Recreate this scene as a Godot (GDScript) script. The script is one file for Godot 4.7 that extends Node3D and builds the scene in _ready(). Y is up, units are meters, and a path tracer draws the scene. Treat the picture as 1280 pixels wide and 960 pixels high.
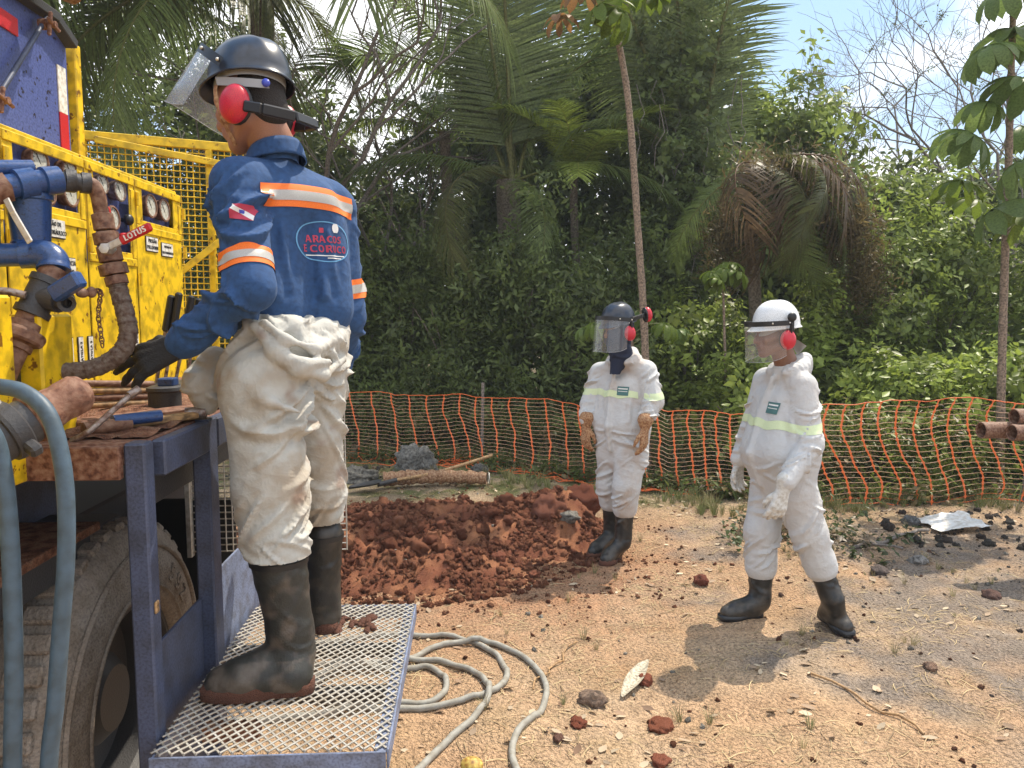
extends Node3D

# ---------------------------------------------------------------- the scene, in order
func _ready():
	# camera, sky, sun, exposure
	var cam := Camera3D.new()
	cam.name = "camera"
	cam.fov = 53.0
	cam.near = 0.05
	cam.far = 600.0
	cam.position = Vector3(0, 1.75, 0)
	cam.rotation_degrees = Vector3(-5.6, 0, 0)
	add_child(cam)
	cam.current = true
	var env := Environment.new()
	env.background_mode = Environment.BG_SKY
	env.tonemap_mode = Environment.TONE_MAPPER_LINEAR
	env.tonemap_exposure = 1.62
	env.fog_enabled = true
	env.fog_density = 0.0018
	env.fog_light_color = Color(0.92, 0.95, 0.97)
	env.sdfgi_enabled = true
	env.ssao_enabled = true
	env.ssil_enabled = true
	var sky := Sky.new()
	sky.sky_material = make_sky()
	env.sky = sky
	env.background_energy_multiplier = 1.0
	var we := WorldEnvironment.new()
	we.name = "world"
	we.environment = env
	add_child(we)
	var sun := DirectionalLight3D.new()
	sun.name = "sun"
	sun.light_energy = 1.15
	sun.light_color = Color(1.0, 0.955, 0.88)
	sun.light_angular_distance = 0.55
	sun.shadow_enabled = true
	add_child(sun)
	sun.look_at_from_position(Vector3(0.64 * 0.5, 0.866, -0.77 * 0.5) * 50.0, Vector3.ZERO)
	# the place
	make_textures()
	make_materials()
	build_ground()
	build_truck()
	build_fence()
	build_yard_things()
	build_vegetation()
	build_people()


func make_sky():
	# broken cloud over a blue sky, the same all the way round
	var w := 512
	var h := 256
	var im := Image.create(w, h, false, Image.FORMAT_RGBF)
	var n := FastNoiseLite.new()
	n.seed = 24
	n.frequency = 0.9
	n.fractal_octaves = 5
	var blue := Color(0.20, 0.40, 0.72)
	var pale := Color(0.62, 0.76, 0.90)
	var cloud := Color(1.16, 1.16, 1.17)
	for j in h:
		var el := (0.5 - (j + 0.5) / h) * PI
		for i in w:
			var az := ((i + 0.5) / w) * TAU
			var d := Vector3(cos(el) * sin(az), sin(el), -cos(el) * cos(az))
			var up := maxf(d.y, 0.0)
			var c := pale.lerp(blue, 1.0 - pow(1.0 - up, 2.2))
			var q := d / (up + 0.28)
			var v := n.get_noise_3d(q.x * 0.9 + 3.7, q.y * 0.6, q.z * 0.9 + 1.3) * 1.6 + 0.14
			c = c.lerp(cloud, smoothstep(-0.22, 0.22, v) * 0.94)
			if d.y < 0.0:
				c = c.lerp(Color(0.30, 0.27, 0.22), smoothstep(0.0, -0.12, d.y))
			im.set_pixel(i, j, c)
	var m := PanoramaSkyMaterial.new()
	m.panorama = ImageTexture.create_from_image(im)
	return m


# ---------------------------------------------------------------- names and nodes
var taken := {}


func numbered(called: String) -> String:
	var n: int = taken.get(called, 0)
	taken[called] = n + 1
	return called if n == 0 else "%s_%03d" % [called, n]


func tag(o, label := "", category := "", group := "", kind := ""):
	if label:
		o.set_meta("label", label)
	if category:
		o.set_meta("category", category)
	if group:
		o.set_meta("group", group)
	if kind:
		o.set_meta("kind", kind)
	return o


func thing(called, label, category, at := Vector3.ZERO, group := "") -> Node3D:
	var o := Node3D.new()
	o.name = numbered(called)
	add_child(o)
	o.position = at
	return tag(o, label, category, group)


func put(called: String, mesh: Mesh, material, parent: Node = self) -> MeshInstance3D:
	var o := MeshInstance3D.new()
	if parent == self:
		o.name = numbered(called)
	else:
		var k := 0
		var n := called
		while parent.has_node(NodePath(n)):
			k += 1
			n = "%s_%03d" % [called, k]
		o.name = n
	o.mesh = mesh
	o.material_override = material
	parent.add_child(o, true)
	return o


func copies(called: String, mesh: Mesh, material, where: Array, tints: Array, parent: Node = self) -> MultiMeshInstance3D:
	var mm := MultiMesh.new()
	mm.transform_format = MultiMesh.TRANSFORM_3D
	mm.use_colors = true
	mm.mesh = mesh
	mm.instance_count = where.size()
	for i in where.size():
		mm.set_instance_transform(i, where[i])
		mm.set_instance_color(i, tints[i])
	var o := MultiMeshInstance3D.new()
	o.name = numbered(called) if parent == self else called
	o.multimesh = mm
	o.material_override = material
	parent.add_child(o, true)
	return o


# ---------------------------------------------------------------- mesh building
class MB:
	var st := SurfaceTool.new()
	var org := Vector3.ZERO
	var group := 1
	var tint := Color.WHITE
	var used_tint := false

	func _init(origin := Vector3.ZERO, c = null):
		st.begin(Mesh.PRIMITIVE_TRIANGLES)
		org = origin
		if c != null:
			tint = c
			used_tint = true

	func tri(a: Vector3, b: Vector3, c: Vector3):
		for p in [a, b, c]:
			if used_tint:
				st.set_color(tint)
			st.add_vertex(p - org)

	func quad(a: Vector3, b: Vector3, c: Vector3, d: Vector3):
		tri(a, b, c)
		tri(a, c, d)

	func out_tri(a: Vector3, b: Vector3, c: Vector3, mid: Vector3):
		if (c - a).cross(b - a).dot(a + b + c - mid * 3.0) < 0.0:
			tri(a, c, b)
		else:
			tri(a, b, c)

	func out_quad(a, b, c, d, mid):
		out_tri(a, b, c, mid)
		out_tri(a, c, d, mid)

	func flat():
		st.set_smooth_group(-1)

	func smooth():
		group += 1
		st.set_smooth_group(group)

	# a box with chamfered edges
	func box(c: Vector3, s: Vector3, b := 0.004, basis := Basis()):
		flat()
		var h := s * 0.5
		b = minf(b, minf(h.x, minf(h.y, h.z)) * 0.9)
		var v := func(axis: int, sx: float, sy: float, sz: float) -> Vector3:
			var p := Vector3(sx * h.x, sy * h.y, sz * h.z)
			if axis != 0:
				p.x -= sx * b
			if axis != 1:
				p.y -= sy * b
			if axis != 2:
				p.z -= sz * b
			return c + basis * p
		for s1 in [-1.0, 1.0]:
			out_quad(v.call(0, s1, -1, -1), v.call(0, s1, 1, -1), v.call(0, s1, 1, 1), v.call(0, s1, -1, 1), c)
			out_quad(v.call(1, -1, s1, -1), v.call(1, 1, s1, -1), v.call(1, 1, s1, 1), v.call(1, -1, s1, 1), c)
			out_quad(v.call(2, -1, -1, s1), v.call(2, 1, -1, s1), v.call(2, 1, 1, s1), v.call(2, -1, 1, s1), c)
			for s2 in [-1.0, 1.0]:
				out_quad(v.call(0, s1, s2, -1), v.call(0, s1, s2, 1), v.call(1, s1, s2, 1), v.call(1, s1, s2, -1), c)
				out_quad(v.call(0, s1, -1, s2), v.call(0, s1, 1, s2), v.call(2, s1, 1, s2), v.call(2, s1, -1, s2), c)
				out_quad(v.call(1, -1, s1, s2), v.call(1, 1, s1, s2), v.call(2, 1, s1, s2), v.call(2, -1, s1, s2), c)
				for s3 in [-1.0, 1.0]:
					out_tri(v.call(0, s1, s2, s3), v.call(1, s1, s2, s3), v.call(2, s1, s2, s3), c)

	# a bar of square section between two points
	func bar(a: Vector3, b: Vector3, wide: float, thick: float, up := Vector3.UP, bev := 0.003):
		var z := (b - a).normalized()
		var x := up.cross(z).normalized()
		box((a + b) * 0.5, Vector3(wide, thick, a.distance_to(b)), bev, Basis(x, z.cross(x), z))

	func tube(pts: Array, r, sides := 12, caps := true):
		smooth()
		var n := pts.size()
		var rings := []
		var t0: Vector3 = (pts[1] - pts[0]).normalized()
		var u: Vector3 = t0.cross(Vector3.UP if absf(t0.y) < 0.9 else Vector3.RIGHT).normalized()
		for i in n:
			var t: Vector3 = (pts[mini(i + 1, n - 1)] - pts[maxi(i - 1, 0)]).normalized()
			u = (u - t * u.dot(t)).normalized()
			var v := t.cross(u)
			var rr: float = r[i] if r is Array else r
			var ring := []
			for k in sides:
				var a := TAU * k / sides
				ring.append(pts[i] + (u * cos(a) + v * sin(a)) * rr)
			rings.append(ring)
		for i in n - 1:
			for k in sides:
				var k2 := (k + 1) % sides
				quad(rings[i][k], rings[i + 1][k], rings[i + 1][k2], rings[i][k2])
		if caps:
			flat()
			for k in sides:
				var k2 := (k + 1) % sides
				tri(pts[0], rings[0][k], rings[0][k2])
				tri(pts[n - 1], rings[n - 1][k2], rings[n - 1][k])

	# a profile [Vector2(radius, along), ...] turned about an axis
	func lathe(at: Vector3, axis: Vector3, prof: Array, segs := 20, hard := false):
		var y := axis.normalized()
		var x := y.cross(Vector3.UP if absf(y.y) < 0.9 else Vector3.RIGHT).normalized()
		var z := x.cross(y)
		for i in prof.size() - 1:
			if hard or i == 0:
				smooth()
			for k in segs:
				var a0 := TAU * k / segs
				var a1 := TAU * (k + 1) / segs
				var d0 := x * cos(a0) + z * sin(a0)
				var d1 := x * cos(a1) + z * sin(a1)
				var p: Vector2 = prof[i]
				var q: Vector2 = prof[i + 1]
				var A := at + y * p.y + d0 * p.x
				var B := at + y * q.y + d0 * q.x
				var C := at + y * q.y + d1 * q.x
				var D := at + y * p.y + d1 * p.x
				if p.x < 1e-5:
					tri(A, B, C)
				elif q.x < 1e-5:
					tri(A, B, D)
				else:
					quad(A, B, C, D)

	func blob(c: Vector3, s: Vector3, basis := Basis(), rows := 8, segs := 14):
		smooth()
		var f := func(i: int, k: int) -> Vector3:
			var e := PI * i / rows - PI / 2
			var a := TAU * k / segs
			return c + basis * (Vector3(cos(e) * cos(a), sin(e), cos(e) * sin(a)) * s)
		for i in rows:
			for k in segs:
				var A: Vector3 = f.call(i, k)
				var B: Vector3 = f.call(i + 1, k)
				var C: Vector3 = f.call(i + 1, k + 1)
				var D: Vector3 = f.call(i, k + 1)
				if i > 0:
					out_tri(A, D, C, c)
				if i < rows - 1:
					out_tri(A, C, B, c)

	# a sheet of points f(i, j), nu by nv cells
	func sheet(f: Callable, nu: int, nv: int, close_u := false):
		smooth()
		var g := []
		for i in nu + 1:
			var row := []
			for j in nv + 1:
				row.append(f.call(i % nu if close_u else i, j))
			g.append(row)
		for i in nu:
			for j in nv:
				quad(g[i][j], g[i + 1][j], g[i + 1][j + 1], g[i][j + 1])

	func done() -> ArrayMesh:
		st.generate_normals()
		return st.commit()


func spline(pts: Array, per := 6) -> Array:
	var out := []
	for i in pts.size() - 1:
		var p0: Vector3 = pts[maxi(i - 1, 0)]
		var p3: Vector3 = pts[mini(i + 2, pts.size() - 1)]
		for k in per:
			out.append(pts[i].cubic_interpolate(pts[i + 1], p0, p3, float(k) / per))
	out.append(pts[-1])
	return out


func words(text: String, size: float, depth := 0.002, bold := true) -> TextMesh:
	var t := TextMesh.new()
	var f := SystemFont.new()
	f.font_names = PackedStringArray(["Droid Sans"])
	f.font_weight = 700 if bold else 400
	t.font = f
	t.text = text
	t.font_size = 32
	t.pixel_size = size / 32.0
	t.depth = depth
	t.curve_step = 4.0
	return t


# ---------------------------------------------------------------- textures and materials
var T := {}
var M := {}


func ntex(key: String, freq: float, lo: Array, type := FastNoiseLite.TYPE_SIMPLEX_SMOOTH, octaves := 5, size := 512, fractal := FastNoiseLite.FRACTAL_FBM, gain := 0.5):
	var n := FastNoiseLite.new()
	n.noise_type = type
	n.frequency = freq
	n.fractal_type = fractal
	n.fractal_octaves = octaves
	n.fractal_gain = gain
	n.seed = key.hash() % 1000
	var t := NoiseTexture2D.new()
	t.width = size
	t.height = size
	t.seamless = true
	t.noise = n
	var g := Gradient.new()
	var offs := PackedFloat32Array()
	var cols := PackedColorArray()
	for e in lo:
		offs.append(e[0])
		cols.append(e[1] if e[1] is Color else Color(e[1], e[1], e[1]))
	g.offsets = offs
	g.colors = cols
	t.color_ramp = g
	T[key] = t


func make_textures():
	ntex("grain", 0.05, [[0.2, 0.80], [0.5, 0.95], [0.8, 1.0]])
	ntex("soil", 0.035, [[0.15, 0.62], [0.45, 0.90], [0.75, 1.0]], FastNoiseLite.TYPE_SIMPLEX_SMOOTH, 6, 1024, FastNoiseLite.FRACTAL_FBM, 0.65)
	ntex("soil_bump", 0.035, [[0.0, 0.0], [1.0, 1.0]], FastNoiseLite.TYPE_SIMPLEX_SMOOTH, 6, 1024, FastNoiseLite.FRACTAL_FBM, 0.65)
	ntex("worn", 0.012, [[0.2, Color(0.84, 0.81, 0.77)], [0.5, Color(0.95, 0.94, 0.92)], [0.8, Color(1, 1, 1)]])
	ntex("rusty", 0.018, [[0.2, Color(0.55, 0.40, 0.33)], [0.5, Color(0.85, 0.75, 0.7)], [0.8, Color(1, 1, 1)]])
	ntex("chips", 0.03, [[0.20, Color(0.55, 0.44, 0.36)], [0.22, Color(1, 1, 1)], [1.0, Color(1, 1, 1)]], FastNoiseLite.TYPE_SIMPLEX_SMOOTH, 5, 512, FastNoiseLite.FRACTAL_FBM, 0.6)
	ntex("dust", 0.02, [[0.3, 0.25], [0.7, 0.75]])
	ntex("bump", 0.04, [[0.0, 0.0], [1.0, 1.0]])
	ntex("crumple", 0.010, [[0.0, 0.0], [1.0, 1.0]], FastNoiseLite.TYPE_SIMPLEX_SMOOTH, 4, 512, FastNoiseLite.FRACTAL_RIDGED, 0.45)
	ntex("weave", 0.16, [[0.2, 0.88], [0.8, 1.0]], FastNoiseLite.TYPE_VALUE, 2)
	ntex("bark", 0.02, [[0.2, 0.55], [0.5, 0.85], [0.8, 1.0]], FastNoiseLite.TYPE_SIMPLEX_SMOOTH, 5)
	ntex("leafy", 0.02, [[0.2, 0.78], [0.6, 1.0]])


func mat(key: String, c: Color, rough := 0.7, o := {}) -> StandardMaterial3D:
	var m := StandardMaterial3D.new()
	m.resource_name = key
	m.albedo_color = Color(c.r, c.g, c.b).linear_to_srgb()
	m.roughness = rough
	m.metallic = o.get("metal", 0.0)
	m.metallic_specular = o.get("spec", 0.5)
	m.cull_mode = BaseMaterial3D.CULL_DISABLED
	if o.has("tex") or o.has("bump"):
		m.uv1_triplanar = true
		m.uv1_world_triplanar = o.get("world", false)
		m.uv1_scale = Vector3.ONE * o.get("scale", 2.0)
	if o.has("tex"):
		m.albedo_texture = T[o.tex]
	if o.has("bump"):
		m.heightmap_enabled = true
		m.heightmap_texture = T[o.bump]
		m.heightmap_scale = o.get("relief", 0.2)
	if o.has("coarse"):
		m.detail_enabled = true
		m.detail_blend_mode = BaseMaterial3D.BLEND_MODE_MUL
		m.detail_albedo = T[o.coarse]
		m.detail_uv_layer = BaseMaterial3D.DETAIL_UV_2
		m.uv2_triplanar = true
		m.uv2_world_triplanar = o.get("world", false)
		m.uv2_scale = Vector3.ONE * o.get("coarse_scale", 0.7)
	if o.get("vc", false):
		m.vertex_color_use_as_albedo = true
	if o.has("back"):
		m.backlight_enabled = true
		m.backlight = o.back
	if o.has("coat"):
		m.clearcoat_enabled = true
		m.clearcoat = o.coat
		m.clearcoat_roughness = 0.2
	if o.has("rim"):
		m.rim_enabled = true
		m.rim = o.rim
		m.rim_tint = 0.6
	if o.has("alpha"):
		m.transparency = BaseMaterial3D.TRANSPARENCY_ALPHA
		m.albedo_color.a = o.alpha
	M[key] = m
	return m


func make_materials():
	mat("ground", Color(1, 1, 1), 0.95, {"vc": true, "tex": "soil", "scale": 1.1, "bump": "soil_bump", "relief": 2.6, "world": true, "coarse": "soil", "coarse_scale": 5.3, "spec": 0.2})
	mat("clod", Color(1, 1, 1), 0.95, {"vc": true, "tex": "soil", "scale": 4.0, "bump": "soil_bump", "relief": 1.0, "spec": 0.2})
	mat("straw", Color(1, 1, 1), 0.8, {"vc": true, "back": Color(0.3, 0.3, 0.3)})
	mat("yellow", Color(0.78, 0.50, 0.003), 0.5, {"tex": "leafy", "scale": 1.3, "coarse": "chips", "coarse_scale": 0.8})
	mat("blue_steel", Color(0.070, 0.090, 0.165), 0.5, {"tex": "grain", "scale": 4.0, "coarse": "worn", "coarse_scale": 1.2, "bump": "bump", "relief": 0.06})
	mat("pale_blue", Color(0.22, 0.27, 0.42), 0.55, {"tex": "grain", "scale": 4.0, "coarse": "worn", "coarse_scale": 2.2, "bump": "bump", "relief": 0.06})
	mat("tank_blue", Color(0.085, 0.115, 0.33), 0.38, {"tex": "grain", "scale": 3.0, "coarse": "chips", "coarse_scale": 1.1, "bump": "bump", "relief": 0.04})
	mat("pipe_blue", Color(0.03, 0.075, 0.22), 0.3, {"tex": "grain", "scale": 6.0, "coarse": "chips", "coarse_scale": 3.0, "bump": "bump", "relief": 0.04})
	mat("rust", Color(0.26, 0.15, 0.10), 0.75, {"tex": "rusty", "scale": 4.0, "bump": "bump", "relief": 0.12})
	mat("rust_pipe", Color(0.26, 0.16, 0.105), 0.65, {"tex": "rusty", "scale": 5.0, "bump": "bump", "relief": 0.08})
	mat("deck_dirt", Color(0.40, 0.22, 0.13), 0.9, {"tex": "soil", "scale": 3.0, "bump": "soil_bump", "relief": 1.2, "coarse": "rusty", "coarse_scale": 2.0})
	mat("wrap", Color(0.17, 0.145, 0.12), 0.8, {"tex": "rusty", "scale": 6.0, "bump": "bump", "relief": 0.1})
	mat("steel", Color(0.36, 0.34, 0.32), 0.45, {"metal": 0.6, "tex": "rusty", "scale": 6.0})
	mat("zinc", Color(0.62, 0.60, 0.56), 0.42, {"metal": 0.55, "tex": "worn", "scale": 5.0})
	mat("dark_steel", Color(0.045, 0.043, 0.045), 0.5, {"tex": "grain", "scale": 6.0, "bump": "bump", "relief": 0.08})
	mat("black", Color(0.012, 0.012, 0.014), 0.42, {"tex": "grain", "scale": 8.0})
	mat("red_paint", Color(0.55, 0.015, 0.02), 0.4, {"tex": "grain", "scale": 8.0})
	mat("white_paint", Color(0.78, 0.77, 0.73), 0.5, {"tex": "worn", "scale": 6.0})
	mat("dial", Color(0.52, 0.52, 0.46), 0.5, {"tex": "worn", "scale": 9.0})
	mat("glass", Color(0.9, 0.92, 0.9), 0.06, {"alpha": 0.18})
	mat("ink", Color(0.02, 0.02, 0.022), 0.6)
	mat("hose_blue", Color(0.065, 0.105, 0.145), 0.5, {"tex": "worn", "scale": 4.0, "bump": "bump", "relief": 0.05})
	mat("hose_grey", Color(0.33, 0.32, 0.285), 0.7, {"tex": "worn", "scale": 3.0, "bump": "bump", "relief": 0.08})
	mat("tyre", Color(0.33, 0.28, 0.235), 0.9, {"tex": "soil", "scale": 2.5, "coarse": "worn", "coarse_scale": 2.0, "bump": "soil_bump", "relief": 0.4})
	mat("orange_net", Color(0.95, 0.20, 0.05), 0.5, {"tex": "grain", "scale": 8.0, "back": Color(0.5, 0.5, 0.5)})
	mat("pale_net", Color(0.82, 0.48, 0.30), 0.5, {"tex": "grain", "scale": 8.0, "back": Color(0.4, 0.4, 0.4)})
	mat("wood", Color(0.52, 0.31, 0.14), 0.6, {"tex": "bark", "scale": 4.0, "bump": "bump", "relief": 0.05})
	mat("duct", Color(0.40, 0.28, 0.17), 0.8, {"tex": "rusty", "scale": 4.0, "bump": "bump", "relief": 0.2})
	mat("stone", Color(0.34, 0.33, 0.30), 0.9, {"tex": "soil", "scale": 5.0, "bump": "soil_bump", "relief": 2.0, "vc": true, "world": true, "coarse": "bark", "coarse_scale": 2.5})
	mat("plastic_sheet", Color(0.72, 0.73, 0.73), 0.4, {"tex": "worn", "scale": 3.0})
	mat("bark", Color(0.26, 0.21, 0.16), 0.9, {"tex": "bark", "scale": 2.5, "bump": "soil_bump", "relief": 1.2})
	mat("pole_bark", Color(0.34, 0.25, 0.18), 0.85, {"tex": "bark", "scale": 3.5, "bump": "bump", "relief": 0.4})
	mat("twig", Color(0.27, 0.23, 0.20), 0.9, {"tex": "bark", "scale": 3.0})
	mat("leaf", Color(1, 1, 1), 0.40, {"vc": true, "back": Color(1, 1, 1), "spec": 0.42})
	mat("frond", Color(1, 1, 1), 0.42, {"vc": true, "spec": 0.38, "back": Color(1, 1, 1), "tex": "leafy", "scale": 2.0})
	# clothes and skin
	mat("shirt", Color(0.024, 0.075, 0.20), 0.9, {"tex": "grain", "scale": 2.0, "bump": "crumple", "relief": 0.30, "rim": 0.25, "vc": true})
	mat("white_suit", Color(1, 1, 1), 0.75, {"vc": true, "bump": "crumple", "relief": 0.6, "scale": 2.2, "rim": 0.15, "back": Color(0.25, 0.25, 0.25)})
	mat("skin", Color(0.40, 0.195, 0.125), 0.55, {"tex": "grain", "scale": 14.0, "bump": "bump", "relief": 0.03})
	mat("dark_skin", Color(0.22, 0.105, 0.065), 0.55, {"tex": "grain", "scale": 14.0, "bump": "bump", "relief": 0.03})
	mat("hair", Color(0.022, 0.016, 0.013), 0.8, {"bump": "bump", "relief": 0.2, "scale": 9.0})
	mat("boot", Color(1, 1, 1), 0.40, {"vc": true, "tex": "worn", "scale": 5.0, "bump": "bump", "relief": 0.06, "spec": 0.5})
	mat("boot_dusty", Color(1, 1, 1), 0.5, {"vc": true, "tex": "worn", "scale": 6.0, "bump": "bump", "relief": 0.06})
	mat("mud", Color(0.19, 0.075, 0.045), 0.9, {"tex": "soil", "scale": 6.0, "bump": "soil_bump", "relief": 1.0})
	mat("black_glove", Color(0.014, 0.013, 0.014), 0.75, {"tex": "weave", "scale": 12.0, "bump": "crumple", "relief": 0.2, "rim": 0.15})
	mat("hide_glove", Color(0.50, 0.34, 0.19), 0.85, {"tex": "rusty", "scale": 7.0, "bump": "bump", "relief": 0.1})
	mat("pale_glove", Color(0.62, 0.62, 0.60), 0.8, {"tex": "worn", "scale": 7.0, "bump": "bump", "relief": 0.06})
	mat("navy_hat", Color(0.028, 0.036, 0.058), 0.28, {"tex": "worn", "scale": 6.0})
	mat("white_hat", Color(0.80, 0.81, 0.81), 0.25, {"tex": "grain", "scale": 6.0})
	mat("hat_inside", Color(0.03, 0.03, 0.033), 0.7)
	mat("muff_red", Color(0.62, 0.022, 0.045), 0.35, {"tex": "grain", "scale": 10.0})
	mat("grey_plastic", Color(0.33, 0.33, 0.33), 0.5)
	mat("knob_blue", Color(0.05, 0.07, 0.42), 0.4)
	mat("shield", Color(0.80, 0.82, 0.84), 0.04, {"alpha": 0.09})
	mat("shield_worn", Color(0.70, 0.72, 0.74), 0.16, {"alpha": 0.26})
	mat("hivis_orange", Color(0.95, 0.20, 0.02), 0.6, {"tex": "weave", "scale": 12.0})
	mat("hivis_grey", Color(0.46, 0.45, 0.42), 0.4, {"tex": "weave", "scale": 12.0})
	mat("hivis_lime", Color(0.70, 0.80, 0.48), 0.5, {"tex": "weave", "scale": 12.0})
	mat("badge_green", Color(0.055, 0.15, 0.15), 0.6)
	mat("badge_white", Color(0.72, 0.72, 0.70), 0.6)
	mat("print_red", Color(0.46, 0.045, 0.09), 0.7)
	mat("print_cyan", Color(0.12, 0.32, 0.55), 0.7)
	mat("navy_cloth", Color(0.012, 0.018, 0.045), 0.9, {"tex": "weave", "scale": 12.0, "bump": "crumple", "relief": 0.2})


# ---------------------------------------------------------------- the ground
var gn := FastNoiseLite.new()
var gn2 := FastNoiseLite.new()
var gn3 := FastNoiseLite.new()


func gh(x: float, z: float) -> float:
	var tread := smoothstep(-0.80, -0.97, gn3.get_noise_2d(x, z * 0.8)) * 0.022
	return gn.get_noise_2d(x * 0.5, z * 0.5) * 0.05 - tread + gn.get_noise_2d(x * 3.0 + 40.0, z * 3.0) * 0.016 + gn2.get_noise_2d(x * 14.0, z * 14.0) * 0.008 - 0.01


func mound(x: float, z: float) -> float:
	var g := func(cx: float, cz: float, sx: float, sz: float, h: float) -> float:
		var a := (x - cx) / sx
		var b := (z - cz) / sz
		return h * exp(-a * a - b * b)
	var v: float = g.call(-0.55, -5.95, 1.0, 0.62, 0.23) + g.call(0.36, -6.1, 0.28, 0.40, 0.24) + g.call(-1.25, -5.3, 0.6, 0.6, 0.15) + g.call(-0.55, -5.0, 0.55, 0.4, 0.09)
	var lump := gn2.get_noise_2d(x * 5.0, z * 5.0) * 0.55 + gn2.get_noise_2d(x * 12.0 + 9.0, z * 12.0) * 0.35
	return v * (1.0 + lump * 0.7) - 0.045


func surf(x: float, z: float) -> float:
	return gh(x, z) + maxf(0.0, mound(x, z))


func ground_tint(x: float, z: float) -> Color:
	var tan := Color(0.62, 0.40, 0.24)
	var pale := Color(0.68, 0.49, 0.32)
	var red := Color(0.46, 0.215, 0.115)
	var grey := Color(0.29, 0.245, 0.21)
	var straw := Color(0.57, 0.41, 0.235)
	var green := Color(0.12, 0.15, 0.045)
	var n1 := gn.get_noise_2d(x * 1.1 + 5.0, z * 1.1)
	var n2 := gn2.get_noise_2d(x * 4.0, z * 4.0)
	var n3 := gn2.get_noise_2d(x * 16.0 + 3.0, z * 16.0)
	var c := tan.lerp(pale, clampf(0.5 + n1 * 1.4 + n2 * 0.4, 0, 1))
	c = c.lerp(straw, clampf(n2 * 1.5 + n3 * 0.6, 0, 1) * 0.7)
	# red earth thrown round the heap
	var dx := x + 0.55
	var dz := z + 5.5
	var near := exp(-(dx * dx) / 3.2 - (dz * dz) / 2.2)
	c = c.lerp(red, clampf(near * 1.35 + n2 * 0.35 + n3 * 0.25 - 0.12, 0, 1))
	# trampled grey gravel on the right, darkened further by soft shade painted in
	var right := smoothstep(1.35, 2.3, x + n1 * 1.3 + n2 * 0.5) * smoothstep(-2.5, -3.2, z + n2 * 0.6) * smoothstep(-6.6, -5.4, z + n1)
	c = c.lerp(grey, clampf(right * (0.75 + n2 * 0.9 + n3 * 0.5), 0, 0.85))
	# stony pale strip and thin grass under the net
	var back := smoothstep(-6.3, -7.4, z + n1 * 0.7)
	c = c.lerp(Color(0.38, 0.33, 0.24), back * 0.6)
	c = c.lerp(green, back * clampf(0.35 + n2 * 1.6 + n3, 0, 1) * 0.85)
	c = c * 1.3
	return c * (0.92 + n3 * 0.28)


func grid_mesh(xs: Array, zs: Array, height: Callable, tint: Callable, org := Vector3.ZERO) -> ArrayMesh:
	var nx := xs.size()
	var nz := zs.size()
	var v := PackedVector3Array()
	var col := PackedColorArray()
	var nor := PackedVector3Array()
	v.resize(nx * nz)
	col.resize(nx * nz)
	nor.resize(nx * nz)
	for j in nz:
		for i in nx:
			v[j * nx + i] = Vector3(xs[i], height.call(xs[i], zs[j]), zs[j]) - org
			col[j * nx + i] = tint.call(xs[i], zs[j])
	for j in nz:
		for i in nx:
			var a := v[j * nx + mini(i + 1, nx - 1)] - v[j * nx + maxi(i - 1, 0)]
			var b := v[mini(j + 1, nz - 1) * nx + i] - v[maxi(j - 1, 0) * nx + i]
			var n := b.cross(a).normalized()
			nor[j * nx + i] = n if n.y > 0 else -n
	var idx := PackedInt32Array()
	idx.resize((nx - 1) * (nz - 1) * 6)
	var w := 0
	for j in nz - 1:
		for i in nx - 1:
			var p := j * nx + i
			for q in [p, p + 1, p + nx, p + 1, p + nx + 1, p + nx]:
				idx[w] = q
				w += 1
	var arr := []
	arr.resize(Mesh.ARRAY_MAX)
	arr[Mesh.ARRAY_VERTEX] = v
	arr[Mesh.ARRAY_NORMAL] = nor
	arr[Mesh.ARRAY_COLOR] = col
	arr[Mesh.ARRAY_INDEX] = idx
	var m := ArrayMesh.new()
	m.add_surface_from_arrays(Mesh.PRIMITIVE_TRIANGLES, arr)
	return m


func graded(lo: float, a: float, b: float, hi: float, step: float) -> Array:
	var out := []
	var x := a
	var s := step
	var left := []
	while x > lo:
		s *= 1.35
		x = maxf(lo, x - s)
		left.append(x)
	left.reverse()
	out.append_array(left)
	var n := int(round((b - a) / step))
	for i in n + 1:
		out.append(lerpf(a, b, float(i) / n))
	x = b
	s = step
	while x < hi:
		s *= 1.35
		x = minf(hi, x + s)
		out.append(x)
	return out


# a rough lump: a subdivided octahedron pushed in and out
func lump_mesh(seed_: int, rough: float, squash: float, levels := 2, faceted := false) -> ArrayMesh:
	var n := FastNoiseLite.new()
	n.seed = seed_
	n.frequency = 1.1
	n.fractal_octaves = 5
	var tris := []
	var c := [Vector3.UP, Vector3.RIGHT, Vector3.BACK, Vector3.LEFT, Vector3.FORWARD, Vector3.DOWN]
	for k in 4:
		tris.append([c[0], c[1 + k], c[1 + (k + 1) % 4]])
		tris.append([c[5], c[1 + (k + 1) % 4], c[1 + k]])
	for l in levels:
		var more := []
		for t in tris:
			var ab: Vector3 = (t[0] + t[1]).normalized()
			var bc: Vector3 = (t[1] + t[2]).normalized()
			var ca: Vector3 = (t[2] + t[0]).normalized()
			more.append_array([[t[0], ab, ca], [ab, t[1], bc], [ca, bc, t[2]], [ab, bc, ca]])
		tris = more
	var mb := MB.new()
	if faceted:
		mb.flat()
	else:
		mb.smooth()
	for t in tris:
		var q := []
		for p in t:
			var r: float = 1.0 + n.get_noise_3dv(p * 1.0) * rough + n.get_noise_3dv(p * 3.1 + Vector3(7, 0, 0)) * rough * 0.5
			q.append(p * r * Vector3(1, squash, 0.85))
		mb.out_tri(q[0], q[1], q[2], Vector3.ZERO)
	return mb.done()


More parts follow.
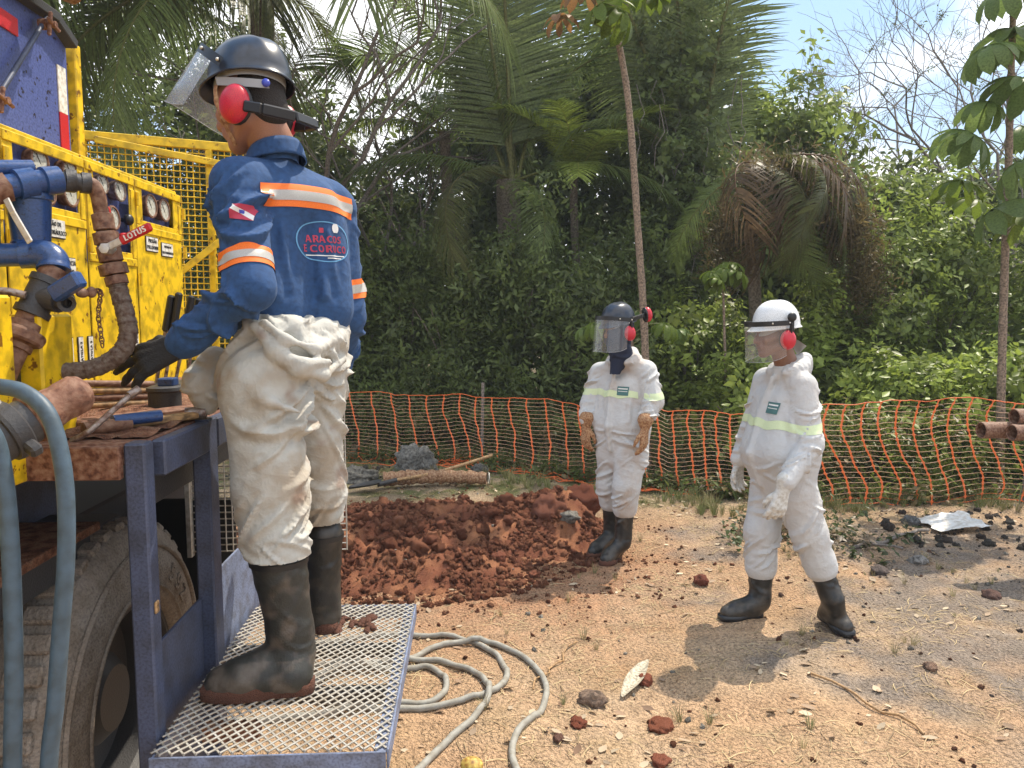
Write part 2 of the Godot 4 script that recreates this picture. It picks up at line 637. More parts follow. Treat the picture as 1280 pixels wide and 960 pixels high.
func lean(r: RandomNumberGenerator, tilt := 0.4) -> Basis:
	return Basis(Vector3.UP, r.randf() * TAU) * Basis(Vector3.RIGHT, r.randf_range(-tilt, tilt)) * Basis(Vector3.BACK, r.randf_range(-tilt, tilt))


func build_ground():
	gn.seed = 5
	gn.frequency = 0.7
	gn.fractal_octaves = 4
	gn2.seed = 9
	gn3.seed = 3
	gn3.noise_type = FastNoiseLite.TYPE_CELLULAR
	gn3.frequency = 2.6
	gn3.fractal_type = FastNoiseLite.FRACTAL_NONE
	gn2.frequency = 0.5
	gn2.fractal_octaves = 3
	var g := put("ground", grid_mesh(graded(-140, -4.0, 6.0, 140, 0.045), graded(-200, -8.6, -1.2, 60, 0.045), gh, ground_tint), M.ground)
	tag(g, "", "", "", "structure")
	# the heap of dug earth
	var org := Vector3(-0.5, 0, -5.6)
	var xs := []
	var zs := []
	for i in 126:
		xs.append(-2.5 + i * 0.03)
	for i in 96:
		zs.append(-7.4 + i * 0.035)
	var heap := put("soil_heap", grid_mesh(xs, zs, func(x, z):
		var m := mound(x, z)
		return gh(x, z) + (m + gn2.get_noise_2d(x * 40.0, z * 40.0) * 0.045 if m > 0.0 else m * 2.0 - 0.02), func(x, z):
		var n := gn2.get_noise_2d(x * 7.0, z * 7.0)
		var fresh := clampf(0.72 + n * 1.3 + gn.get_noise_2d(x * 2.5, z * 2.5) * 1.2, 0, 1)
		return Color(0.42, 0.19, 0.10).lerp(Color(0.25, 0.095, 0.057), fresh), org), M.clod)
	heap.position = org
	tag(heap, "low heap of freshly dug red brown clay beside the middle worker", "soil heap", "", "stuff")
	var r := RandomNumberGenerator.new()
	r.seed = 77
	var lumps := []
	for k in 4:
		lumps.append(lump_mesh(20 + k, 1.0, 0.7, 2))
	# clods on the heap
	for k in 4:
		var where := []
		var tints := []
		while where.size() < 3600:
			var x := r.randf_range(-2.3, 1.1)
			var z := r.randf_range(-7.2, -4.2)
			var m := mound(x, z)
			var thick := gn2.get_noise_2d(x * 4.0 + 20.0, z * 4.0) + gn.get_noise_2d(x * 2.5, z * 2.5) * 0.8
			if m < -0.03 or (x > 0.62 and m < 0.03) or r.randf() > clampf(0.42 + thick * 1.5 + m * 1.2, 0.08, 1.0):
				continue
			var s := 0.005 + 0.024 * pow(r.randf(), 4.0)
			if m > 0.10 and r.randf() < 0.015:
				s = r.randf_range(0.035, 0.065)
			where.append(Transform3D(lean(r, 1.2).scaled(Vector3.ONE * s), Vector3(x, surf(x, z) + s * 0.25, z) - org))
			tints.append(Color(0.25, 0.095, 0.057).lerp(Color(0.42, 0.185, 0.105), pow(r.randf(), 1.6)) * r.randf_range(0.7, 1.15))
		tag(copies(["soil_clods", "loose_clods", "small_clods", "crumbled_clods"][k], lumps[k], M.clod, where, tints, heap), "", "", "", "stuff")
	# earth kicked outwards from the heap
	var kicked := []
	var shades := []
	while kicked.size() < 1700:
		var a := r.randf() * TAU
		var d := 0.75 + absf(r.randfn()) * 0.45
		var x := -0.45 + cos(a) * 1.25 * d
		var z := -5.65 + sin(a) * 1.0 * d
		if z > -3.9 or mound(x, z) > 0.05 or gn2.get_noise_2d(x * 4.0, z * 4.0) < -0.15:
			continue
		var s := 0.003 + 0.015 * pow(r.randf(), 4.5)
		kicked.append(Transform3D(lean(r, 1.2).scaled(Vector3.ONE * s), Vector3(x, surf(x, z) + s * 0.2, z)))
		shades.append(Color(0.20, 0.075, 0.045).lerp(Color(0.36, 0.17, 0.10), r.randf()) * r.randf_range(0.7, 1.15))
	tag(copies("scattered_earth", lumps[1], M.clod, kicked, shades), "crumbs of red earth trodden outwards from the heap", "earth crumbs", "", "stuff")
	# pebbles and crumbs strewn over the yard
	for k in 2:
		var where := []
		var tints := []
		while where.size() < 1900:
			var x := r.randf_range(-2.2, 5.5)
			var z := -1.9 - 6.6 * pow(r.randf(), 0.8)
			var thick := gn2.get_noise_2d(x * 2.0, z * 2.0 + 30.0) + smoothstep(1.5, 3.0, x) * 0.35
			if r.randf() > clampf(0.25 + thick * 1.4, 0.06, 1.0):
				continue
			var s := 0.003 + 0.014 * pow(r.randf(), 4.0)
			where.append(Transform3D(lean(r, 1.0).scaled(Vector3.ONE * s), Vector3(x, surf(x, z) + s * 0.2, z)))
			var c := Color(0.22, 0.095, 0.055).lerp(Color(0.16, 0.15, 0.14), smoothstep(1.6, 3.4, x + r.randf_range(-0.8, 0.8)))
			if r.randf() < 0.25:
				c = Color(0.46, 0.42, 0.36)
			tints.append(c * r.randf_range(0.6, 1.2))
		tag(copies(["pebbles", "crumbs_of_earth"][k], lumps[k], M.clod, where, tints), ["small dark and pale pebbles strewn over the trodden ground", "crumbs of red and grey earth scattered over the yard"][k], ["pebbles", "crumbs"][k], "", "stuff")
	# cut straw lying about
	var mb := MB.new()
	mb.smooth()
	for k in 4:
		var a := Vector3(-0.5 + k * 0.25, 0.02 * sin(k * 1.3), 0.06 * sin(k * 0.9))
		var b := Vector3(-0.25 + k * 0.25, 0.02 * sin((k + 1) * 1.3), 0.06 * sin((k + 1) * 0.9))
		mb.quad(a + Vector3(0, 0, -0.018), b + Vector3(0, 0, -0.018), b + Vector3(0, 0.008, 0.018), a + Vector3(0, 0.008, 0.018))
	var blade := mb.done()
	var where := []
	var tints := []
	while where.size() < 9000:
		var x := r.randf_range(-1.6, 4.5)
		var z := -2.0 - 5.6 * pow(r.randf(), 0.9)
		if mound(x, z) > -0.01 or r.randf() > clampf(0.45 + gn.get_noise_2d(x * 2.2, z * 2.2) * 1.6 - smoothstep(2.0, 3.2, x) * 0.35, 0.04, 1.0):
			continue
		var s := r.randf_range(0.03, 0.11)
		where.append(Transform3D(lean(r, 0.16).scaled(Vector3(s, s, s * r.randf_range(0.6, 1.2))), Vector3(x, surf(x, z) + 0.004, z)))
		tints.append(Color(0.55, 0.42, 0.22).lerp(Color(0.30, 0.20, 0.11), r.randf()) * r.randf_range(0.7, 1.15))
	tag(copies("straw_litter", blade, M.straw, where, tints), "dry chopped straw lying thinly over the trodden ground", "straw", "", "stuff")
	# dead leaves blown into drifts
	var lm := MB.new()
	lm.smooth()
	lm.sheet(func(i, j):
		var u: float = i / 5.0
		var w: float = 0.28 * sin(PI * clampf(u * 0.9 + 0.08, 0, 1))
		return Vector3(u - 0.5, 0.16 * u * u + 0.22 * absf(j - 1.0) * w + 0.05, (j - 1.0) * w), 5, 2)
	var leaf := lm.done()
	where = []
	tints = []
	while where.size() < 900:
		var x := r.randf_range(-1.2, 5.2)
		var z := -2.2 - 5.2 * r.randf()
		if mound(x, z) > 0.0 or r.randf() > clampf(gn2.get_noise_2d(x * 1.7 + 11.0, z * 1.7) * 3.0 + smoothstep(-5.2, -6.6, z) * 0.5, 0.03, 1.0):
			continue
		var s := r.randf_range(0.015, 0.05)
		where.append(Transform3D(lean(r, 0.5).scaled(Vector3(s * 1.3, s, s)), Vector3(x, surf(x, z) + 0.003, z)))
		tints.append(Color(0.62, 0.50, 0.34).lerp(Color(0.25, 0.15, 0.09), r.randf()) * r.randf_range(0.7, 1.1))
	tag(copies("leaf_litter", leaf, M.straw, where, tints), "small dry leaves blown into drifts over the trodden ground", "dead leaves", "", "stuff")
	# single stones, clods and leaves that can be picked out
	var spots := [
		[0.36, -3.30, 0.062, 0.60, Color(0.40, 0.27, 0.19), "dusty tan stone on the ground right of the hose loop", "stone"],
		[0.28, -3.10, 0.040, 0.5, Color(0.30, 0.10, 0.06), "small red clod just below the tan stone", "clod"],
		[0.19, -2.98, 0.026, 0.6, Color(0.22, 0.12, 0.09), "round dark pebble between hose and red clod", "pebble"],
		[0.63, -3.50, 0.042, 0.7, Color(0.34, 0.115, 0.07), "red clod beside the pale curled leaf", "clod"],
		[0.63, -3.10, 0.060, 0.4, Color(0.33, 0.12, 0.07), "flat red clod in front of the pale leaf", "clod"],
		[0.58, -2.84, 0.040, 0.6, Color(0.36, 0.13, 0.08), "red clod nearest the camera on the straw", "clod"],
		[1.22, -4.82, 0.050, 0.8, Color(0.22, 0.08, 0.055), "dark red clod left of the right worker's front boot", "clod"],
		[0.44, -5.72, 0.075, 0.6, Color(0.36, 0.33, 0.28), "grey green stone at the foot of the soil heap", "stone"],
		[0.28, -5.85, 0.15, 0.75, Color(0.21, 0.085, 0.055), "largest brown clay lump beside the grey green stone", "clod"],
		[0.58, -6.25, 0.16, 0.95, Color(0.16, 0.058, 0.036), "dark clay lump on top of the heap by the middle worker", "clod"],
		[-0.09, -5.15, 0.055, 0.6, Color(0.24, 0.09, 0.055), "clod lying alone on the near slope of the heap", "clod"],
		[0.15, -4.95, 0.045, 0.5, Color(0.26, 0.10, 0.06), "flat clod in the middle worker's shadow", "clod"],
		[2.05, -3.62, 0.035, 0.6, Color(0.40, 0.24, 0.16), "small brick coloured stone on the shaded ground", "stone"],
		[2.45, -5.00, 0.06, 0.6, Color(0.20, 0.15, 0.13), "brown stone on the grey gravel behind the right worker", "stone"],
		[2.85, -5.25, 0.07, 0.5, Color(0.42, 0.39, 0.36), "pale stone in the weeds behind the right worker", "stone"],
		[2.95, -4.60, 0.055, 0.6, Color(0.18, 0.11, 0.09), "dark clod at the edge of the gravel", "clod"],
	]
	for s in spots:
		var o := put(s[6], lump_mesh(int(s[0] * 991) + 300, 0.5, s[3], 3), M.stone if s[6] == "stone" else M.clod)
		o.position = Vector3(s[0], surf(s[0], s[1]) + s[2] * s[3] * 0.45, s[1])
		o.scale = Vector3.ONE * s[2]
		o.rotation.y = s[0] * 7.0
		var own: StandardMaterial3D = o.material_override.duplicate()
		own.albedo_color = (s[4] * 1.5).linear_to_srgb()
		own.vertex_color_use_as_albedo = false
		o.material_override = own
		tag(o, s[5], s[6], {"stone": "stones on the yard", "clod": "red clods on the yard", "pebble": ""}[s[6]])


# ---------------------------------------------------------------- the drilling truck: u to its right, y up, w forward along its side
func V(u: float, y: float, w: float) -> Vector3:
	return Vector3(u, y, -w)


func plate(parent, called, material, u0: float, u1: float, y0: float, y1: float, w0: float, w1: float, bev := 0.004):
	var mb := MB.new()
	mb.box(V((u0 + u1) * 0.5, (y0 + y1) * 0.5, (w0 + w1) * 0.5), Vector3(absf(u1 - u0), absf(y1 - y0), absf(w1 - w0)), bev)
	return put(called, mb.done(), material, parent)


func tube_part(parent, called, material, pts: Array, r, sides := 14):
	var mb := MB.new()
	mb.tube(pts, r, sides)
	return put(called, mb.done(), material, parent)


func build_truck():
	var t := thing("drilling_truck", "blue and yellow drilling rig truck with gauge cabinet and open mesh step", "truck")
	t.rotation_degrees.y = 2.9
	# tank body behind the cabinet
	var mb := MB.new()
	var prof := [Vector2(0.2, 1.9), Vector2(3.28, 1.9), Vector2(3.28, 2.795), Vector2(3.17, 2.85), Vector2(0.2, 2.85)]
	mb.flat()
	for i in prof.size():
		var p: Vector2 = prof[i]
		var q: Vector2 = prof[(i + 1) % prof.size()]
		mb.out_quad(V(-1.62, p.y, p.x), V(-1.62, q.y, q.x), V(-2.6, q.y, q.x), V(-2.6, p.y, p.x), V(-2.1, 2.3, 1.7))
	for u in [-1.62, -2.6]:
		for i in [1, 2, 3]:
			mb.out_tri(V(u, prof[0].y, prof[0].x), V(u, prof[i].y, prof[i].x), V(u, prof[i + 1].y, prof[i + 1].x), V(-2.1, 2.3, 1.7))
	var tank := put("tank", mb.done(), M.tank_blue, t)
	mb = MB.new()
	mb.bar(V(-1.60, 2.862, 0.2), V(-1.60, 2.862, 3.17), 0.05, 0.035)
	mb.bar(V(-1.60, 2.858, 3.16), V(-1.60, 2.80, 3.29), 0.05, 0.035)
	put("rim", mb.done(), M.dark_steel, tank)
	mb = MB.new()
	mb.box(V(-1.617, 2.752, 2.35), Vector3(0.004, 0.062, 0.72), 0.001, Basis(Vector3.RIGHT, -0.03))
	put("reflective_strip", mb.done(), M.white_paint, tank)
	mb = MB.new()
	mb.box(V(-1.6155, 2.748, 2.83), Vector3(0.006, 0.062, 0.22), 0.001, Basis(Vector3.RIGHT, -0.03))
	put("reflective_strip", mb.done(), M.red_paint, tank)
	plate(tank, "reflective_strip", M.white_paint, -1.62, -1.615, 2.52, 2.70, 3.20, 3.262, 0.001)
	plate(tank, "reflective_strip", M.red_paint, -1.62, -1.615, 2.30, 2.52, 3.20, 3.262, 0.001)
	tube_part(t, "brace_rod", M.blue_steel, [V(-1.585, 2.83, 3.08), V(-1.585, 2.45, 2.74)], 0.009, 8)
	for p in [V(-1.57, 2.80, 3.06), V(-1.57, 2.44, 2.73)]:
		mb = MB.new()
		mb.lathe(p, Vector3(1, 0, 0), [Vector2(0.0, -0.03), Vector2(0.02, -0.03), Vector2(0.02, 0.0), Vector2(0.012, 0.0), Vector2(0.012, 0.03), Vector2(0, 0.03)], 10, true)
		mb.bar(p + Vector3(0.012, 0.045, 0.0), p + Vector3(0.012, -0.045, 0.02), 0.014, 0.012)
		mb.bar(p + Vector3(0.02, 0.01, 0.04), p + Vector3(0.02, -0.012, -0.04), 0.012, 0.012)
		put("wing_bolt", mb.done(), M.rust, t)
	plate(t, "corner_post", M.yellow, -1.655, -1.605, 1.43, 2.82, 3.32, 3.37)
	mb = MB.new()
	mb.lathe(V(-1.50, 2.93, 2.98), Vector3(0.4, -0.1, -1.0), [Vector2(0.0, 0.0), Vector2(0.05, 0.0), Vector2(0.056, 0.02), Vector2(0.050, 0.09), Vector2(0.03, 0.10), Vector2(0, 0.10)], 18, true)
	put("rusty_pulley", mb.done(), M.rust_pipe, t)
	mb = MB.new()
	mb.bar(V(-1.55, 2.84, 2.9), V(-1.50, 2.93, 2.98), 0.03, 0.03)
	put("pulley_bracket", mb.done(), M.dark_steel, t)

	build_cabinet(t)
	build_deck(t)
	build_pipework(t)
	build_wheel(t)
	build_step(t)


func gauge(parent, w: float, y: float, r: float, u := -1.377, reach := 0.040):
	var mb := MB.new()
	var ax := Vector3(1, 0.04, 0.06)
	mb.lathe(V(u, y, w), ax, [Vector2(r * 0.72, -0.005), Vector2(r * 0.86, reach * 0.3), Vector2(r * 0.92, reach * 0.85), Vector2(r * 1.02, reach * 0.88), Vector2(r, reach), Vector2(r * 0.86, reach * 1.03), Vector2(r * 0.82, reach * 0.90)], 24, true)
	var g := put("gauge", mb.done(), M.rust_pipe if r > 0.042 else M.steel, parent)
	mb = MB.new()
	mb.lathe(V(u, y, w), ax, [Vector2(r * 0.84, reach * 0.90), Vector2(0, reach * 0.90)], 24, true)
	put("dial", mb.done(), M.dial, g)
	mb = MB.new()
	var c := V(u, y, w) + ax.normalized() * reach * 0.915
	for k in 11:
		var a := -2.2 + k * 0.44
		var d := Vector3(0, cos(a), -sin(a))
		mb.bar(c + d * r * 0.62, c + d * r * 0.76, 0.0025, 0.001, Vector3.RIGHT, 0.0002)
	mb.bar(c - Vector3(0, 0.2, 0.12) * r, c + Vector3(0, 0.45, 0.35) * r, 0.003, 0.001, Vector3.RIGHT, 0.0002)
	put("needle_and_scale", mb.done(), M.ink, g)


func sign_plate(parent, lines: Array, w: float, y: float, wide: float, high: float, size: float, u := -1.333, upright := false):
	var p = plate(parent, "sign", M.ink, u, u + 0.003, y - high / 2, y + high / 2, w - wide / 2, w + wide / 2, 0.0008)
	plate(p, "sign_face", M.white_paint, u + 0.001, u + 0.0045, y - high / 2 + 0.003, y + high / 2 - 0.003, w - wide / 2 + 0.003, w + wide / 2 - 0.003, 0.0005)
	var gap := high / (lines.size() + 0.35)
	for i in lines.size():
		var o := put("lettering", words(lines[i], size, 0.0012), M.ink, p)
		# reading direction runs forward along the truck, seen from its right
		var b := Basis(Vector3(0, 0, -1), Vector3(0, 1, 0), Vector3(1, 0, 0))
		o.position = V(u + 0.0052, y + (lines.size() - 1) * gap * 0.5 - i * gap, w)
		if upright:
			b = b * Basis(Vector3.BACK, PI / 2)
		o.basis = b


func build_cabinet(t):
	var u := -1.34
	plate(t, "cabinet_back", M.tank_blue, -1.62, -1.378, 1.44, 2.262, 1.55, 3.64)
	plate(t, "cabinet_top", M.yellow, -1.62, u - 0.012, 2.266, 2.28, 1.55, 3.662, 0.003)
	plate(t, "cabinet_end", M.yellow, -1.62, u - 0.014, 1.432, 2.264, 3.644, 3.66, 0.003)
	# doors: [w0, w1, opening w0, w1, y0, y1]
	for d in [[1.56, 2.30, 1.66, 2.22, 2.05, 2.24], [2.312, 2.772, 2.365, 2.732, 2.072, 2.235], [2.784, 3.166, 2.845, 3.128, 1.965, 2.245], [3.178, 3.655, 3.245, 3.572, 2.105, 2.24]]:
		var door := Node3D.new()
		var k := 0
		var nm := "door"
		while t.has_node(NodePath(nm)):
			k += 1
			nm = "door_%03d" % k
		door.name = nm
		t.add_child(door, true)
		var mb := MB.new()
		var th := 0.006
		var um := u + th * 0.5
		mb.box(V(um, (d[5] + 2.262) / 2, (d[0] + d[1]) / 2), Vector3(th, 2.262 - d[5], d[1] - d[0]), 0.002)
		mb.box(V(um, (d[4] + 1.434) / 2, (d[0] + d[1]) / 2), Vector3(th, d[4] - 1.434, d[1] - d[0]), 0.002)
		mb.box(V(um, (d[4] + d[5]) / 2, (d[0] + d[2]) / 2), Vector3(th, d[5] - d[4], d[2] - d[0]), 0.002)
		mb.box(V(um, (d[4] + d[5]) / 2, (d[3] + d[1]) / 2), Vector3(th, d[5] - d[4], d[1] - d[3]), 0.002)
		put("panel", mb.done(), M.yellow, door)
		# folded rim round the opening and round the upper half of the door
		mb = MB.new()
		var uf := u + th + 0.002
		var yb: float = d[4] - 0.036
		mb.box(V(uf, 2.245, (d[0] + d[1]) / 2), Vector3(0.006, 0.032, d[1] - d[0] - 0.004), 0.003)
		mb.box(V(uf, yb, (d[0] + d[1]) / 2), Vector3(0.006, 0.030, d[1] - d[0] - 0.004), 0.003)
		for w in [d[0] + 0.017, d[1] - 0.017]:
			mb.box(V(uf, (2.23 + yb) / 2, w), Vector3(0.0055, 2.228 - yb - 0.03, 0.030), 0.003)
		put("door_rim", mb.done(), M.yellow, door)
		for y in [d[4] - 0.1, 2.18]:
			tube_part(door, "hinge", M.yellow, [V(u + 0.02, y - 0.025, d[1] + 0.005), V(u + 0.02, y + 0.025, d[1] + 0.005)], 0.007, 8)
	for g in [[2.52, 2.205, 0.046], [2.70, 2.205, 0.044], [2.555, 2.115, 0.044], [2.70, 2.13, 0.044], [2.93, 2.20, 0.038], [3.065, 2.195, 0.042], [3.0, 2.085, 0.046], [3.35, 2.175, 0.050], [3.49, 2.175, 0.050], [2.06, 2.15, 0.046], [1.86, 2.15, 0.046]]:
		gauge(t, g[0], g[1], g[2])
	for k in [[2.90, 2.10, "red_paint"], [3.09, 2.09, "black"], [3.04, 2.015, "red_paint"], [2.93, 2.02, "black"]]:
		var mb := MB.new()
		mb.lathe(V(-1.378, k[1], k[0]), Vector3(1, 0, 0), [Vector2(0.008, 0.0), Vector2(0.008, 0.04), Vector2(0.020, 0.042), Vector2(0.022, 0.06), Vector2(0.014, 0.068), Vector2(0, 0.068)], 14)
		put("knob", mb.done(), M[k[2]], t)
	sign_plate(t, ["PRESSÃO DE", "ÓLEO HIDRÁULICO"], 2.545, 2.005, 0.165, 0.062, 0.019)
	sign_plate(t, ["TRANSFERÊNCIA", "DE COMANDO"], 2.60, 1.885, 0.165, 0.066, 0.020)
	sign_plate(t, ["PRESSÃO", "PULLDOWN"], 3.315, 2.015, 0.12, 0.062, 0.020)
	sign_plate(t, ["PRESSÃO DE", "ÓLEO HIDRÁULICO"], 3.475, 2.003, 0.125, 0.060, 0.0135)
	for k in 4:
		sign_plate(t, ["PATOLA " + str(k + 1)], 2.62 + k * 0.068 + (0.30 if k == 3 else 0.0), 1.60, 0.036, 0.11, 0.017, -1.333, true)
	# the lower housing in front of the cabinet
	plate(t, "housing", M.yellow, -1.34, -1.05, 1.365, 1.78, 0.7, 1.822, 0.006)
	plate(t, "housing_slot", M.black, -1.33, -1.10, 1.37, 1.70, 1.824, 1.93, 0.003)
	plate(t, "housing_end", M.yellow, -1.332, -1.05, 1.365, 1.735, 1.932, 2.085, 0.006)
	plate(t, "housing_sill", M.yellow, -1.30, -1.048, 1.345, 1.42, 1.0, 2.092, 0.004)
	plate(t, "inner_beam", M.blue_steel, -1.45, -1.36, 1.05, 1.362, 0.7, 2.6, 0.006)
	# three black handled levers beside the cabinet
	for l in [[V(-1.20, 1.44, 2.955), V(-1.128, 1.80, 2.97)], [V(-1.17, 1.44, 2.96), V(-1.10, 1.81, 2.97)], [V(-1.15, 1.44, 3.01), V(-1.072, 1.80, 3.02)], [V(-1.12, 1.44, 3.05), V(-1.06, 1.79, 3.06)]]:
		var lv = tube_part(t, "lever", M.steel, [l[0], l[0].lerp(l[1], 0.75)], 0.007, 8)
		var d: Vector3 = (l[1] - l[0]).normalized()
		var mb := MB.new()
		mb.bar(l[0].lerp(l[1], 0.62), l[1], 0.030, 0.024, Vector3.RIGHT, 0.007)
		put("grip", mb.done(), M.black, lv)
	plate(t, "lever_block", M.dark_steel, -1.24, -1.08, 1.43, 1.47, 2.90, 3.12, 0.006)


func build_deck(t):
	var deck = plate(t, "deck", M.rust, -2.5, -0.80, 1.375, 1.428, 1.86, 3.95, 0.004)
	# caked earth on the deck
	var xs := []
	var zs := []
	for i in 40:
		xs.append(-1.34 + i * 0.0136)
	for i in 60:
		zs.append(-3.9 + i * 0.0335)
	var dirt := put("caked_earth", grid_mesh(xs, zs, func(x, z): return 1.430 + maxf(-0.006, gn2.get_noise_2d(x * 18.0, z * 18.0) * 0.018 + 0.006), func(_x, _z): return Color.WHITE), M.deck_dirt, deck)
	tag(dirt, "reddish caked earth")
	plate(t, "deck_end", M.rust, -1.12, -0.835, 1.345, 1.425, 1.835, 1.858, 0.003)
	plate(t, "deck_edge", M.blue_steel, -0.80, -0.765, 1.335, 1.425, 1.93, 2.26, 0.005)
	plate(t, "deck_edge", M.blue_steel, -0.80, -0.765, 1.335, 1.425, 2.33, 3.9, 0.005)
	plate(t, "deck_skirt", M.dark_steel, -0.86, -0.85, 1.23, 1.374, 1.92, 3.4, 0.002)
	plate(t, "post", M.blue_steel, -0.832, -0.782, 0.12, 1.43, 1.85, 1.905, 0.005)
	plate(t, "post", M.blue_steel, -0.815, -0.765, 0.40, 1.43, 2.245, 2.32, 0.005)
	plate(t, "side_plate", M.blue_steel, -0.812, -0.802, 0.30, 0.90, 1.907, 2.243, 0.002)
	plate(t, "side_plate", M.pale_blue, -0.80, -0.792, 0.60, 0.945, 2.322, 2.80, 0.002)  # sunlit paleness of this plate is put into its colour
	var mb := MB.new()
	mb.box(V(-0.779, 1.02, 1.872), Vector3(0.006, 0.03, 0.02), 0.002)
	put("tag", mb.done(), M.wood, t)
	# fender ledge above the tyre
	var ledge = plate(t, "fender", M.deck_dirt, -1.42, -1.11, 1.095, 1.12, 0.9, 2.30, 0.003)
	tag(ledge, "rust coloured fender ledge")
	plate(t, "under_beam", M.dark_steel, -1.6, -1.14, 1.0, 1.09, 0.8, 2.5, 0.004)
	# things fixed to the deck
	mb = MB.new()
	mb.lathe(V(-0.985, 1.43, 2.50), Vector3.UP, [Vector2(0.0, 0.075), Vector2(0.04, 0.075), Vector2(0.053, 0.07), Vector2(0.055, 0.06), Vector2(0.050, 0.055), Vector2(0.050, 0.008), Vector2(0.058, 0.004), Vector2(0.058, 0.0)], 24, true)
	put("drum", mb.done(), M.dark_steel, t)
	plate(t, "blue_fitting", M.pipe_blue, -1.0, -0.95, 1.503, 1.53, 2.48, 2.53, 0.004)
	for k in 4:
		tube_part(t, "rod", M.wood if k % 2 else M.rust_pipe, [V(-1.25, 1.535 - k * 0.024, 2.28), V(-1.066, 1.50 - k * 0.02, 2.607)], 0.011, 10)
	mb = MB.new()
	mb.bar(V(-0.985, 1.44, 2.02), V(-0.80, 1.445, 2.24), 0.05, 0.018, Vector3.UP, 0.004)
	put("plank", mb.done(), M.wood, t)
	mb = MB.new()
	mb.bar(V(-1.06, 1.445, 2.08), V(-0.83, 1.442, 2.46), 0.07, 0.02, Vector3.UP, 0.005)
	put("plank", mb.done(), M.rust, t)
	tube_part(t, "pipe_stub", M.rust_pipe, [V(-0.975, 1.448, 1.96), V(-0.90, 1.45, 2.05)], 0.018)
	tube_part(t, "pipe_stub", M.pipe_blue, [V(-0.93, 1.46, 2.02), V(-0.845, 1.462, 2.11)], 0.016)
	tube_part(t, "pipe_stub", M.steel, [V(-0.83, 1.448, 2.25), V(-0.775, 1.45, 2.262)], 0.018)
	# yellow wire guard at the end of the deck
	var guard := Node3D.new()
	guard.name = "wire_guard"
	t.add_child(guard, true)
	var a := V(-1.92, 0, 4.0)
	var b := V(-1.05, 0, 4.36)
	var pt := func(s: float, y: float) -> Vector3: return a.lerp(b, s) + Vector3(0, y, 0)
	mb = MB.new()
	mb.bar(pt.call(0, 2.60), pt.call(1, 2.60), 0.03, 0.045)
	mb.bar(pt.call(0, 1.50), pt.call(1, 1.50), 0.03, 0.045)
	for s in [0.0, 0.62, 1.0]:
		mb.bar(pt.call(s, 1.43), pt.call(s, 2.58), 0.032, 0.032, Vector3.BACK)
	put("guard_frame", mb.done(), M.yellow, guard)
	for e in [[0.06, 2.58, 0.98, 2.47], [0.60, 2.28, 0.96, 2.20], [0.40, 1.9, 0.98, 2.36]]:
		mb = MB.new()
		mb.bar(pt.call(e[0], e[1]) + Vector3(0.012, 0, 0.03), pt.call(e[2], e[3]) + Vector3(0.012, 0, 0.03), 0.014, 0.035)
		put("guard_brace", mb.done(), M.yellow, guard)
	var n := 30
	for i in n + 1:
		var s := float(i) / n
		tube_part(guard, "wire", M.yellow, [pt.call(s, 1.5), pt.call(s, 2.59)], 0.0032, 5)
	for i in 34:
		tube_part(guard, "wire", M.yellow, [pt.call(0, 1.53 + i * 0.032) + Vector3(0.003, 0, 0.005), pt.call(1, 1.53 + i * 0.032) + Vector3(0.003, 0, 0.005)], 0.0032, 5)
	# pale wire grid below the deck, behind the second post
	var grid := Node3D.new()
	grid.name = "wire_grid"
	t.add_child(grid, true)
	for i in 24:
		tube_part(grid, "wire", M.zinc, [V(-1.1 + i * 0.026, 0.80, 3.0), V(-1.1 + i * 0.026, 1.36, 3.0)], 0.003, 5)
	for i in 22:
		tube_part(grid, "wire", M.zinc, [V(-1.1, 0.80 + i * 0.026, 3.006), V(-0.50, 0.80 + i * 0.026, 3.006)], 0.003, 5)
	plate(grid, "grid_edge", M.zinc, -1.12, -1.10, 0.78, 1.37, 2.99, 3.02, 0.002)


func collar(mb: MB, a: Vector3, b: Vector3, r: float, bulge := 1.22, hexagon := false):
	var d := b - a
	mb.lathe(a, d, [Vector2(r * 0.9, 0), Vector2(r * bulge, d.length() * 0.06), Vector2(r * bulge, d.length() * 0.94), Vector2(r * 0.9, d.length())], 6 if hexagon else 18, true)


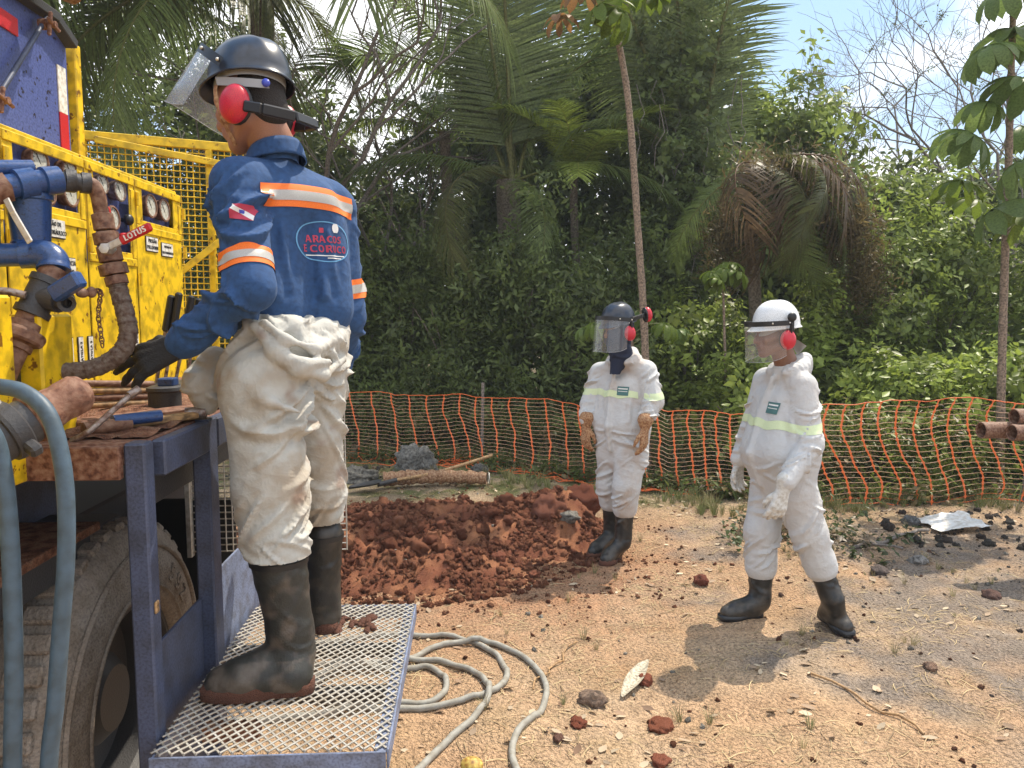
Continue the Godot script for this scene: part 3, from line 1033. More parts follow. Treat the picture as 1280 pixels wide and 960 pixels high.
func build_pipework(t):
	# the upper blue line from the left, its fittings and the wrapped hose that hangs from it
	var up := tube_part(t, "pipe", M.pipe_blue, spline([V(-1.24, 2.00, 1.83), V(-1.167, 2.023, 1.911), V(-1.09, 2.061, 2.008), V(-1.046, 2.075, 2.056)]), 0.029, 18) as MeshInstance3D
	var mb := MB.new()
	collar(mb, V(-1.115, 2.05, 1.977), V(-1.085, 2.062, 2.012), 0.029, 1.28)
	collar(mb, V(-1.075, 2.066, 2.022), V(-1.048, 2.075, 2.056), 0.029, 1.22)
	put("coupling", mb.done(), M.pipe_blue, up)
	mb = MB.new()
	collar(mb, V(-1.165, 2.018, 1.915), V(-1.125, 2.043, 1.963), 0.030, 1.32, true)
	put("brass_nut", mb.done(), M.rust_pipe, up)
	tube_part(t, "pipe", M.pipe_blue, [V(-1.25, 2.065, 1.85), V(-1.10, 2.10, 2.03)], 0.02)
	mb = MB.new()
	mb.tube([V(-1.052, 2.075, 2.050), V(-0.995, 2.073, 2.096)], 0.022, 16)
	collar(mb, V(-1.040, 2.0755, 2.062), V(-1.018, 2.0745, 2.078), 0.024, 1.3, true)
	collar(mb, V(-1.012, 2.074, 2.085), V(-0.992, 2.073, 2.10), 0.024, 1.2, true)
	put("fitting", mb.done(), M.dark_steel, t)
	tube_part(t, "elbow", M.rust_pipe, spline([V(-1.0, 2.074, 2.094), V(-0.988, 2.068, 2.105), V(-0.981, 2.045, 2.113), V(-0.98, 2.015, 2.12), V(-0.976, 1.985, 2.122)]), 0.019, 16)
	mb = MB.new()
	collar(mb, V(-0.978, 2.00, 2.122), V(-0.972, 1.955, 2.122), 0.022, 1.22)
	collar(mb, V(-0.972, 1.952, 2.122), V(-0.966, 1.918, 2.121), 0.022, 1.45, true)
	collar(mb, V(-0.966, 1.916, 2.121), V(-0.958, 1.872, 2.121), 0.024, 1.25)
	collar(mb, V(-0.958, 1.870, 2.121), V(-0.951, 1.838, 2.121), 0.024, 1.5, true)
	collar(mb, V(-0.951, 1.836, 2.121), V(-0.945, 1.812, 2.120), 0.024, 1.2)
	var valve := put("valve", mb.done(), M.rust_pipe, t)
	mb = MB.new()
	var h0 := V(-0.952, 1.905, 2.075)
	var h1 := V(-0.828, 1.962, 2.065)
	mb.bar(h0, h0.lerp(h1, 0.4), 0.020, 0.006, Vector3.BACK)
	mb.lathe(h0 + Vector3(0, 0, -0.01), Vector3(0, 0, 1), [Vector2(0, 0.02), Vector2(0.014, 0.018), Vector2(0.016, 0.0), Vector2(0.016, -0.02)], 6, true)
	put("valve_stem", mb.done(), M.zinc, valve)
	mb = MB.new()
	mb.bar(h0.lerp(h1, 0.32), h1, 0.024, 0.012, Vector3.BACK, 0.005)
	var hd := put("valve_handle", mb.done(), M.red_paint, valve)
	var tx := put("raised_lettering", words("LOTUS", 0.021, 0.002), M.white_paint, valve)
	var dx := (h1 - h0).normalized()
	tx.basis = Basis(dx, Vector3(0, 0, 1).cross(dx).normalized(), Vector3(0, 0, 1))
	tx.position = h0.lerp(h1, 0.66) + Vector3(0, 0, 0.0070)
	# the hose wrapped in tape, each turn a little proud of the last
	var line := spline([V(-0.946, 1.818, 2.12), V(-0.94, 1.79, 2.118), V(-0.923, 1.73, 2.109), V(-0.914, 1.685, 2.099), V(-0.926, 1.640, 2.085), V(-0.965, 1.606, 2.072), V(-1.012, 1.590, 2.054), V(-1.063, 1.588, 2.036), V(-1.109, 1.594, 2.029), V(-1.16, 1.601, 2.018)], 14)
	var rr := []
	for i in line.size():
		rr.append(0.0225 + 0.0025 * fposmod(i / 7.0, 1.0) + 0.0006 * sin(i * 2.3))
	tube_part(t, "wrapped_hose", M.wrap, line, rr, 18)
	# filter canister with its lid
	mb = MB.new()
	mb.lathe(V(-1.115, 1.895, 2.035), Vector3.UP, [Vector2(0.0, 0.0), Vector2(0.040, 0.0), Vector2(0.044, 0.004), Vector2(0.047, 0.02), Vector2(0.044, 0.025), Vector2(0.050, 0.125), Vector2(0.055, 0.128), Vector2(0.055, 0.142), Vector2(0.046, 0.146), Vector2(0.014, 0.147), Vector2(0.012, 0.160), Vector2(0, 0.162)], 26, true)
	put("filter_canister", mb.done(), M.pipe_blue, t)
	mb = MB.new()
	mb.lathe(V(-1.20, 1.89, 1.98), Vector3.UP, [Vector2(0.0, 0.0), Vector2(0.036, 0.0), Vector2(0.040, 0.13), Vector2(0.044, 0.14), Vector2(0, 0.15)], 22, true)
	put("filter_canister", mb.done(), M.pipe_blue, t)
	mb = MB.new()
	mb.bar(V(-1.108, 2.01, 1.925), V(-1.088, 1.975, 1.915), 0.016, 0.005, Vector3.BACK)
	mb.bar(V(-1.089, 1.977, 1.915), V(-1.044, 1.905, 1.90), 0.016, 0.005, Vector3.BACK)
	put("flat_lever", mb.done(), M.zinc, t)
	# the lower blue line, its elbow and the rusty standpipe
	var lo := tube_part(t, "pipe", M.pipe_blue, [V(-1.26, 1.873, 1.94), V(-1.162, 1.881, 1.981), V(-1.085, 1.885, 2.007)], 0.029, 18) as MeshInstance3D
	mb = MB.new()
	collar(mb, V(-1.125, 1.883, 1.995), V(-1.092, 1.885, 2.006), 0.029, 1.2)
	put("coupling", mb.done(), M.pipe_blue, lo)
	var el := tube_part(t, "elbow", M.pipe_blue, spline([V(-1.092, 1.885, 2.006), V(-1.066, 1.883, 2.006), V(-1.048, 1.868, 2.004), V(-1.044, 1.845, 1.996)]), [0.036, 0.036, 0.036, 0.036, 0.036, 0.036, 0.036, 0.036, 0.036, 0.036, 0.036, 0.036, 0.036, 0.036, 0.036, 0.036, 0.039, 0.039, 0.039], 20) as MeshInstance3D
	tube_part(t, "pipe", M.rust_pipe, [V(-1.044, 1.85, 1.996), V(-1.062, 1.79, 1.974)], 0.030, 18)
	mb = MB.new()
	mb.tube([V(-1.055, 1.815, 1.984), V(-1.082, 1.740, 1.957)], 0.036, 18)
	mb.tube([V(-1.070, 1.777, 1.968), V(-1.012, 1.769, 1.954)], 0.030, 16)
	collar(mb, V(-1.052, 1.823, 1.988), V(-1.058, 1.806, 1.981), 0.036, 1.15)
	collar(mb, V(-1.078, 1.750, 1.961), V(-1.084, 1.733, 1.955), 0.036, 1.15)
	put("tee", mb.done(), M.dark_steel, t)
	tube_part(t, "pipe", M.rust_pipe, [V(-1.081, 1.742, 1.957), V(-1.092, 1.705, 1.943)], 0.030, 18)
	mb = MB.new()
	var c0 := V(-1.088, 1.715, 1.947)
	mb.lathe(c0, V(-1.104, 1.655, 1.918) - c0, [Vector2(0.030, 0.0), Vector2(0.040, 0.004), Vector2(0.040, 0.02), Vector2(0.052, 0.024), Vector2(0.054, 0.03), Vector2(0.054, 0.048), Vector2(0.050, 0.054), Vector2(0.036, 0.058), Vector2(0.036, 0.072), Vector2(0.03, 0.074)], 20, true)
	put("union_nut", mb.done(), M.rust_pipe, t)
	tube_part(t, "standpipe", M.rust_pipe, spline([V(-1.10, 1.67, 1.925), V(-1.116, 1.612, 1.899), V(-1.143, 1.533, 1.88), V(-1.19, 1.42, 1.85)]), 0.030, 18)
	# side outlet with its black T-handle and chain
	mb = MB.new()
	mb.tube([V(-1.02, 1.769, 1.955), V(-0.985, 1.768, 1.953)], 0.021, 14)
	mb.lathe(V(-0.992, 1.766, 1.945), Vector3(0.5, -0.2, 0.9), [Vector2(0.010, 0.0), Vector2(0.012, 0.02), Vector2(0.021, 0.022), Vector2(0.021, 0.0), Vector2(0.021, -0.02)], 14, true)
	put("outlet", mb.done(), M.dark_steel, t)
	mb = MB.new()
	mb.bar(V(-1.0, 1.782, 1.905), V(-0.925, 1.822, 1.885), 0.040, 0.034, Vector3.BACK, 0.006)
	put("square_handle", mb.done(), M.pipe_blue, t)
	mb = MB.new()
	mb.blob(V(-0.962, 1.788, 1.965), Vector3(0.016, 0.012, 0.014))
	mb.blob(V(-0.945, 1.79, 1.975), Vector3(0.012, 0.014, 0.012))
	put("rusty_plug", mb.done(), M.rust_pipe, t)
	var ch := spline([V(-0.945, 1.795, 2.0), V(-0.935, 1.79, 2.0), V(-0.940, 1.765, 2.003), V(-0.947, 1.73, 2.008), V(-0.945, 1.69, 2.012), V(-0.943, 1.655, 2.013)], 3)
	for i in ch.size() - 1:
		mb = MB.new()
		var mid: Vector3 = (ch[i] + ch[i + 1]) * 0.5
		var y: Vector3 = (ch[i + 1] - ch[i]).normalized()
		var x := y.cross(Vector3.BACK if i % 2 else Vector3(1, 0, 0.2)).normalized()
		var ring := []
		for k in 13:
			ring.append(mid + y * cos(TAU * k / 12) * 0.0095 + x * sin(TAU * k / 12) * 0.0055)
		mb.tube(ring, 0.0018, 5, false)
		put("chain_link", mb.done(), M.rust, t)
	tube_part(t, "rod", M.steel, [V(-1.22, 1.797, 1.88), V(-1.112, 1.791, 1.919), V(-1.077, 1.782, 1.927)], 0.0095, 10)
	# the hammer union at the lower left
	mb = MB.new()
	var ax := V(-0.885, 1.56, 1.76) - V(-1.01, 1.465, 1.60)
	mb.lathe(V(-1.01, 1.465, 1.60), ax, [Vector2(0.0, 0.0), Vector2(0.052, 0.0), Vector2(0.055, 0.03), Vector2(0.055, 0.05), Vector2(0.062, 0.052), Vector2(0.064, 0.06), Vector2(0.064, 0.085), Vector2(0.058, 0.09), Vector2(0.05, 0.092), Vector2(0.05, 0.11)], 26, true)
	var un := put("hammer_union", mb.done(), M.dark_steel, t)
	mb = MB.new()
	mb.lathe(V(-1.01, 1.465, 1.60) + ax.normalized() * 0.11, ax, [Vector2(0.045, 0.0), Vector2(0.056, 0.004), Vector2(0.056, 0.03), Vector2(0.047, 0.034), Vector2(0.042, 0.07), Vector2(0.044, 0.085), Vector2(0.044, 0.115), Vector2(0.036, 0.13), Vector2(0.02, 0.14), Vector2(0, 0.142)], 26)
	put("end_cap", mb.done(), M.rust, un)
	for k in 3:
		mb = MB.new()
		var b0 := V(-1.01, 1.465, 1.60) + ax.normalized() * (0.070 + 0.055 * (k % 2))
		var side := ax.normalized().cross(Vector3.UP).normalized().rotated(ax.normalized(), k * 2.1 + 0.5)
		mb.bar(b0 + side * 0.05, b0 + side * 0.092, 0.028, 0.026, ax.normalized(), 0.006)
		put("lug", mb.done(), M.zinc if k == 2 else M.dark_steel, un)
	mb = MB.new()
	mb.tube(spline([V(-0.975, 1.43, 1.90), V(-0.934, 1.452, 1.90), V(-0.895, 1.50, 1.955), V(-0.862, 1.54, 2.0)]), 0.0075, 10)
	mb.tube([V(-0.872, 1.530, 1.988), V(-0.855, 1.545, 2.008)], 0.011, 10)
	put("bent_lever", mb.done(), M.steel, t)


func build_wheel(t):
	var c := V(-1.06, 0.52, 2.40)
	var mb := MB.new()
	var prof := [Vector2(0.30, -0.10), Vector2(0.305, -0.01), Vector2(0.33, 0.008), Vector2(0.40, 0.014), Vector2(0.46, 0.006), Vector2(0.485, 0.0), Vector2(0.50, -0.006), Vector2(0.525, -0.016), Vector2(0.545, -0.032), Vector2(0.548, -0.05), Vector2(0.548, -0.24), Vector2(0.50, -0.28), Vector2(0.30, -0.28)]
	mb.lathe(c, Vector3(1, 0, 0), prof, 72)
	for r in [0.345, 0.475]:
		mb.lathe(c, Vector3(1, 0, 0), [Vector2(r - 0.006, 0.004), Vector2(r - 0.004, 0.016), Vector2(r + 0.004, 0.016), Vector2(r + 0.006, 0.004)], 72)
	var wheel := put("tyre", mb.done(), M.tyre, t)
	for i in 44:
		var a := TAU * i / 44
		var d := Vector3(0, sin(a), cos(a))
		mb = MB.new()
		mb.box(c + d * 0.551 + Vector3(-0.085, 0, 0), Vector3(0.10, 0.030, 0.052), 0.006, Basis(Vector3.RIGHT, d.cross(Vector3.RIGHT), d).orthonormalized() * Basis(Vector3.RIGHT, PI / 2))
		put("tread_block", mb.done(), M.tyre, wheel)
	mb = MB.new()
	mb.lathe(c + Vector3(-0.02, 0, 0), Vector3(1, 0, 0), [Vector2(0.302, 0.0), Vector2(0.285, 0.0), Vector2(0.27, -0.05), Vector2(0.265, -0.14), Vector2(0.15, -0.16), Vector2(0.14, -0.10), Vector2(0.10, -0.06), Vector2(0.0, -0.06)], 48, true)
	put("rim", mb.done(), M.dark_steel, t)
	# moulded size marking on the side wall
	for i in 3:
		var o := put("moulded_number", words(["2", "9", "5"][i], 0.085, 0.008), M.tyre, wheel)
		var a := deg_to_rad(148.0 - i * 9.5)
		var rad := Vector3(0, sin(a), cos(a))
		o.basis = Basis(-rad.cross(Vector3.RIGHT), rad, Vector3.RIGHT)
		o.basis = Basis(rad.cross(Vector3.RIGHT) * (1 if Basis(rad.cross(Vector3.RIGHT), rad, Vector3.RIGHT).determinant() > 0 else -1), rad, Vector3.RIGHT)
		o.position = c + rad * 0.405 + Vector3(0.013, 0, 0)
	plate(t, "mud_flap", M.black, -1.5, -0.95, 0.15, 1.0, 3.05, 3.07, 0.004)
	plate(t, "chassis", M.dark_steel, -2.4, -1.36, 0.55, 1.04, 0.3, 3.9, 0.01)


func build_step(t):
	var step := Node3D.new()
	step.name = "folding_step"
	t.add_child(step, true)
	var u0 := -0.775
	var u1 := -0.215
	var w0 := 1.78
	var w1 := 2.70
	var mb := MB.new()
	# diagonal strands of the expanded metal, the two directions one over the other
	var pitch := 0.0285
	for sgn in [1.0, -1.0]:
		var k := -60
		while k < 60:
			var cc := k * pitch
			# line u = uc + s*(w - w0)*0.78
			var pts := []
			var s: float = sgn * 0.80
			var ua := (u0 + u1) / 2 + cc
			var wa := w0
			var wb := w1
			# clip against the two long sides
			var f := func(w): return ua + s * (w - w0 - 0.5)
			var wl: float = (u0 - ua) / s + w0 + 0.5
			var wr: float = (u1 - ua) / s + w0 + 0.5
			var lo := maxf(w0, minf(wl, wr))
			var hi := minf(w1, maxf(wl, wr))
			if hi - lo > 0.01:
				mb.bar(V(f.call(lo), 0.690 + sgn * 0.0016, lo), V(f.call(hi), 0.690 + sgn * 0.0016, hi), 0.0052, 0.0036, Vector3.UP, 0.0005)
			k += 1
	put("expanded_metal", mb.done(), M.zinc, step)
	mb = MB.new()
	mb.box(V(u1 + 0.004, 0.665, (w0 + w1) / 2), Vector3(0.006, 0.05, w1 - w0), 0.0015)
	mb.box(V(u1 - 0.014, 0.6835, (w0 + w1) / 2), Vector3(0.032, 0.004, w1 - w0), 0.001)
	mb.box(V((u0 + u1) / 2, 0.662, w1 + 0.004), Vector3(u1 - u0, 0.05, 0.006), 0.0015)
	mb.box(V((u0 + u1) / 2, 0.662, w0 - 0.004), Vector3(u1 - u0, 0.05, 0.006), 0.0015)
	mb.box(V(u0 + 0.006, 0.662, (w0 + w1) / 2), Vector3(0.006, 0.045, w1 - w0), 0.0015)
	put("step_frame", mb.done(), M.pale_blue, step)
	for w in [2.10, 2.38]:
		plate(step, "cross_bar", M.dark_steel, u0 + 0.012, u1 - 0.03, 0.648, 0.684, w - 0.02, w + 0.02, 0.003)
	plate(step, "rusty_bracket", M.rust, u0 + 0.05, u0 + 0.2, 0.60, 0.645, 1.98, 2.02, 0.003)
	# clay trodden off the boots
	var r := RandomNumberGenerator.new()
	r.seed = 4
	mb = MB.new()
	for i in 26:
		var s := r.randf_range(0.006, 0.018)
		mb.blob(V(-0.32 - r.randf() * 0.13 - 0.02, 0.696, 2.44 + r.randf() * 0.13), Vector3(s * 1.4, s * 0.7, s), lean(r, 0.5), 5, 8)
	put("trodden_clay", mb.done(), M.mud, step)


# ---------------------------------------------------------------- the orange safety net
func net_path(s: float) -> Vector3:
	var p := [Vector3(-4.6, 0, -9.75), Vector3(-3.2, 0, -9.45), Vector3(-2.05, 0, -9.06), Vector3(-0.90, 0, -8.69), Vector3(0.0, 0, -8.30), Vector3(0.82, 0, -7.87), Vector3(1.555, 0, -7.49), Vector3(2.15, 0, -7.12), Vector3(2.79, 0, -6.78), Vector3(3.5, 0, -6.76), Vector3(4.36, 0, -6.84), Vector3(5.4, 0, -6.9), Vector3(6.6, 0, -7.0)]
	var f := clampf(s, 0.0, 0.9999) * (p.size() - 1)
	var i := int(f)
	return p[i].cubic_interpolate(p[i + 1], p[maxi(i - 1, 0)], p[mini(i + 2, p.size() - 1)], f - i)


func net_point(s: float, v: float) -> Vector3:
	# v 0 at the foot, 1 at the top; the net sags and bellies between its ties
	var p := net_path(s)
	var q := net_path(minf(s + 0.002, 0.9999)) - net_path(maxf(s - 0.002, 0.0))
	var along := q.normalized()
	var side := along.cross(Vector3.UP)
	var right := smoothstep(0.60, 0.70, s)
	var top := lerpf(0.80, 0.95, right) - 0.03 * (0.5 + 0.5 * cos(s * TAU * 7.0)) + 0.012 * sin(s * 71.0)
	var foot := 0.035 + 0.03 * sin(s * 47.0) - 0.03 * right
	var y := lerpf(foot, top, v)
	var n := gn.get_noise_2d(s * 22.0, v * 0.8 + 3.0)
	var slack := sin(v * PI) * 0.05 * n + (1.0 - v) * (1.0 - v) * (0.10 + 0.08 * gn.get_noise_2d(s * 20.0, 9.0)) * lerpf(1.0, 0.2, right)
	var sway := gn.get_noise_2d(s * 10.0 + 11.0, v * 1.2) * 0.09 + (1.0 - v) * (0.10 - 0.04 * right) + 0.05 * sin(v * 5.5 + 0.6) * (0.5 + right)
	return Vector3(p.x, 0, p.z) + side * slack + along * (sway - 0.05) + Vector3(0, y + gh(p.x, p.z), 0)


func build_fence():
	var f := thing("safety_net", "orange plastic safety net fence stretched along the edge of the undergrowth", "net fence")
	var bands := 58
	var rows := 20
	for i in bands:
		var s := (i + 0.5) / bands
		var mb := MB.new()
		var q := net_path(minf(s + 0.002, 0.9999)) - net_path(maxf(s - 0.002, 0.0))
		var along := q.normalized()
		mb.sheet(func(a, j):
			var v: float = a / 54.0
			var knot: float = absf(fposmod(v * (rows - 1) + 0.5, 1.0) - 0.5) * 2.0
			var w := lerpf(0.017, 0.0055, smoothstep(0.0, 0.7, knot))
			return net_point(s, v) + along * w * (j - 1.0) + along.cross(Vector3.UP) * (0.004 if j == 1 else 0.0), 54, 2)
		put("net_band", mb.done(), M.orange_net, f)
	for r in rows:
		var pts := []
		for k in 231:
			pts.append(net_point(0.004 + k / 230.0 * 0.992, float(r) / (rows - 1)))
		var mb := MB.new()
		mb.tube(pts, 0.0045 if r == rows - 1 or r == 0 else 0.0019, 5)
		put("net_strand", mb.done(), M.orange_net if r == rows - 1 or r < 2 else M.pale_net, f)
	# slack net lying bunched along the foot at the left
	var rr := RandomNumberGenerator.new()
	rr.seed = 8
	for k in 16:
		var pts := []
		var s0 := rr.randf_range(0.14, 0.42)
		var off := rr.randf_range(0.02, 0.32)
		for i in 30:
			var p := net_path(s0 + i * 0.0042)
			pts.append(Vector3(p.x + 0.05 * sin(i * 0.9 + k), gh(p.x, p.z) + 0.015 + absf(gn.get_noise_2d(i * 0.7 + k * 9.0, k)) * 0.10 * (1.0 if s0 < 0.28 else 0.5), p.z + off + 0.05 * gn.get_noise_2d(i * 0.5, k * 3.0)))
		var mb := MB.new()
		mb.tube(pts, 0.006, 5)
		put("slack_strand", mb.done(), M.orange_net, f)
	for s in [0.055, 0.30, 0.625, 0.86]:
		var p := net_path(s)
		var mb := MB.new()
		mb.tube([Vector3(p.x, -0.1, p.z - 0.05), Vector3(p.x + 0.02, 0.93, p.z - 0.05)], 0.018, 8)
		put("stake", mb.done(), M.twig, f)


# ---------------------------------------------------------------- loose things in the yard
func build_yard_things():
	# two blue grey hoses in front of the truck
	var hoses := [[[Vector3(-1.1, 1.56, -1.36), Vector3(-0.98, 1.60, -1.33), Vector3(-0.923, 1.618, -1.32), Vector3(-0.875, 1.617, -1.31), Vector3(-0.828, 1.608, -1.3), Vector3(-0.786, 1.576, -1.29), Vector3(-0.762, 1.516, -1.28), Vector3(-0.75, 1.436, -1.27), Vector3(-0.75, 1.329, -1.26), Vector3(-0.76, 1.208, -1.25), Vector3(-0.77, 1.086, -1.24), Vector3(-0.785, 0.936, -1.23), Vector3(-0.80, 0.5, -1.22), Vector3(-0.85, 0.04, -1.20)], "blue grey rubber hose arching down in front of the yellow housing", 0.0138],
		[[Vector3(-1.1, 1.55, -1.22), Vector3(-0.93, 1.585, -1.23), Vector3(-0.875, 1.575, -1.24), Vector3(-0.845, 1.545, -1.24), Vector3(-0.833, 1.49, -1.24), Vector3(-0.822, 1.40, -1.23), Vector3(-0.817, 1.289, -1.22), Vector3(-0.817, 1.144, -1.21), Vector3(-0.825, 0.942, -1.2), Vector3(-0.84, 0.5, -1.2), Vector3(-0.90, 0.04, -1.2)], "blue grey rubber hose hanging at the picture's left edge, outer of the two", 0.0138]]
	for h in hoses:
		var mb := MB.new(Vector3(-0.85, 0, -1.2))
		mb.tube(spline(h[0], 10), h[2], 20)
		var o := put("rubber_hose", mb.done(), M.hose_blue)
		o.position = Vector3(-0.85, 0, -1.2)
		tag(o, h[1], "hose", "blue grey hoses in front of the truck")
	# the grey hose lying in loops
	var loop := [Vector2(-1.3, -3.75), Vector2(-0.8, -3.97), Vector2(-0.512, -3.97), Vector2(-0.253, -3.92), Vector2(-0.08, -3.72), Vector2(-0.023, -3.53), Vector2(-0.073, -3.355), Vector2(-0.213, -3.256), Vector2(-0.383, -3.195), Vector2(-0.60, -3.18), Vector2(-0.85, -3.26), Vector2(-0.95, -3.42), Vector2(-0.83, -3.56), Vector2(-0.531, -3.631), Vector2(-0.392, -3.80), Vector2(-0.209, -3.87), Vector2(-0.041, -3.82), Vector2(0.098, -3.64), Vector2(0.159, -3.40), Vector2(0.11, -3.168), Vector2(0.026, -3.012), Vector2(0.0, -2.87), Vector2(0.03, -2.72), Vector2(0.10, -2.5), Vector2(0.1, -2.2)]
	var loop2 := [Vector2(-1.2, -3.3), Vector2(-0.9, -3.5), Vector2(-0.62, -3.585), Vector2(-0.394, -3.63), Vector2(-0.232, -3.573), Vector2(-0.125, -3.42), Vector2(-0.105, -3.27), Vector2(-0.165, -3.10), Vector2(-0.258, -2.954), Vector2(-0.338, -2.801), Vector2(-0.45, -2.5), Vector2(-0.5, -2.2)]
	var loop3 := [Vector2(-1.2, -3.62), Vector2(-0.8, -3.55), Vector2(-0.536, -3.532), Vector2(-0.406, -3.56), Vector2(-0.315, -3.453), Vector2(-0.307, -3.326), Vector2(-0.37, -3.245), Vector2(-0.5, -3.225), Vector2(-0.8, -3.15), Vector2(-1.2, -3.1)]
	var names := ["grey hose lying in a wide loop right of the mesh step", "grey hose curving out from under the mesh step towards the camera", "grey hose in the smallest loop beside the mesh step"]
	var done := []
	for h in 3:
		var pts := []
		for p in [loop, loop2, loop3][h]:
			pts.append(Vector3(p.x, 0, p.y))
		pts = spline(pts, 8)
		for i in pts.size():
			var y := surf(pts[i].x, pts[i].z) + 0.014
			for d in done:
				if Vector2(d.x - pts[i].x, d.z - pts[i].z).length() < 0.030:
					y = maxf(y, d.y + 0.026)
			pts[i].y = y
			if h == 0 and i > 90:
				for j in i - 25:
					if Vector2(pts[j].x - pts[i].x, pts[j].z - pts[i].z).length() < 0.032:
						pts[i].y = maxf(pts[i].y, pts[j].y + 0.026)
		for k in 3:
			for i in range(1, pts.size() - 1):
				pts[i].y = maxf(pts[i].y, (pts[i - 1].y + pts[i + 1].y) * 0.5 - 0.002)
		done.append_array(pts)
		var mb := MB.new(Vector3(-0.4, 0, -3.4))
		mb.tube(pts, 0.0145, 14)
		var o := put("ground_hose", mb.done(), M.hose_grey)
		o.position = Vector3(-0.4, 0, -3.4)
		tag(o, names[h], "hose", "grey hoses on the ground")
	# shovel
	var sh := thing("shovel", "long handled shovel with black blade lying across a rolled duct", "shovel", Vector3(-1.4, 0, -7.36))
	var o0 := sh.position
	var mb := MB.new(o0)
	mb.tube(spline([Vector3(-1.16, 0.085, -7.36), Vector3(-0.75, 0.125, -7.55), Vector3(-0.21, 0.215, -7.98)], 6), 0.017, 10)
	put("handle", mb.done(), M.wood, sh)
	mb = MB.new(o0)
	mb.tube([Vector3(-1.30, 0.055, -7.31), Vector3(-1.12, 0.09, -7.375)], [0.024, 0.020], 10)
	mb.sheet(func(i, j):
		var s: float = i / 8.0
		var v: float = j / 6.0 - 0.5
		var w: float = 0.21 * (1.0 - pow(s, 3.0) * 0.75) * (0.6 + 0.4 * smoothstep(0.0, 0.12, s))
		return Vector3(-1.27 - s * 0.30, 0.062 - s * 0.045 + absf(v) * absf(v) * 0.12, -7.315 + v * w + s * 0.04), 8, 6)
	put("blade", mb.done(), M.dark_steel, sh)
	# rolled duct
	mb = MB.new(Vector3(-0.75, 0, -7.52))
	var line := spline([Vector3(-1.27, 0.075, -7.46), Vector3(-0.95, 0.085, -7.52), Vector3(-0.6, 0.08, -7.56), Vector3(-0.25, 0.07, -7.53)], 22)
	var rr := []
	for i in line.size():
		rr.append(0.072 + 0.006 * sin(i * 1.05) - 0.012 * i / line.size())
	mb.tube(line, rr, 18, false)
	for k in [0.25, 0.55, 0.8]:
		var i := int(k * line.size())
		mb.tube([line[i], line[i + 2]], 0.082 - 0.012 * k, 18)
	var duct := put("rolled_duct", mb.done(), M.duct)
	duct.position = Vector3(-0.75, 0, -7.52)
	tag(duct, "brown corrugated duct lying under the shovel handle", "duct")
	mb = MB.new(Vector3(-0.75, 0, -7.52))
	var rim := []
	for k in 25:
		rim.append(Vector3(-0.232 + 0.01 * sin(TAU * k / 24), 0.07 + 0.058 * cos(TAU * k / 24), -7.53 + 0.058 * sin(TAU * k / 24)))
	mb.tube(rim, 0.006, 6, false)
	put("end_ring", mb.done(), M.zinc, duct)
	# rocks by the net
	for s in [[-1.02, -8.15, 0.22, 0.95, "large grey boulder behind the shovel at the foot of the net", 41, Color(0.40, 0.39, 0.36)], [-1.62, -7.85, 0.20, 0.5, "flat grey rock left of the boulder, behind the shovel blade", 47, Color(0.36, 0.34, 0.30)], [-0.35, -8.1, 0.09, 0.7, "small grey rock between boulder and handle tip", 43, Color(0.33, 0.32, 0.30)], [3.28, -6.2, 0.07, 0.7, "grey stone left of the white plastic sheet", 44, Color(0.30, 0.30, 0.30)], [4.15, -5.9, 0.075, 0.7, "pale stone in the rubble right of the white plastic sheet", 45, Color(0.40, 0.38, 0.36)]]:
		var o := put("rock", lump_mesh(s[5], 0.5, s[3], 4, false), M.stone)
		var own: StandardMaterial3D = M.stone.duplicate()
		own.vertex_color_use_as_albedo = false
		own.albedo_color = s[6].linear_to_srgb()
		o.material_override = own
		o.position = Vector3(s[0], gh(s[0], s[1]) + s[2] * s[3] * 0.4, s[1])
		o.scale = Vector3.ONE * s[2]
		tag(o, s[4], "rock", "rocks at the foot of the net")
	var r := RandomNumberGenerator.new()
	r.seed = 31
	# broken pale stones at the left end, rubble at the right
	var where := []
	var tints := []
	for i in 420:
		var left := i < 230
		var x := r.randf_range(-3.0, -1.1) if left else r.randf_range(3.0, 5.6)
		var z := r.randf_range(-8.5, -7.7) if left else r.randf_range(-6.5, -5.4)
		var s := 0.008 + 0.045 * pow(r.randf(), 3.0)
		where.append(Transform3D(lean(r, 1.0).scaled(Vector3.ONE * s), Vector3(x, gh(x, z) + s * 0.25, z)))
		tints.append(Color(0.46, 0.43, 0.37).lerp(Color(0.24, 0.21, 0.19), r.randf()) if left else Color(0.30, 0.27, 0.24).lerp(Color(0.22, 0.12, 0.08), r.randf()))
	tag(copies("rubble", lump_mesh(51, 0.6, 0.7, 2), M.stone, where, tints), "broken grey and brown rubble along the foot of the net", "rubble", "", "stuff")
	# white sheet of plastic on the ground
	mb = MB.new(Vector3(3.55, 0, -6.1))
	mb.sheet(func(i, j):
		var x: float = 3.36 + i * 0.045 + 0.02 * sin(j * 1.7)
		var z: float = -6.28 + j * 0.045 + 0.015 * sin(i * 2.1)
		return Vector3(x, gh(x, z) + 0.025 + 0.03 * absf(gn2.get_noise_2d(x * 14.0, z * 14.0)) + 0.012 * i * 0.4, z), 9, 8)
	var ps := put("plastic_sheet", mb.done(), M.plastic_sheet)
	ps.position = Vector3(3.55, 0, -6.1)
	tag(ps, "crumpled white plastic sheet on the ground below the net at right", "plastic sheet")
	# pale curled leaf
	mb = MB.new(Vector3(0.58, 0, -3.5))
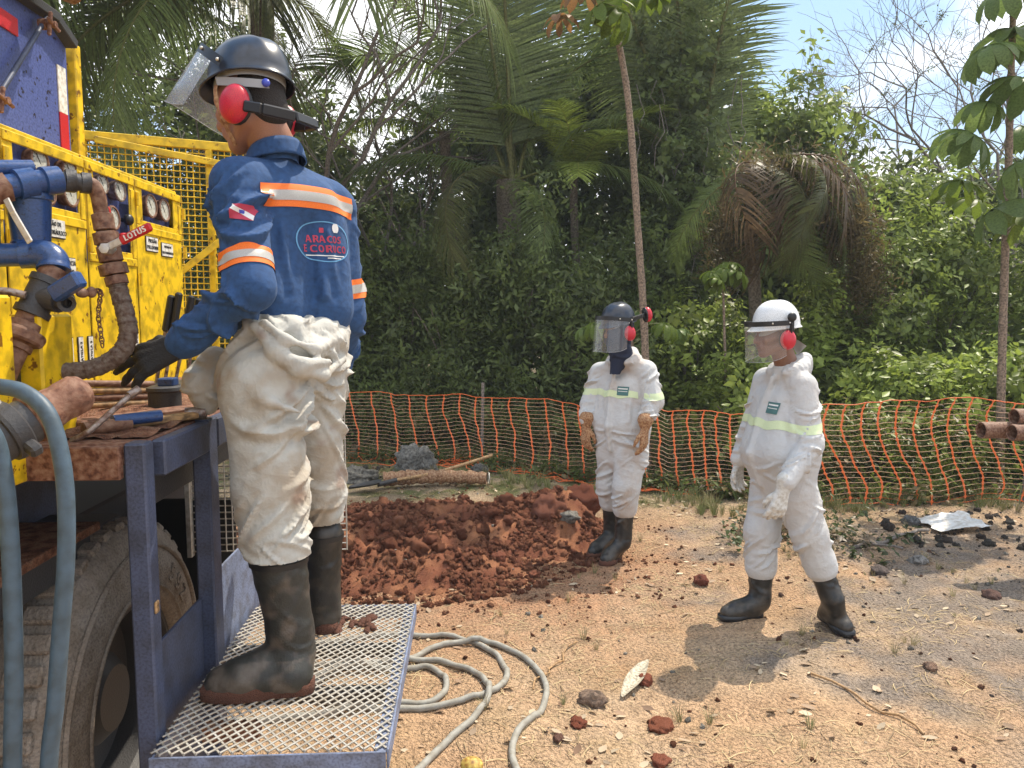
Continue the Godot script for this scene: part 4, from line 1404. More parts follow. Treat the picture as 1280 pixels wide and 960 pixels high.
	mb.sheet(func(i, j):
		var s: float = i / 10.0
		var v: float = j / 4.0 - 0.5
		var w := 0.075 * sin(PI * clampf(s * 0.92 + 0.06, 0, 1)) + 0.003
		var p := Vector3(0.50, 0, -3.33).lerp(Vector3(0.675, 0, -3.66), s) + Vector3(0.88, 0, 0.47) * v * w
		return p + Vector3(0, gh(p.x, p.z) + 0.018 + 0.03 * s * s + 0.9 * v * v * w, 0), 10, 4)
	var lf := put("fallen_leaf", mb.done(), mat("dry_leaf", Color(0.62, 0.54, 0.40), 0.7, {"tex": "bark", "scale": 5.0}))
	lf.position = Vector3(0.58, 0, -3.5)
	tag(lf, "pale dry curled leaf lying on the sunlit ground", "leaf")
	# yellow thing at the bottom edge
	mb = MB.new(Vector3(-0.154, 0, -2.79))
	mb.blob(Vector3(-0.154, gh(-0.154, -2.79) + 0.02, -2.79), Vector3(0.045, 0.028, 0.04))
	var fr := put("yellow_fruit", mb.done(), mat("fruit", Color(0.62, 0.50, 0.12), 0.6, {"tex": "rusty", "scale": 5.0}))
	fr.position = Vector3(-0.154, 0, -2.79)
	tag(fr, "yellow fruit on the ground at the bottom edge by the hose", "fruit")
	# sticks
	for s in [[Vector3(0.10, 0, -3.42), Vector3(0.34, 0, -3.95), 0.005, "thin dry stick right of the widest hose loop"], [Vector3(1.75, 0, -3.05), Vector3(1.45, 0, -3.55), 0.006, "pale thin stick on the sunny ground below the right worker's shadow"], [Vector3(2.5, 0, -5.5), Vector3(3.3, 0, -6.0), 0.014, "bent grey branch on the ground behind the right worker"], [Vector3(2.35, 0, -5.75), Vector3(2.9, 0, -5.55), 0.009, "short twig crossing the bent grey branch"]]:
		var pts := []
		for i in 9:
			var p: Vector3 = s[0].lerp(s[1], i / 8.0) + Vector3(gn.get_noise_2d(i * 1.3, s[2] * 900.0), 0, gn.get_noise_2d(i * 1.1 + 50.0, s[2] * 700.0)) * 0.06
			pts.append(Vector3(p.x, surf(p.x, p.z) + s[2] + 0.012 * absf(sin(i * 1.1)), p.z) - s[0])
		mb = MB.new()
		mb.tube(pts, s[2], 6)
		var o := put("stick", mb.done(), M.twig if s[2] > 0.008 else M.wood)
		o.position = s[0]
		tag(o, s[3], "stick", "sticks on the yard")
	# rusty drill pipes on a rack at the right edge
	var ends := [[Vector3(3.20, 0.922, -5.20), "rusty drill pipe reaching furthest left, in the lower row"], [Vector3(3.345, 0.922, -5.10), "rusty drill pipe, middle one of the lower row"], [Vector3(3.45, 0.922, -5.00), "rusty drill pipe, nearest one of the lower row"], [Vector3(3.40, 1.018, -5.17), "rusty drill pipe lying on top of the lower row"]]
	for e in ends:
		mb = MB.new(e[0])
		var ax := Vector3(1.0, 0.0, -0.10).normalized()
		mb.lathe(e[0], ax, [Vector2(0.046, 0.9), Vector2(0.046, 0.004), Vector2(0.049, 0.0), Vector2(0.055, 0.0), Vector2(0.0565, 0.004), Vector2(0.0565, 0.20), Vector2(0.052, 0.22), Vector2(0.052, 2.6), Vector2(0.04, 2.6)], 26, true)
		var o := put("drill_pipe", mb.done(), M.rust_pipe)
		o.position = e[0]
		tag(o, e[1], "pipe", "rusty drill pipes stacked at the right edge")
	var rack := thing("pipe_rack", "steel trestle carrying the rusty drill pipes", "rack", Vector3(4.6, 0, -5.2))
	for k in 2:
		mb = MB.new(rack.position)
		var x := 4.15 + k * 1.0
		mb.bar(Vector3(x, 0.845, -5.55), Vector3(x, 0.845, -4.85), 0.05, 0.05)
		mb.bar(Vector3(x, 0, -5.5), Vector3(x, 0.82, -5.4), 0.05, 0.05, Vector3.RIGHT)
		mb.bar(Vector3(x, 0, -4.9), Vector3(x, 0.82, -5.0), 0.05, 0.05, Vector3.RIGHT)
		put("trestle", mb.done(), M.rust, rack)


# ---------------------------------------------------------------- trees, palms, shrubs
var K := {}
var FR := {}
var vr := RandomNumberGenerator.new()


# a leaf folded along its midrib, hanging a little
func add_leaf(mb: MB, base: Vector3, dir: Vector3, up: Vector3, length: float, wide: float, droop: float):
	var side := dir.cross(up).normalized()
	var n := side.cross(dir).normalized()
	var m := base + dir * length * 0.45 - n * wide * 0.10
	var l := base + dir * length * 0.42 + side * wide * 0.5 + n * wide * 0.08
	var r := base + dir * length * 0.42 - side * wide * 0.5 + n * wide * 0.08
	var t := base + dir * length - Vector3(0, droop * length, 0)
	mb.tri(base, l, m)
	mb.tri(base, m, r)
	mb.tri(l, t, m)
	mb.tri(m, t, r)


func spray(seed_: int, count: int, reach: float, length: float, wide: float, droop: float) -> ArrayMesh:
	var r := RandomNumberGenerator.new()
	r.seed = seed_
	var mb := MB.new(Vector3.ZERO, Color.WHITE)
	mb.smooth()
	for i in count:
		var a := i * 2.4 + r.randf() * 0.6
		var s := float(i) / count
		var base := Vector3(cos(a) * reach * 0.35 * s, reach * (s - 0.4) + r.randf() * 0.03, sin(a) * reach * 0.35 * s)
		base += Vector3(r.randf_range(-1, 1), r.randf_range(-1, 1), r.randf_range(-1, 1)) * reach * 0.45
		var d := Vector3(cos(a), r.randf_range(-0.5, 0.55), sin(a)).normalized()
		var k := r.randf_range(0.62, 1.25)
		mb.tint = Color(1, 1, 1) * r.randf_range(0.65, 1.3)
		if r.randf() < 0.06:
			mb.tint = Color(2.2, 1.5, 0.9)
		add_leaf(mb, base, d, (Vector3.UP + Vector3(r.randf_range(-1, 1), 0, r.randf_range(-1, 1)) * 0.5).normalized(), length * k, wide * k, droop * r.randf())
	return mb.done()


func frond(length: float, e0: float, curve: float, leaf: float, n: int, droop: float, tone: Color, seed_: int, gaps := 0.0) -> ArrayMesh:
	var r := RandomNumberGenerator.new()
	r.seed = seed_
	var mb := MB.new(Vector3.ZERO, tone)
	var steps := 24
	var pts := [Vector3.ZERO]
	var tang := []
	for i in steps + 1:
		var t := float(i) / steps
		var e := deg_to_rad(e0 - curve * pow(t, 1.35))
		tang.append(Vector3(cos(e), sin(e), 0.03 * sin(t * 3.0 + seed_)).normalized())
		if i < steps:
			pts.append(pts[-1] + tang[-1] * length / steps)
	var rr := []
	for i in steps + 1:
		rr.append(lerpf(0.030, 0.004, float(i) / steps) * length / 4.0)
	mb.tint = Color(tone.r * 1.6, tone.g * 1.25, tone.b * 1.3)
	mb.tube(pts, rr, 6, false)
	mb.smooth()
	for k in n:
		for sgn in [-1.0, 1.0]:
			if r.randf() < gaps:
				continue
			var t := 0.10 + 0.90 * (k + r.randf() * 0.4) / n
			var f := minf(t, 0.999) * steps
			var i := int(f)
			var p: Vector3 = pts[i].lerp(pts[i + 1], f - i)
			var tg: Vector3 = tang[i]
			var sw := deg_to_rad(lerpf(18.0, 58.0, t * t) + r.randf_range(-4, 4))
			var nrm := Vector3(-tg.y, tg.x, 0)
			var d: Vector3 = (Vector3(0, 0, sgn) * cos(sw) + tg * sin(sw) + nrm * 0.16).normalized()
			var ll := leaf * (0.45 + 0.55 * sin(PI * clampf(0.12 + t * 0.78, 0, 1))) * r.randf_range(0.88, 1.08)
			var w := 0.009 + 0.006 * leaf
			var across := d.cross(nrm).normalized()
			mb.tint = tone * r.randf_range(0.85, 1.55)
			var prev := []
			for q in 5:
				var s := q / 4.0
				var c: Vector3 = p + d * ll * s - Vector3(0, droop * ll * s * s * (0.8 + 0.4 * r.randf()), 0)
				var ww := w * (1.0 - pow(s, 2.2)) * (0.6 + 0.4 * minf(1.0, s * 6.0)) + 0.0012
				var row := [c - across * ww, c + across * ww]
				if q > 0:
					mb.quad(prev[0], prev[1], row[1], row[0])
				prev = row
	return mb.done()


# palmate leaf with long lobes round its stalk, drooping like a parasol
func lobed_leaf(seed_: int, lobes: int, droop: float, tone: Color) -> ArrayMesh:
	var r := RandomNumberGenerator.new()
	r.seed = seed_
	var mb := MB.new(Vector3.ZERO, tone)
	for k in lobes:
		mb.smooth()
		var a := deg_to_rad(lerpf(-158, 158, float(k) / (lobes - 1)) + r.randf_range(-4, 4))
		var len := lerpf(1.0, 0.66, absf(a) / PI) * r.randf_range(0.92, 1.06)
		var dr := droop * r.randf_range(0.75, 1.25)
		mb.tint = tone * r.randf_range(0.85, 1.15)
		var prev := []
		for q in 8:
			var s := q / 7.0
			var w := 0.155 * len * (0.34 + 0.66 * sin(PI * pow(clampf(s, 0, 1), 1.3) * 0.84)) * (1.0 if s < 0.99 else 0.15)
			var e := dr * s * 1.25
			var rad := len * (sin(e) / maxf(e, 0.01)) * s
			var c := Vector3(cos(a) * rad, -len * (1.0 - cos(e)) / maxf(e, 0.01) * s, sin(a) * rad)
			var side := Vector3(-sin(a), 0, cos(a))
			var row := [c - side * w + Vector3(0, 0.03 + w * 0.12, 0), c, c + side * w + Vector3(0, 0.03 + w * 0.12, 0)]
			if q > 0:
				mb.quad(prev[0], prev[1], row[1], row[0])
				mb.quad(prev[1], prev[2], row[2], row[1])
			prev = row
	return mb.done()


func crown_points(c: Vector3, rad: Vector3, n: int, size: float, tint: Color, where: Array, tints: Array, hang := 0.0, fill := 0.45):
	for i in n:
		var d := Vector3(vr.randfn(), vr.randfn(), vr.randfn()).normalized()
		var lump := 1.0 + 0.62 * gn2.get_noise_3d(d.x * 3.2 + c.x * 2.0, d.y * 3.2 + c.y, d.z * 3.2 + c.z * 2.0) * 2.0
		var q := pow(vr.randf(), fill) * lump
		var p := c + d * rad * q
		if p.y < 0.05:
			continue
		var up := (d * 0.5 + Vector3.UP * (0.6 - hang) + Vector3(vr.randfn(), vr.randfn(), vr.randfn()) * 0.35).normalized()
		var x := up.cross(Vector3(vr.randfn(), vr.randfn(), vr.randfn())).normalized()
		var s := size * vr.randf_range(0.7, 1.3)
		where.append(Transform3D(Basis(x, up, x.cross(up)).scaled(Vector3.ONE * s), p))
		tints.append(tint * vr.randf_range(0.6, 1.4) * (1.0 + 0.35 * gn2.get_noise_3dv(p * 1.5)))


func stems(o: Node3D, at: Vector3, high: float, r0: float, n: int, spread: float, material):
	var mb := MB.new()
	for k in n:
		var a := vr.randf() * TAU
		var d := Vector3(cos(a), 0, sin(a)) * spread * (0.3 + vr.randf())
		if n == 1:
			d *= 0.25
		var pts := []
		for i in 6:
			var s := i / 5.0
			pts.append(Vector3(d.x * s * s, high * s - 0.1, d.z * s * s) + Vector3(vr.randfn(), 0, vr.randfn()) * 0.03 * s * high * 0.3)
		mb.tube(spline(pts, 3), spline_r(r0 * (1.0 if n == 1 else 0.6), 16), 7)
	return put("trunk" if n == 1 else "stems", mb.done(), material, o)


func spline_r(r0: float, n: int) -> Array:
	var out := []
	for i in n:
		out.append(lerpf(r0, r0 * 0.25, float(i) / (n - 1)))
	return out


# foot: where it stands; lobes: [centre offset, radii, clusters]
func leafy(called: String, label: String, category: String, foot: Vector3, lobes: Array, kind: String, size: float, tint: Color, trunk_r: float, n_stems: int, group := "", hang := 0.0):
	var o := thing(called, label, category, foot, group)
	var where := []
	var tints := []
	var top := 0.0
	for l in lobes:
		crown_points(foot + l[0], l[1], l[2], size, tint, where, tints, hang)
		top = maxf(top, l[0].y)
	var third := [[], [], []]
	var tt := [[], [], []]
	for i in where.size():
		var t: Transform3D = where[i]
		t.origin -= foot
		third[i % 3].append(t)
		tt[i % 3].append(tints[i])
	for k in 3:
		tag(copies(["crown", "crown_sprays", "crown_leaves"][k], K[kind][k], M.leaf, third[k], tt[k], o), "", "", "", "stuff")
	if trunk_r > 0.0:
		stems(o, foot, top, trunk_r, n_stems, 0.5, M.bark)
	return o


func palm(label: String, foot: Vector3, head: Vector3, trunk_r: float, fronds: Array, dead := 0):
	var o := thing("palm_tree", label, "palm", foot, "palms of the forest edge")
	var mb := MB.new(foot)
	var pts := []
	for i in 10:
		var s := i / 9.0
		pts.append(foot.lerp(head, s) + Vector3(0.06 * sin(s * 5.0), -0.1 * (1.0 - s), 0))
	mb.tube(pts, trunk_r, 12)
	put("trunk", mb.done(), M.bark, o)
	# each frond: [mesh key, azimuth (0 right, 90 away), scale, roll, lift]
	for f in fronds:
		var fr := put("frond", FR[f[0]], M.frond, o)
		fr.basis = (Basis(Vector3.UP, deg_to_rad(f[1])) * Basis(Vector3.RIGHT, deg_to_rad(f[3])) * Basis(Vector3.BACK, deg_to_rad(f[4]))).scaled(Vector3.ONE * f[2])
		fr.position = head - foot + Vector3(cos(deg_to_rad(f[1])), 0, -sin(deg_to_rad(f[1]))) * trunk_r * 0.5
	return o


func grow(mb: MB, p: Vector3, d: Vector3, length: float, r: float, level: int, rng_: RandomNumberGenerator, tips: Array):
	var pts := [p]
	var dd := d
	for i in 4:
		dd = (dd + Vector3(rng_.randfn(), rng_.randfn() * 0.6 + 0.25, rng_.randfn()) * 0.13).normalized()
		pts.append(pts[-1] + dd * length / 4.0)
	mb.tube(pts, [r, r * 0.93, r * 0.86, r * 0.8, r * 0.72], 6 if level > 1 else 4, false)
	if level == 0:
		tips.append(pts[-1])
		return
	var n := 2 + (1 if rng_.randf() < 0.55 else 0)
	for k in n:
		var side := Vector3(rng_.randfn(), rng_.randfn() * 0.5, rng_.randfn()).normalized()
		var nd := (dd + side * rng_.randf_range(0.55, 0.95)).normalized()
		var from: Vector3 = pts[4] if k < 2 else pts[2 + rng_.randi() % 2]
		grow(mb, from, nd, length * rng_.randf_range(0.62, 0.88), r * (0.70 if k == 0 else 0.56), level - 1, rng_, tips)


func bare_tree(label: String, foot: Vector3, high: float, r: float, level: int, seed_: int, leafing: int, tilt := Vector3.ZERO, group := "bare trees against the sky"):
	var o := thing("bare_tree", label, "tree", foot, group)
	var q := RandomNumberGenerator.new()
	q.seed = seed_
	var mb := MB.new()
	var top := Vector3(0, high * 0.42, 0) + tilt * high * 0.42
	mb.tube([Vector3(0, -0.1, 0), top * 0.5 + Vector3(0.04, 0, 0), top], [r * 1.2, r, r * 0.85], 8)
	put("trunk", mb.done(), M.twig, o)
	var tips := []
	for k in 4:
		mb = MB.new()
		var a := k * TAU / 4 + q.randf()
		grow(mb, top * (1.0 if k < 2 else 0.8), (Vector3(cos(a) * 0.75, 1.0, sin(a) * 0.75) + tilt).normalized(), high * 0.24, r * 0.62, level, q, tips)
		put("branch", mb.done(), M.twig, o)
	if leafing > 0:
		var where := []
		var tints := []
		for i in leafing:
			var p: Vector3 = tips[q.randi() % tips.size()]
			where.append(Transform3D(lean(q, 1.0).scaled(Vector3.ONE * q.randf_range(0.4, 0.8)), p))
			tints.append(Color(0.10, 0.12, 0.035) * q.randf_range(0.6, 1.5))
		tag(copies("sparse_leaves", K.small[0], M.leaf, where, tints, o), "", "", "", "stuff")
	return o


func big_leaved(called: String, label: String, trunk: Array, r0: float, r1: float, leaves: Array, material, category := "tree"):
	var o := thing(called, label, category, trunk[0])
	var mb := MB.new(trunk[0])
	var line := spline(trunk, 8)
	var rr := []
	for i in line.size():
		rr.append(lerpf(r0, r1, float(i) / (line.size() - 1)) * (1.0 + 0.05 * sin(i * 2.1)))
	mb.tube(line, rr, 12)
	for i in range(3, line.size(), 2):
		mb.tube([line[i] - Vector3(0, 0.006, 0), line[i] + Vector3(0, 0.006, 0)], rr[i] * 1.10, 12, false)
	put("trunk", mb.done(), material, o)
	# each leaf: [centre, radius, mesh key, tilt x, tilt z]
	for l in leaves:
		var best: Vector3 = line[0]
		for p in line:
			if p.y < l[0].y - 0.05 and p.distance_to(l[0]) < best.distance_to(l[0]):
				best = p
		mb = MB.new(trunk[0])
		mb.tube(spline([best, best.lerp(l[0], 0.5) + Vector3(0, 0.05, 0), l[0]], 4), 0.006, 5)
		put("stalk", mb.done(), M.frond, o).material_override = M.stalk
		var lf := put("leaf", FR[l[2]], M.frond, o)
		lf.position = l[0] - trunk[0]
		lf.basis = (Basis(Vector3.UP, vr.randf() * TAU) * Basis(Vector3.RIGHT, deg_to_rad(l[3])) * Basis(Vector3.BACK, deg_to_rad(l[4]))).scaled(Vector3.ONE * l[1])
	return o


func strands(o: Node3D, called: String, tops: Array, low: float, material, r: float):
	var mb := MB.new(o.position)
	for t in tops:
		var pts := []
		for i in 7:
			var s := i / 6.0
			pts.append(t + Vector3(vr.randfn() * 0.05, -s * low * vr.randf_range(0.8, 1.0), vr.randfn() * 0.05))
		mb.tube(pts, r, 4, false)
	return put(called, mb.done(), material, o)


func build_vegetation():
	vr.seed = 2024
	mat("stalk", Color(0.16, 0.17, 0.06), 0.6)
	var kinds := {"small": [18, 0.17, 0.085, 0.032, 0.5], "broad": [14, 0.17, 0.105, 0.058, 0.35], "far": [22, 0.30, 0.17, 0.085, 0.4], "thin": [16, 0.20, 0.13, 0.026, 0.8]}
	for k in kinds:
		var a: Array = kinds[k]
		K[k] = [spray(k.hash() % 997, a[0], a[1], a[2], a[3], a[4]), spray(k.hash() % 991 + 5, a[0], a[1], a[2], a[3], a[4]), spray(k.hash() % 983 + 9, a[0], a[1] * 1.2, a[2], a[3], a[4])]
	var green := Color(0.145, 0.19, 0.055)
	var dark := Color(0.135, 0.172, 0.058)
	var olive := Color(0.105, 0.115, 0.036)
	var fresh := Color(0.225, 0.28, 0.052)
	var brown := Color(0.13, 0.085, 0.045)
	var F := {
		"upright": [5.2, 88, 34, 1.25, 150, 0.10, dark, 1, 0.02], "upright_b": [4.8, 80, 50, 1.15, 140, 0.18, green, 2, 0.03],
		"arch": [4.6, 62, 110, 1.05, 130, 0.35, green, 3, 0.04], "arch_b": [4.2, 45, 105, 1.0, 120, 0.45, dark * 1.2, 4, 0.05],
		"hang": [5.0, 28, 112, 0.95, 140, 0.62, olive, 5, 0.06], "hang_b": [4.6, 10, 88, 0.9, 130, 0.7, green, 6, 0.08],
		"flat": [3.0, 18, 48, 0.62, 90, 0.55, fresh, 7, 0.05], "dead": [1.7, 20, 130, 0.42, 70, 0.9, brown, 8, 0.45], "young": [1.5, 60, 60, 0.45, 60, 0.25, fresh, 9, 0.05]}
	for k in F:
		var a: Array = F[k]
		FR[k] = frond(a[0], a[1], a[2], a[3], a[4], a[5], a[6], a[7], a[8])
	for k in 3:
		FR["lobed_%d" % k] = lobed_leaf(60 + k, 10, 1.0 + k * 0.25, Color(0.145, 0.205, 0.06) * (1.0 + 0.2 * k))
		FR["bright_%d" % k] = lobed_leaf(70 + k, 9, 0.9 + k * 0.35, Color(0.15, 0.21, 0.03))
	FR["dry"] = lobed_leaf(80, 7, 1.15, Color(0.30, 0.16, 0.06))

	# --- palms
	palm("tall palm hanging its fronds behind the near worker's helmet", Vector3(-3.5, 0, -10.6), Vector3(-3.08, 6.17, -10.2), 0.15, [["hang", 200, 1.15, 8, 0], ["hang", 170, 1.15, -10, 0], ["hang_b", 228, 1.05, 10, 0], ["hang", 186, 1.0, 20, -22], ["arch_b", 250, 1.0, 0, 0], ["hang", 275, 0.85, 12, 6], ["hang_b", 305, 0.9, -8, 0], ["hang_b", 340, 0.85, 0, 0], ["arch", 20, 0.9, 0, 0], ["arch_b", 130, 1.1, 0, 0], ["hang", 215, 1.0, -14, -14], ["upright_b", 60, 1.0, 0, 0], ["hang_b", 190, 1.0, 14, -26], ["hang_b", 240, 0.85, 0, -30], ["hang", 160, 1.0, 6, -16]])
	palm("second palm at the far left with fronds behind the blue tank", Vector3(-7.6, 0, -12.2), Vector3(-6.9, 6.67, -12), 0.17, [["hang", 330, 1.1, 6, 0], ["hang_b", 300, 1.1, -8, 0], ["arch", 350, 1.05, 0, 0], ["arch_b", 270, 1.0, 0, 0], ["hang", 20, 1.1, 0, 0], ["hang_b", 240, 1.0, 0, 0], ["hang", 345, 1.0, 14, -14], ["hang_b", 10, 1.1, 0, -10]])
	palm("great palm in the middle with one broad upright frond", Vector3(0.05, 0, -12.0), Vector3(0, 3.67, -11.8), 0.18, [["upright", 262, 1.0, 0, 3], ["upright", 282, 0.95, 8, 6], ["upright_b", 165, 1.0, 35, 12], ["upright_b", 15, 1.0, -35, 10], ["arch", 168, 1.0, 20, 14], ["upright", 90, 1.0, 0, 0], ["arch", 10, 0.95, -14, 16], ["hang_b", 190, 0.7, 0, 14], ["hang_b", 350, 0.66, 0, 8], ["hang", 235, 0.55, 20, -20], ["hang_b", 300, 0.5, -16, -24], ["upright_b", 200, 0.9, 20, 0]])
	palm("palm with a sheaf of tall upright fronds right of the creeper tower", Vector3(3.0, 0, -12.3), Vector3(2.81, 3.72, -12.1), 0.17, [["upright", 262, 1.05, 6, 2], ["upright", 280, 1.0, -8, 0], ["upright", 250, 1.0, 20, 0], ["upright", 225, 1.0, 30, 4], ["upright_b", 175, 0.95, 50, 12], ["arch_b", 200, 0.6, 0, 8], ["upright", 90, 1.0, 0, 0], ["hang_b", 320, 0.45, 0, -10], ["hang_b", 345, 0.45, 0, 0]])
	palm("ragged palm with drooping, partly dry fronds half buried in creepers behind the white helmeted worker", Vector3(3.1, 0, -9.9), Vector3(2.97, 3.5, -9.6), 0.08, [["hang", 338, 0.36, 30, -26], ["hang_b", 318, 0.42, 24, -48], ["hang", 305, 0.36, -20, -44], ["hang_b", 215, 0.36, -34, -46], ["hang_b", 236, 0.40, 30, -60], ["hang", 322, 0.34, -50, -34], ["dead", 320, 1.0, 0, -10], ["dead", 230, 0.9, 20, -20], ["dead", 280, 0.9, 10, -30], ["dead", 350, 1.1, 30, 0], ["dead", 300, 1.0, -20, -46], ["dead", 335, 1.1, 0, -30], ["hang_b", 345, 0.40, -10, -30], ["hang_b", 275, 0.34, 40, -64]])
	palm("small young palm between the middle palm and the slender trunk", Vector3(1.05, 0, -12.4), Vector3(1, 3.74, -12), 0.06, [["young", 250, 1.0, 0, 0], ["young", 200, 1.1, 0, 0], ["young", 340, 1.1, 0, 0], ["young", 290, 1.0, 0, -20], ["young", 30, 1.0, 0, 0], ["young", 150, 1.0, 0, 0], ["young", 265, 1.0, 0, -45]])
	palm("palm showing one pale arching frond left of the middle palm", Vector3(-0.9, 0, -13.2), Vector3(-1.02, 4.55, -12.6), 0.09, [["flat", 178, 0.75, -8, 0], ["flat", 150, 0.8, 0, 6], ["arch_b", 200, 0.4, 0, 0], ["hang_b", 170, 0.4, 0, -10], ["arch", 100, 0.5, 0, 0]])

	# --- leafy wall behind the net, left half: small dark leaves
	var left := "dark shrubs behind the net at left"
	var L := [[-4.9, -11.6, 1.5, 3.6, "dark shrub at the far left behind the yellow wire guard"], [-3.5, -11.2, 1.2, 3.2, "dark shrub behind the near worker's waist"], [-2.35, -10.6, 1.0, 2.9, "rounded dark shrub just right of the near worker's elbow"], [-1.5, -10.9, 0.95, 3.3, "tall dark shrub behind the boulder"], [-0.7, -10.3, 0.9, 2.8, "drooping dark shrub behind the rolled duct"], [0.05, -10.6, 0.9, 3.2, "dense dark shrub under the great palm"], [0.75, -10.1, 0.8, 2.5, "low dark shrub left of the middle worker"], [1.4, -10.9, 1.0, 3.2, "dark shrub in deep shade behind the middle worker's head"]]
	for a in L:
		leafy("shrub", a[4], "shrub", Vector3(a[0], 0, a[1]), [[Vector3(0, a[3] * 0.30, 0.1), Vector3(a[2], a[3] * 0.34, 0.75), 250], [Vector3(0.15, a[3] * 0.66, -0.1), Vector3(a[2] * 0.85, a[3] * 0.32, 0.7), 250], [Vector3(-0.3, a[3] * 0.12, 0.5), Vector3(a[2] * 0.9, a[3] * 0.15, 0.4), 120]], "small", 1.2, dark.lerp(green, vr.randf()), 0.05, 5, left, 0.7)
	# --- right half: broad glossy leaves
	var R := [[2.4, -10.2, 1.0, 2.0, "glossy shrub in shade between the two white suited workers"], [2.6, -8.3, 0.45, 1.25, "small bright shrub left of the white helmeted worker"], [3.7, -9.6, 0.9, 2.0, "bright leafy shrub just right of the white helmet"], [4.6, -9.9, 1.1, 3.2, "tall glossy shrub in the middle of the right hand thicket"], [5.6, -10.2, 1.15, 3.4, "tall glossy shrub left of the big leaved tree's trunk"], [6.8, -10.0, 1.2, 3.0, "glossy shrub behind the big leaved tree's trunk"], [4.1, -8.2, 0.7, 1.3, "low bright bush behind the net right of the white helmeted worker"], [5.1, -8.1, 0.7, 1.25, "low bright bush behind the net above the plastic sheet"], [6.0, -8.2, 0.75, 1.4, "low bright bush behind the net at the drill pipes"], [7.2, -8.6, 1.0, 2.2, "leafy bush at the right edge behind the drill pipes"]]
	for a in R:
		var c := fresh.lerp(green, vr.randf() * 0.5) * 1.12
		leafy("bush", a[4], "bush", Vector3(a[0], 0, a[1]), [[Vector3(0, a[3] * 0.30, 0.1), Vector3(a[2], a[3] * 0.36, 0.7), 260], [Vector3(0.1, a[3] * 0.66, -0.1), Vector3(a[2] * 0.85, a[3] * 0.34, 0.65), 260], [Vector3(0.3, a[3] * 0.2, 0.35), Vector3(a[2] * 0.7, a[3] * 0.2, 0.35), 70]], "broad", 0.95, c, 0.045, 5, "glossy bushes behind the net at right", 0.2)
	# --- creeper covered trees
	var tower: Node3D = leafy("creeper_tower", "tree trunk smothered in green creepers left of the upright fronds", "creeper clad tree", Vector3(2.55, 0, -12.2), [[Vector3(0, 5.2, 0), Vector3(0.75, 1.3, 0.7), 330], [Vector3(0.1, 3.6, 0.2), Vector3(0.8, 1.2, 0.8), 330], [Vector3(-0.1, 2.0, 0.3), Vector3(0.95, 1.2, 0.8), 330], [Vector3(0.2, 0.8, 0.5), Vector3(1.1, 0.8, 0.6), 200]], "broad", 1.05, dark.lerp(green, 0.6), 0.14, 1, "", 0.7)
	var tops := []
	for i in 26:
		tops.append(Vector3(2.55 + vr.randf_range(-0.8, 0.8), vr.randf_range(2.2, 5.5), -11.6 + vr.randf_range(-0.3, 0.3)))
	strands(tower, "hanging_vines", tops, 1.4, M.twig, 0.006)
	leafy("creeper_mound", "hump of brown and green creepers over the ragged drooping palm", "creeper", Vector3(3.35, 0, -9.5), [[Vector3(-0.25, 3.30, 0), Vector3(0.5, 0.35, 0.4), 150], [Vector3(0.25, 3.0, 0.1), Vector3(0.5, 0.5, 0.4), 170], [Vector3(0.70, 2.6, 0.1), Vector3(0.4, 0.55, 0.3), 150], [Vector3(0.95, 2.1, 0.1), Vector3(0.3, 0.5, 0.3), 90], [Vector3(-0.75, 2.6, 0.1), Vector3(0.25, 0.6, 0.3), 90]], "thin", 0.75, Color(0.17, 0.13, 0.055), 0.0, 1, "", 0.9)
	# --- trees farther back
	var B := [
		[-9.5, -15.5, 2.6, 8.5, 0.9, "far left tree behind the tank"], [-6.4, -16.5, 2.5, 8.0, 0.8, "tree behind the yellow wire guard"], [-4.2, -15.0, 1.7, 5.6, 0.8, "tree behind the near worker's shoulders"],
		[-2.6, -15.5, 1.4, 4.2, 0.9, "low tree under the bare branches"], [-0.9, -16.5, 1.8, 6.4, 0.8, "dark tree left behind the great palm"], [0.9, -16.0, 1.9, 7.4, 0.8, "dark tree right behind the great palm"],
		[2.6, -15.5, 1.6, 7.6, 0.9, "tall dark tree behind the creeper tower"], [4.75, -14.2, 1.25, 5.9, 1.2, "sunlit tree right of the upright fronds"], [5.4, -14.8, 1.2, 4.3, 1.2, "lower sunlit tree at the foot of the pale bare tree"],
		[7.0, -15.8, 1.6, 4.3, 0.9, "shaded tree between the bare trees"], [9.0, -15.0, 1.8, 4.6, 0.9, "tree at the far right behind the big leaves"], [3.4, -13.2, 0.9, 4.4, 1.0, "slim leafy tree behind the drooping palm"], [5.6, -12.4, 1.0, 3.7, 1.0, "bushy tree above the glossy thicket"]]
	for a in B:
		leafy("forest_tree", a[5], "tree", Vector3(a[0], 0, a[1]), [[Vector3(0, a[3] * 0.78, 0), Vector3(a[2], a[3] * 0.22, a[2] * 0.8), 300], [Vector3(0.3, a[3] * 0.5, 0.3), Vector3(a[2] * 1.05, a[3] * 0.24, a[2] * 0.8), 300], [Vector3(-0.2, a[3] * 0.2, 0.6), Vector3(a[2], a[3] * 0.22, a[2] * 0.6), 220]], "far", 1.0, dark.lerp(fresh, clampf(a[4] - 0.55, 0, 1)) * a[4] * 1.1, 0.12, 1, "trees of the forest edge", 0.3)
	# --- bare trees
	bare_tree("pale bare tree with a wide twiggy crown against the sky at right", Vector3(8.22, 2.66, -16) * Vector3(1, 0, 1), 7.0, 0.075, 6, 12, 0, Vector3.ZERO)
	bare_tree("second bare tree just left of the wide twiggy one", Vector3(8.32, 2.77, -18) * Vector3(1, 0, 1), 6.6, 0.07, 4, 22, 30, Vector3(-0.1, 0, 0))
